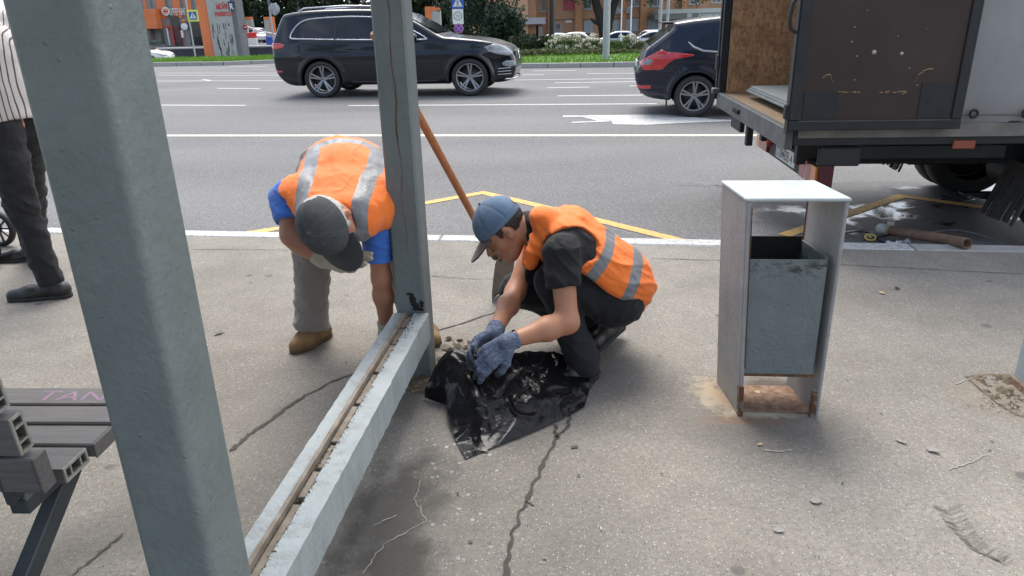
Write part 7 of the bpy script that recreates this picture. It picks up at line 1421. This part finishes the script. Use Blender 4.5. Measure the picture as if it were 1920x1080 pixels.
far_person(359, 85, 'person in a white shirt walking before the shop windows', fabric('white_cotton', (.6, .6, .6), (.5, .5, .5)), DARKTROUSER); far_person(366, 85, 'person in red standing beside the one in the white shirt', fabric('red_cotton', (.45, .03, .06), (.38, .02, .05)), fabric('red_trousers', (.3, .03, .05), (.25, .02, .04))); far_person(372, 84, 'person in dark clothes right of the person in red', BLACKCLOTH, DARKTROUSER)
# gate pillars, boom and a barrier block in the car park
def gate_pillar(x0, x1, y0, y1, Y, label, oside):
    a, b_ = atY(x0, y1, Y), atY(x1, y1, Y); z0 = tz(a[0], Y); z1 = float(atY(x0, y0, Y)[2]); root = thing('gate_pillar', label, 'pillar', ((a[0]+b_[0])/2, Y, z0), 0, None); w = b_[0]-a[0]
    mb = MB(); mb.box(a[0]+(w*.4 if oside < 0 else 0), b_[0]-(w*.3 if oside > 0 else 0), Y, Y+.8, z0, z1-.22); mb.build('grey_shaft', GRP, root); mb = MB()
    if oside < 0: mb.box(a[0]-.05, a[0]+w*.4-.002, Y-.03, Y+.8, z0, z1)
    elif oside > 0: mb.box(b_[0]-w*.3+.002, b_[0]+.03, Y-.03, Y+.8, z0, z1)
    mb.box(a[0]+.01, b_[0]-.01, Y-.04, Y+.82, z1-.219, z1+.02); mb.build('orange_cap', ORG, root)
gate_pillar(464.5, 475, 32, 70, 78, 'grey pillar with orange top farther back in the car park', 0); gate_pillar(500, 515, 32, 78, 70, 'grey pillar with orange edge and notice at the car park entrance', 1); gate_pillar(802, 828, 13, 80, 46, 'orange and grey pillar behind the bonnet of the suv', -1)
mb = MB(); a, b_ = atY(464, 50, 64), atY(496, 60, 64); mb.tube([a, b_, b_+np.array([1.5, 0, -.3])], .05, 8); mb.tube([a-UP*.02, np.array([a[0], 64, tz(a[0], 64)])], .06, 8); tag(mb.build('barrier_boom', SWH), 'pale boom barrier slanting down behind the no entry sign', 'barrier')
for (x, y, w, h, m1, lab) in ((472, 87, .9, .95, SWH, 'red and white upright barrier block before the car park'), (507, 88, .62, .62, SBL, 'small blue block on the kerb of the car park')):
    p = atY(x, y, 62.5); p[2] = hwl; root = thing('barrier_block', lab, 'barrier', p); mb = MB(); mb.box(p[0]-w/2, p[0]+w/2, 62.5, 62.9, p[2]-.2, p[2]+h*.55, 0, .03); mb.build('lower_half', m1, root); mb = MB(); mb.box(p[0]-w/2+.02, p[0]+w/2-.02, 62.5, 62.9, p[2]+h*.551, p[2]+h, 0, .03); mb.build('upper_half', SRD if m1 is SWH else SBL, root)

# brick office building on the right
YF = 78.0; off = thing('office_building', 'orange brick office building with a long entrance canopy', 'building', atY(1150, 74, YF)); fx = lambda x, Y=YF, y=40: float(atY(x, y, Y)[0]); fz = lambda y, x=1150, Y=YF: float(atY(x, y, Y)[2])
def brick(name, c1, c2):
    m, t, b = newmat(name); br = t.node('ShaderNodeTexBrick'); sp = t.node('ShaderNodeSeparateXYZ'); t.put(sp.inputs[0], t.pos()); cb = t.node('ShaderNodeCombineXYZ'); t.put(cb.inputs[0], t.math('ADD', sp.outputs[0], sp.outputs[1])); t.put(cb.inputs[1], sp.outputs[2]); t.put(br.inputs['Vector'], cb.outputs[0]); br.inputs['Color1'].default_value = col(c1); br.inputs['Color2'].default_value = col(c2); br.inputs['Mortar'].default_value = (.38, .30, .23, 1); br.inputs['Scale'].default_value = 4.0; br.inputs['Mortar Size'].default_value = .012; setb(t, b, col=t.mix(t.math('MULTIPLY', t.ramp(t.noise(t.pos(), .7, 4), .3, .7), .25), br.outputs[0], tuple(x*.7 for x in c1)), rough=.9); return m
BR1 = brick('orange_brick', (.50, .275, .155), (.43, .23, .13)); BR2 = brick('peach_brick', (.58, .33, .19), (.52, .28, .155)); BR3 = M('pilaster_brick', (.52, .27, .14), (.44, .215, .11), 3, .9)
zg = -2.2
mb = MB(); mb.box(fx(1003), fx(1560), YF, YF+14, zg, 12); mb.build('wall', BR1, off)
mb = MB(); mb.box(fx(880, 74), fx(990, 74), 74, YF+14, zg, 12); wg = mb.build('wing', BR2, off); mb = MB(); mb.box(fx(990, 74)+.01, fx(1003), 75.2, YF+13, zg, 12); mb.build('wing_return', BR1, off)
for x in (947, 955, 961, 967.5): mb = MB(); mb.box(fx(x, 74)-.05, fx(x, 74)+.05, 73.985, 74.02, fz(46, 955, 74), fz(6, 955, 74)); mb.build('slot_window', M('slot_brown', (.22, .10, .05), None, 3, .7), wg)
for a, b_ in ((1027, 1036), (1078, 1091), (1164, 1172), (1199, 1212), (1276, 1284)): mb = MB(); mb.box(fx(a), fx(b_), YF-.35, YF-.003, zg, 11.9); mb.build('pilaster', BR3, off)
WFR = M('window_frame_pale', (.42, .43, .44), None, 6, .6); WGL = M('office_glass', (.05, .065, .075), (.16, .18, .19), 3, .12, coat=.5, space='pos'); BLND = M('window_blind', (.36, .43, .45), (.30, .36, .38), 4, .6, space='pos')
def window(a, b_, y0, y1, blind=False, n=2):
    x0, x1, z0, z1 = fx(a), fx(b_), fz(y1), fz(y0); mb = MB(); f = .07
    mb.box(x0, x1, YF-.05, YF-.002, z0, z0+f); mb.box(x0, x1, YF-.05, YF-.002, z1-f, z1)
    for k in range(n+1): xx = x0+(x1-x0-f)*k/n; mb.box(xx, xx+f, YF-.048, YF-.003, z0+f+.001, z1-f-.001)
    o = mb.build('window', WFR, off); mb = MB(); mb.box(x0+f+.002, x1-f-.002, YF-.022, YF-.004, z0+f+.002, z1-f-.002); g_ = mb.build('pane', BLND if blind else WGL, o)
    mb = MB(); mb.box(x0-.08, x1+.08, YF-.12, YF-.004, z0-.07, z0-.002); mb.build('sill', WFR, o)
for a, b_, y0, y1, bl_, n in ((1095, 1113, 38, 60, True, 2), (1149, 1161, 38, 58, True, 1), (1173, 1197, 36, 58, True, 3), (1214, 1233, 36, 58, True, 3), (1093, 1109, -12, 16, False, 2), (1148, 1161, -14, 14, False, 2), (1178, 1198, -16, 13, False, 2), (1213, 1240, -16, 14, False, 3), (1289, 1309, -18, 11, False, 2), (1331, 1350, -18, 10, False, 2), (1040, 1052, 40, 58, False, 1), (1014, 1024, -10, 18, False, 1)): window(a, b_, y0, y1, bl_, n)
for a, b_, y0, y1 in ((1151, 1162, 16, 26), (1172, 1182, 15, 26)): mb = MB(); mb.box(fx(a), fx(b_), YF-.5, YF-.003, fz(y1), fz(y0), 0, .03); mb.lathe((fx((a+b_)/2), YF-.5, fz((y0+y1)/2)), FN, [(.001, .22), (.006, .2), (.007, .001)], 20, 1); mb.build('air_conditioner', [M('unit_grey', (.42, .43, .45)), SGY], off)
mb = MB(); mb.box(fx(1056), fx(1079), YF-.09, YF-.004, fz(17), fz(-14)); mb.build('red_banner', M('dusty_red', (.42, .085, .10), (.36, .07, .085), 2, .7), off)
mb = MB(); mb.box(fx(1060), fx(1072), YF-.09, YF-.004, fz(40.5), fz(36)); mb.build('street_plate', SWH, off)
mb = MB(); mb.box(fx(1003), fx(1240), YF-.06, YF-.004, fz(35.2), fz(33.6)); mb.build('brown_ledge', M('ledge_brown', (.20, .12, .08), None, 3, .8), off)
mb = MB(); mb.box(fx(980, 76), fx(1020, 76), 73, YF-.01, fz(45, 1000, 75), fz(33, 1000, 75)); mb.build('side_canopy', M('canopy_grey', (.33, .33, .34), (.28, .28, .29), 3, .6), off)
mb = MB(); mb.box(fx(1008), fx(1016), YF-1.6, YF-.01, zg, fz(45)); mb.build('porch_pier', CAPW, off)
CYL = M('canopy_pale', (.50, .55, .50), (.44, .48, .44), 2, .6); CYD = M('canopy_olive', (.17, .19, .165), (.14, .155, .135), 2, .6)
YC = YF-3.0; cx = lambda x: float(atY(x, 25, YC)[0]); cz = lambda y: float(atY(1290, y, YC)[2])
mb = MB(); mb.box(cx(1234), cx(1480), YC, YF-.36, cz(24.5), cz(16.5)); cn = mb.build('entrance_canopy', CYL, off); mb = MB(); mb.box(cx(1228), cx(1480), YC-.05, YF-.37, cz(35.5), cz(24.6)); mb.build('canopy_fascia', CYD, cn)
mb = MB(); text_mb(mb, 'Администрация', np.array([cx(1309), YC-.06, cz(32.6)]), FX, UP, .52, 0, 0, 'LEFT', .98, .01); mb.build('lettering', SWH, cn)
mb = MB(); mb.box(cx(1288), cx(1297), YC-.09, YC-.052, cz(33), cz(25.5)); mb.build('crest_plate', M('plate_pale', (.5, .52, .52)), cn)
for x in (1240, 1275, 1312, 1350): mb = MB(); mb.box(cx(x)-.14, cx(x)+.14, YC+.3, YC+.58, zg, cz(35.6)); mb.build('canopy_column', CAPW, off)
for a, b_ in ((1258, 1270), (1286, 1300), (1318, 1340)): mb = MB(); mb.box(fx(a), fx(b_), YF-.06, YF-.004, zg+.1, fz(36)); mb.build('entrance_door', SHGL, off)
# iron trellis by the hydrangea
tr0 = atY(1200, 90, 29.0); tr = thing('iron_trellis', 'rusty wire trellis standing in the shrubs left of the hatchback', 'trellis', (tr0[0], 29, 0)); zt_ = float(atY(1200, 57, 29)[2]); mb = MB()
for i in range(8): x = tr0[0]-.32+.64*i/7; mb.tube([(x, 29, 0), (x, 29, zt_*(.9+.1*math.sin(math.pi*i/7)))], .008, 5)
for j in range(6): z = zt_*.9*(j+1)/6; mb.tube([(tr0[0]-.32, 29, z), (tr0[0]+.32, 29, z)], .006, 5)
mb.build('wire_panel', M('rust_wire', (.09, .06, .045), None, 6, .8), tr)
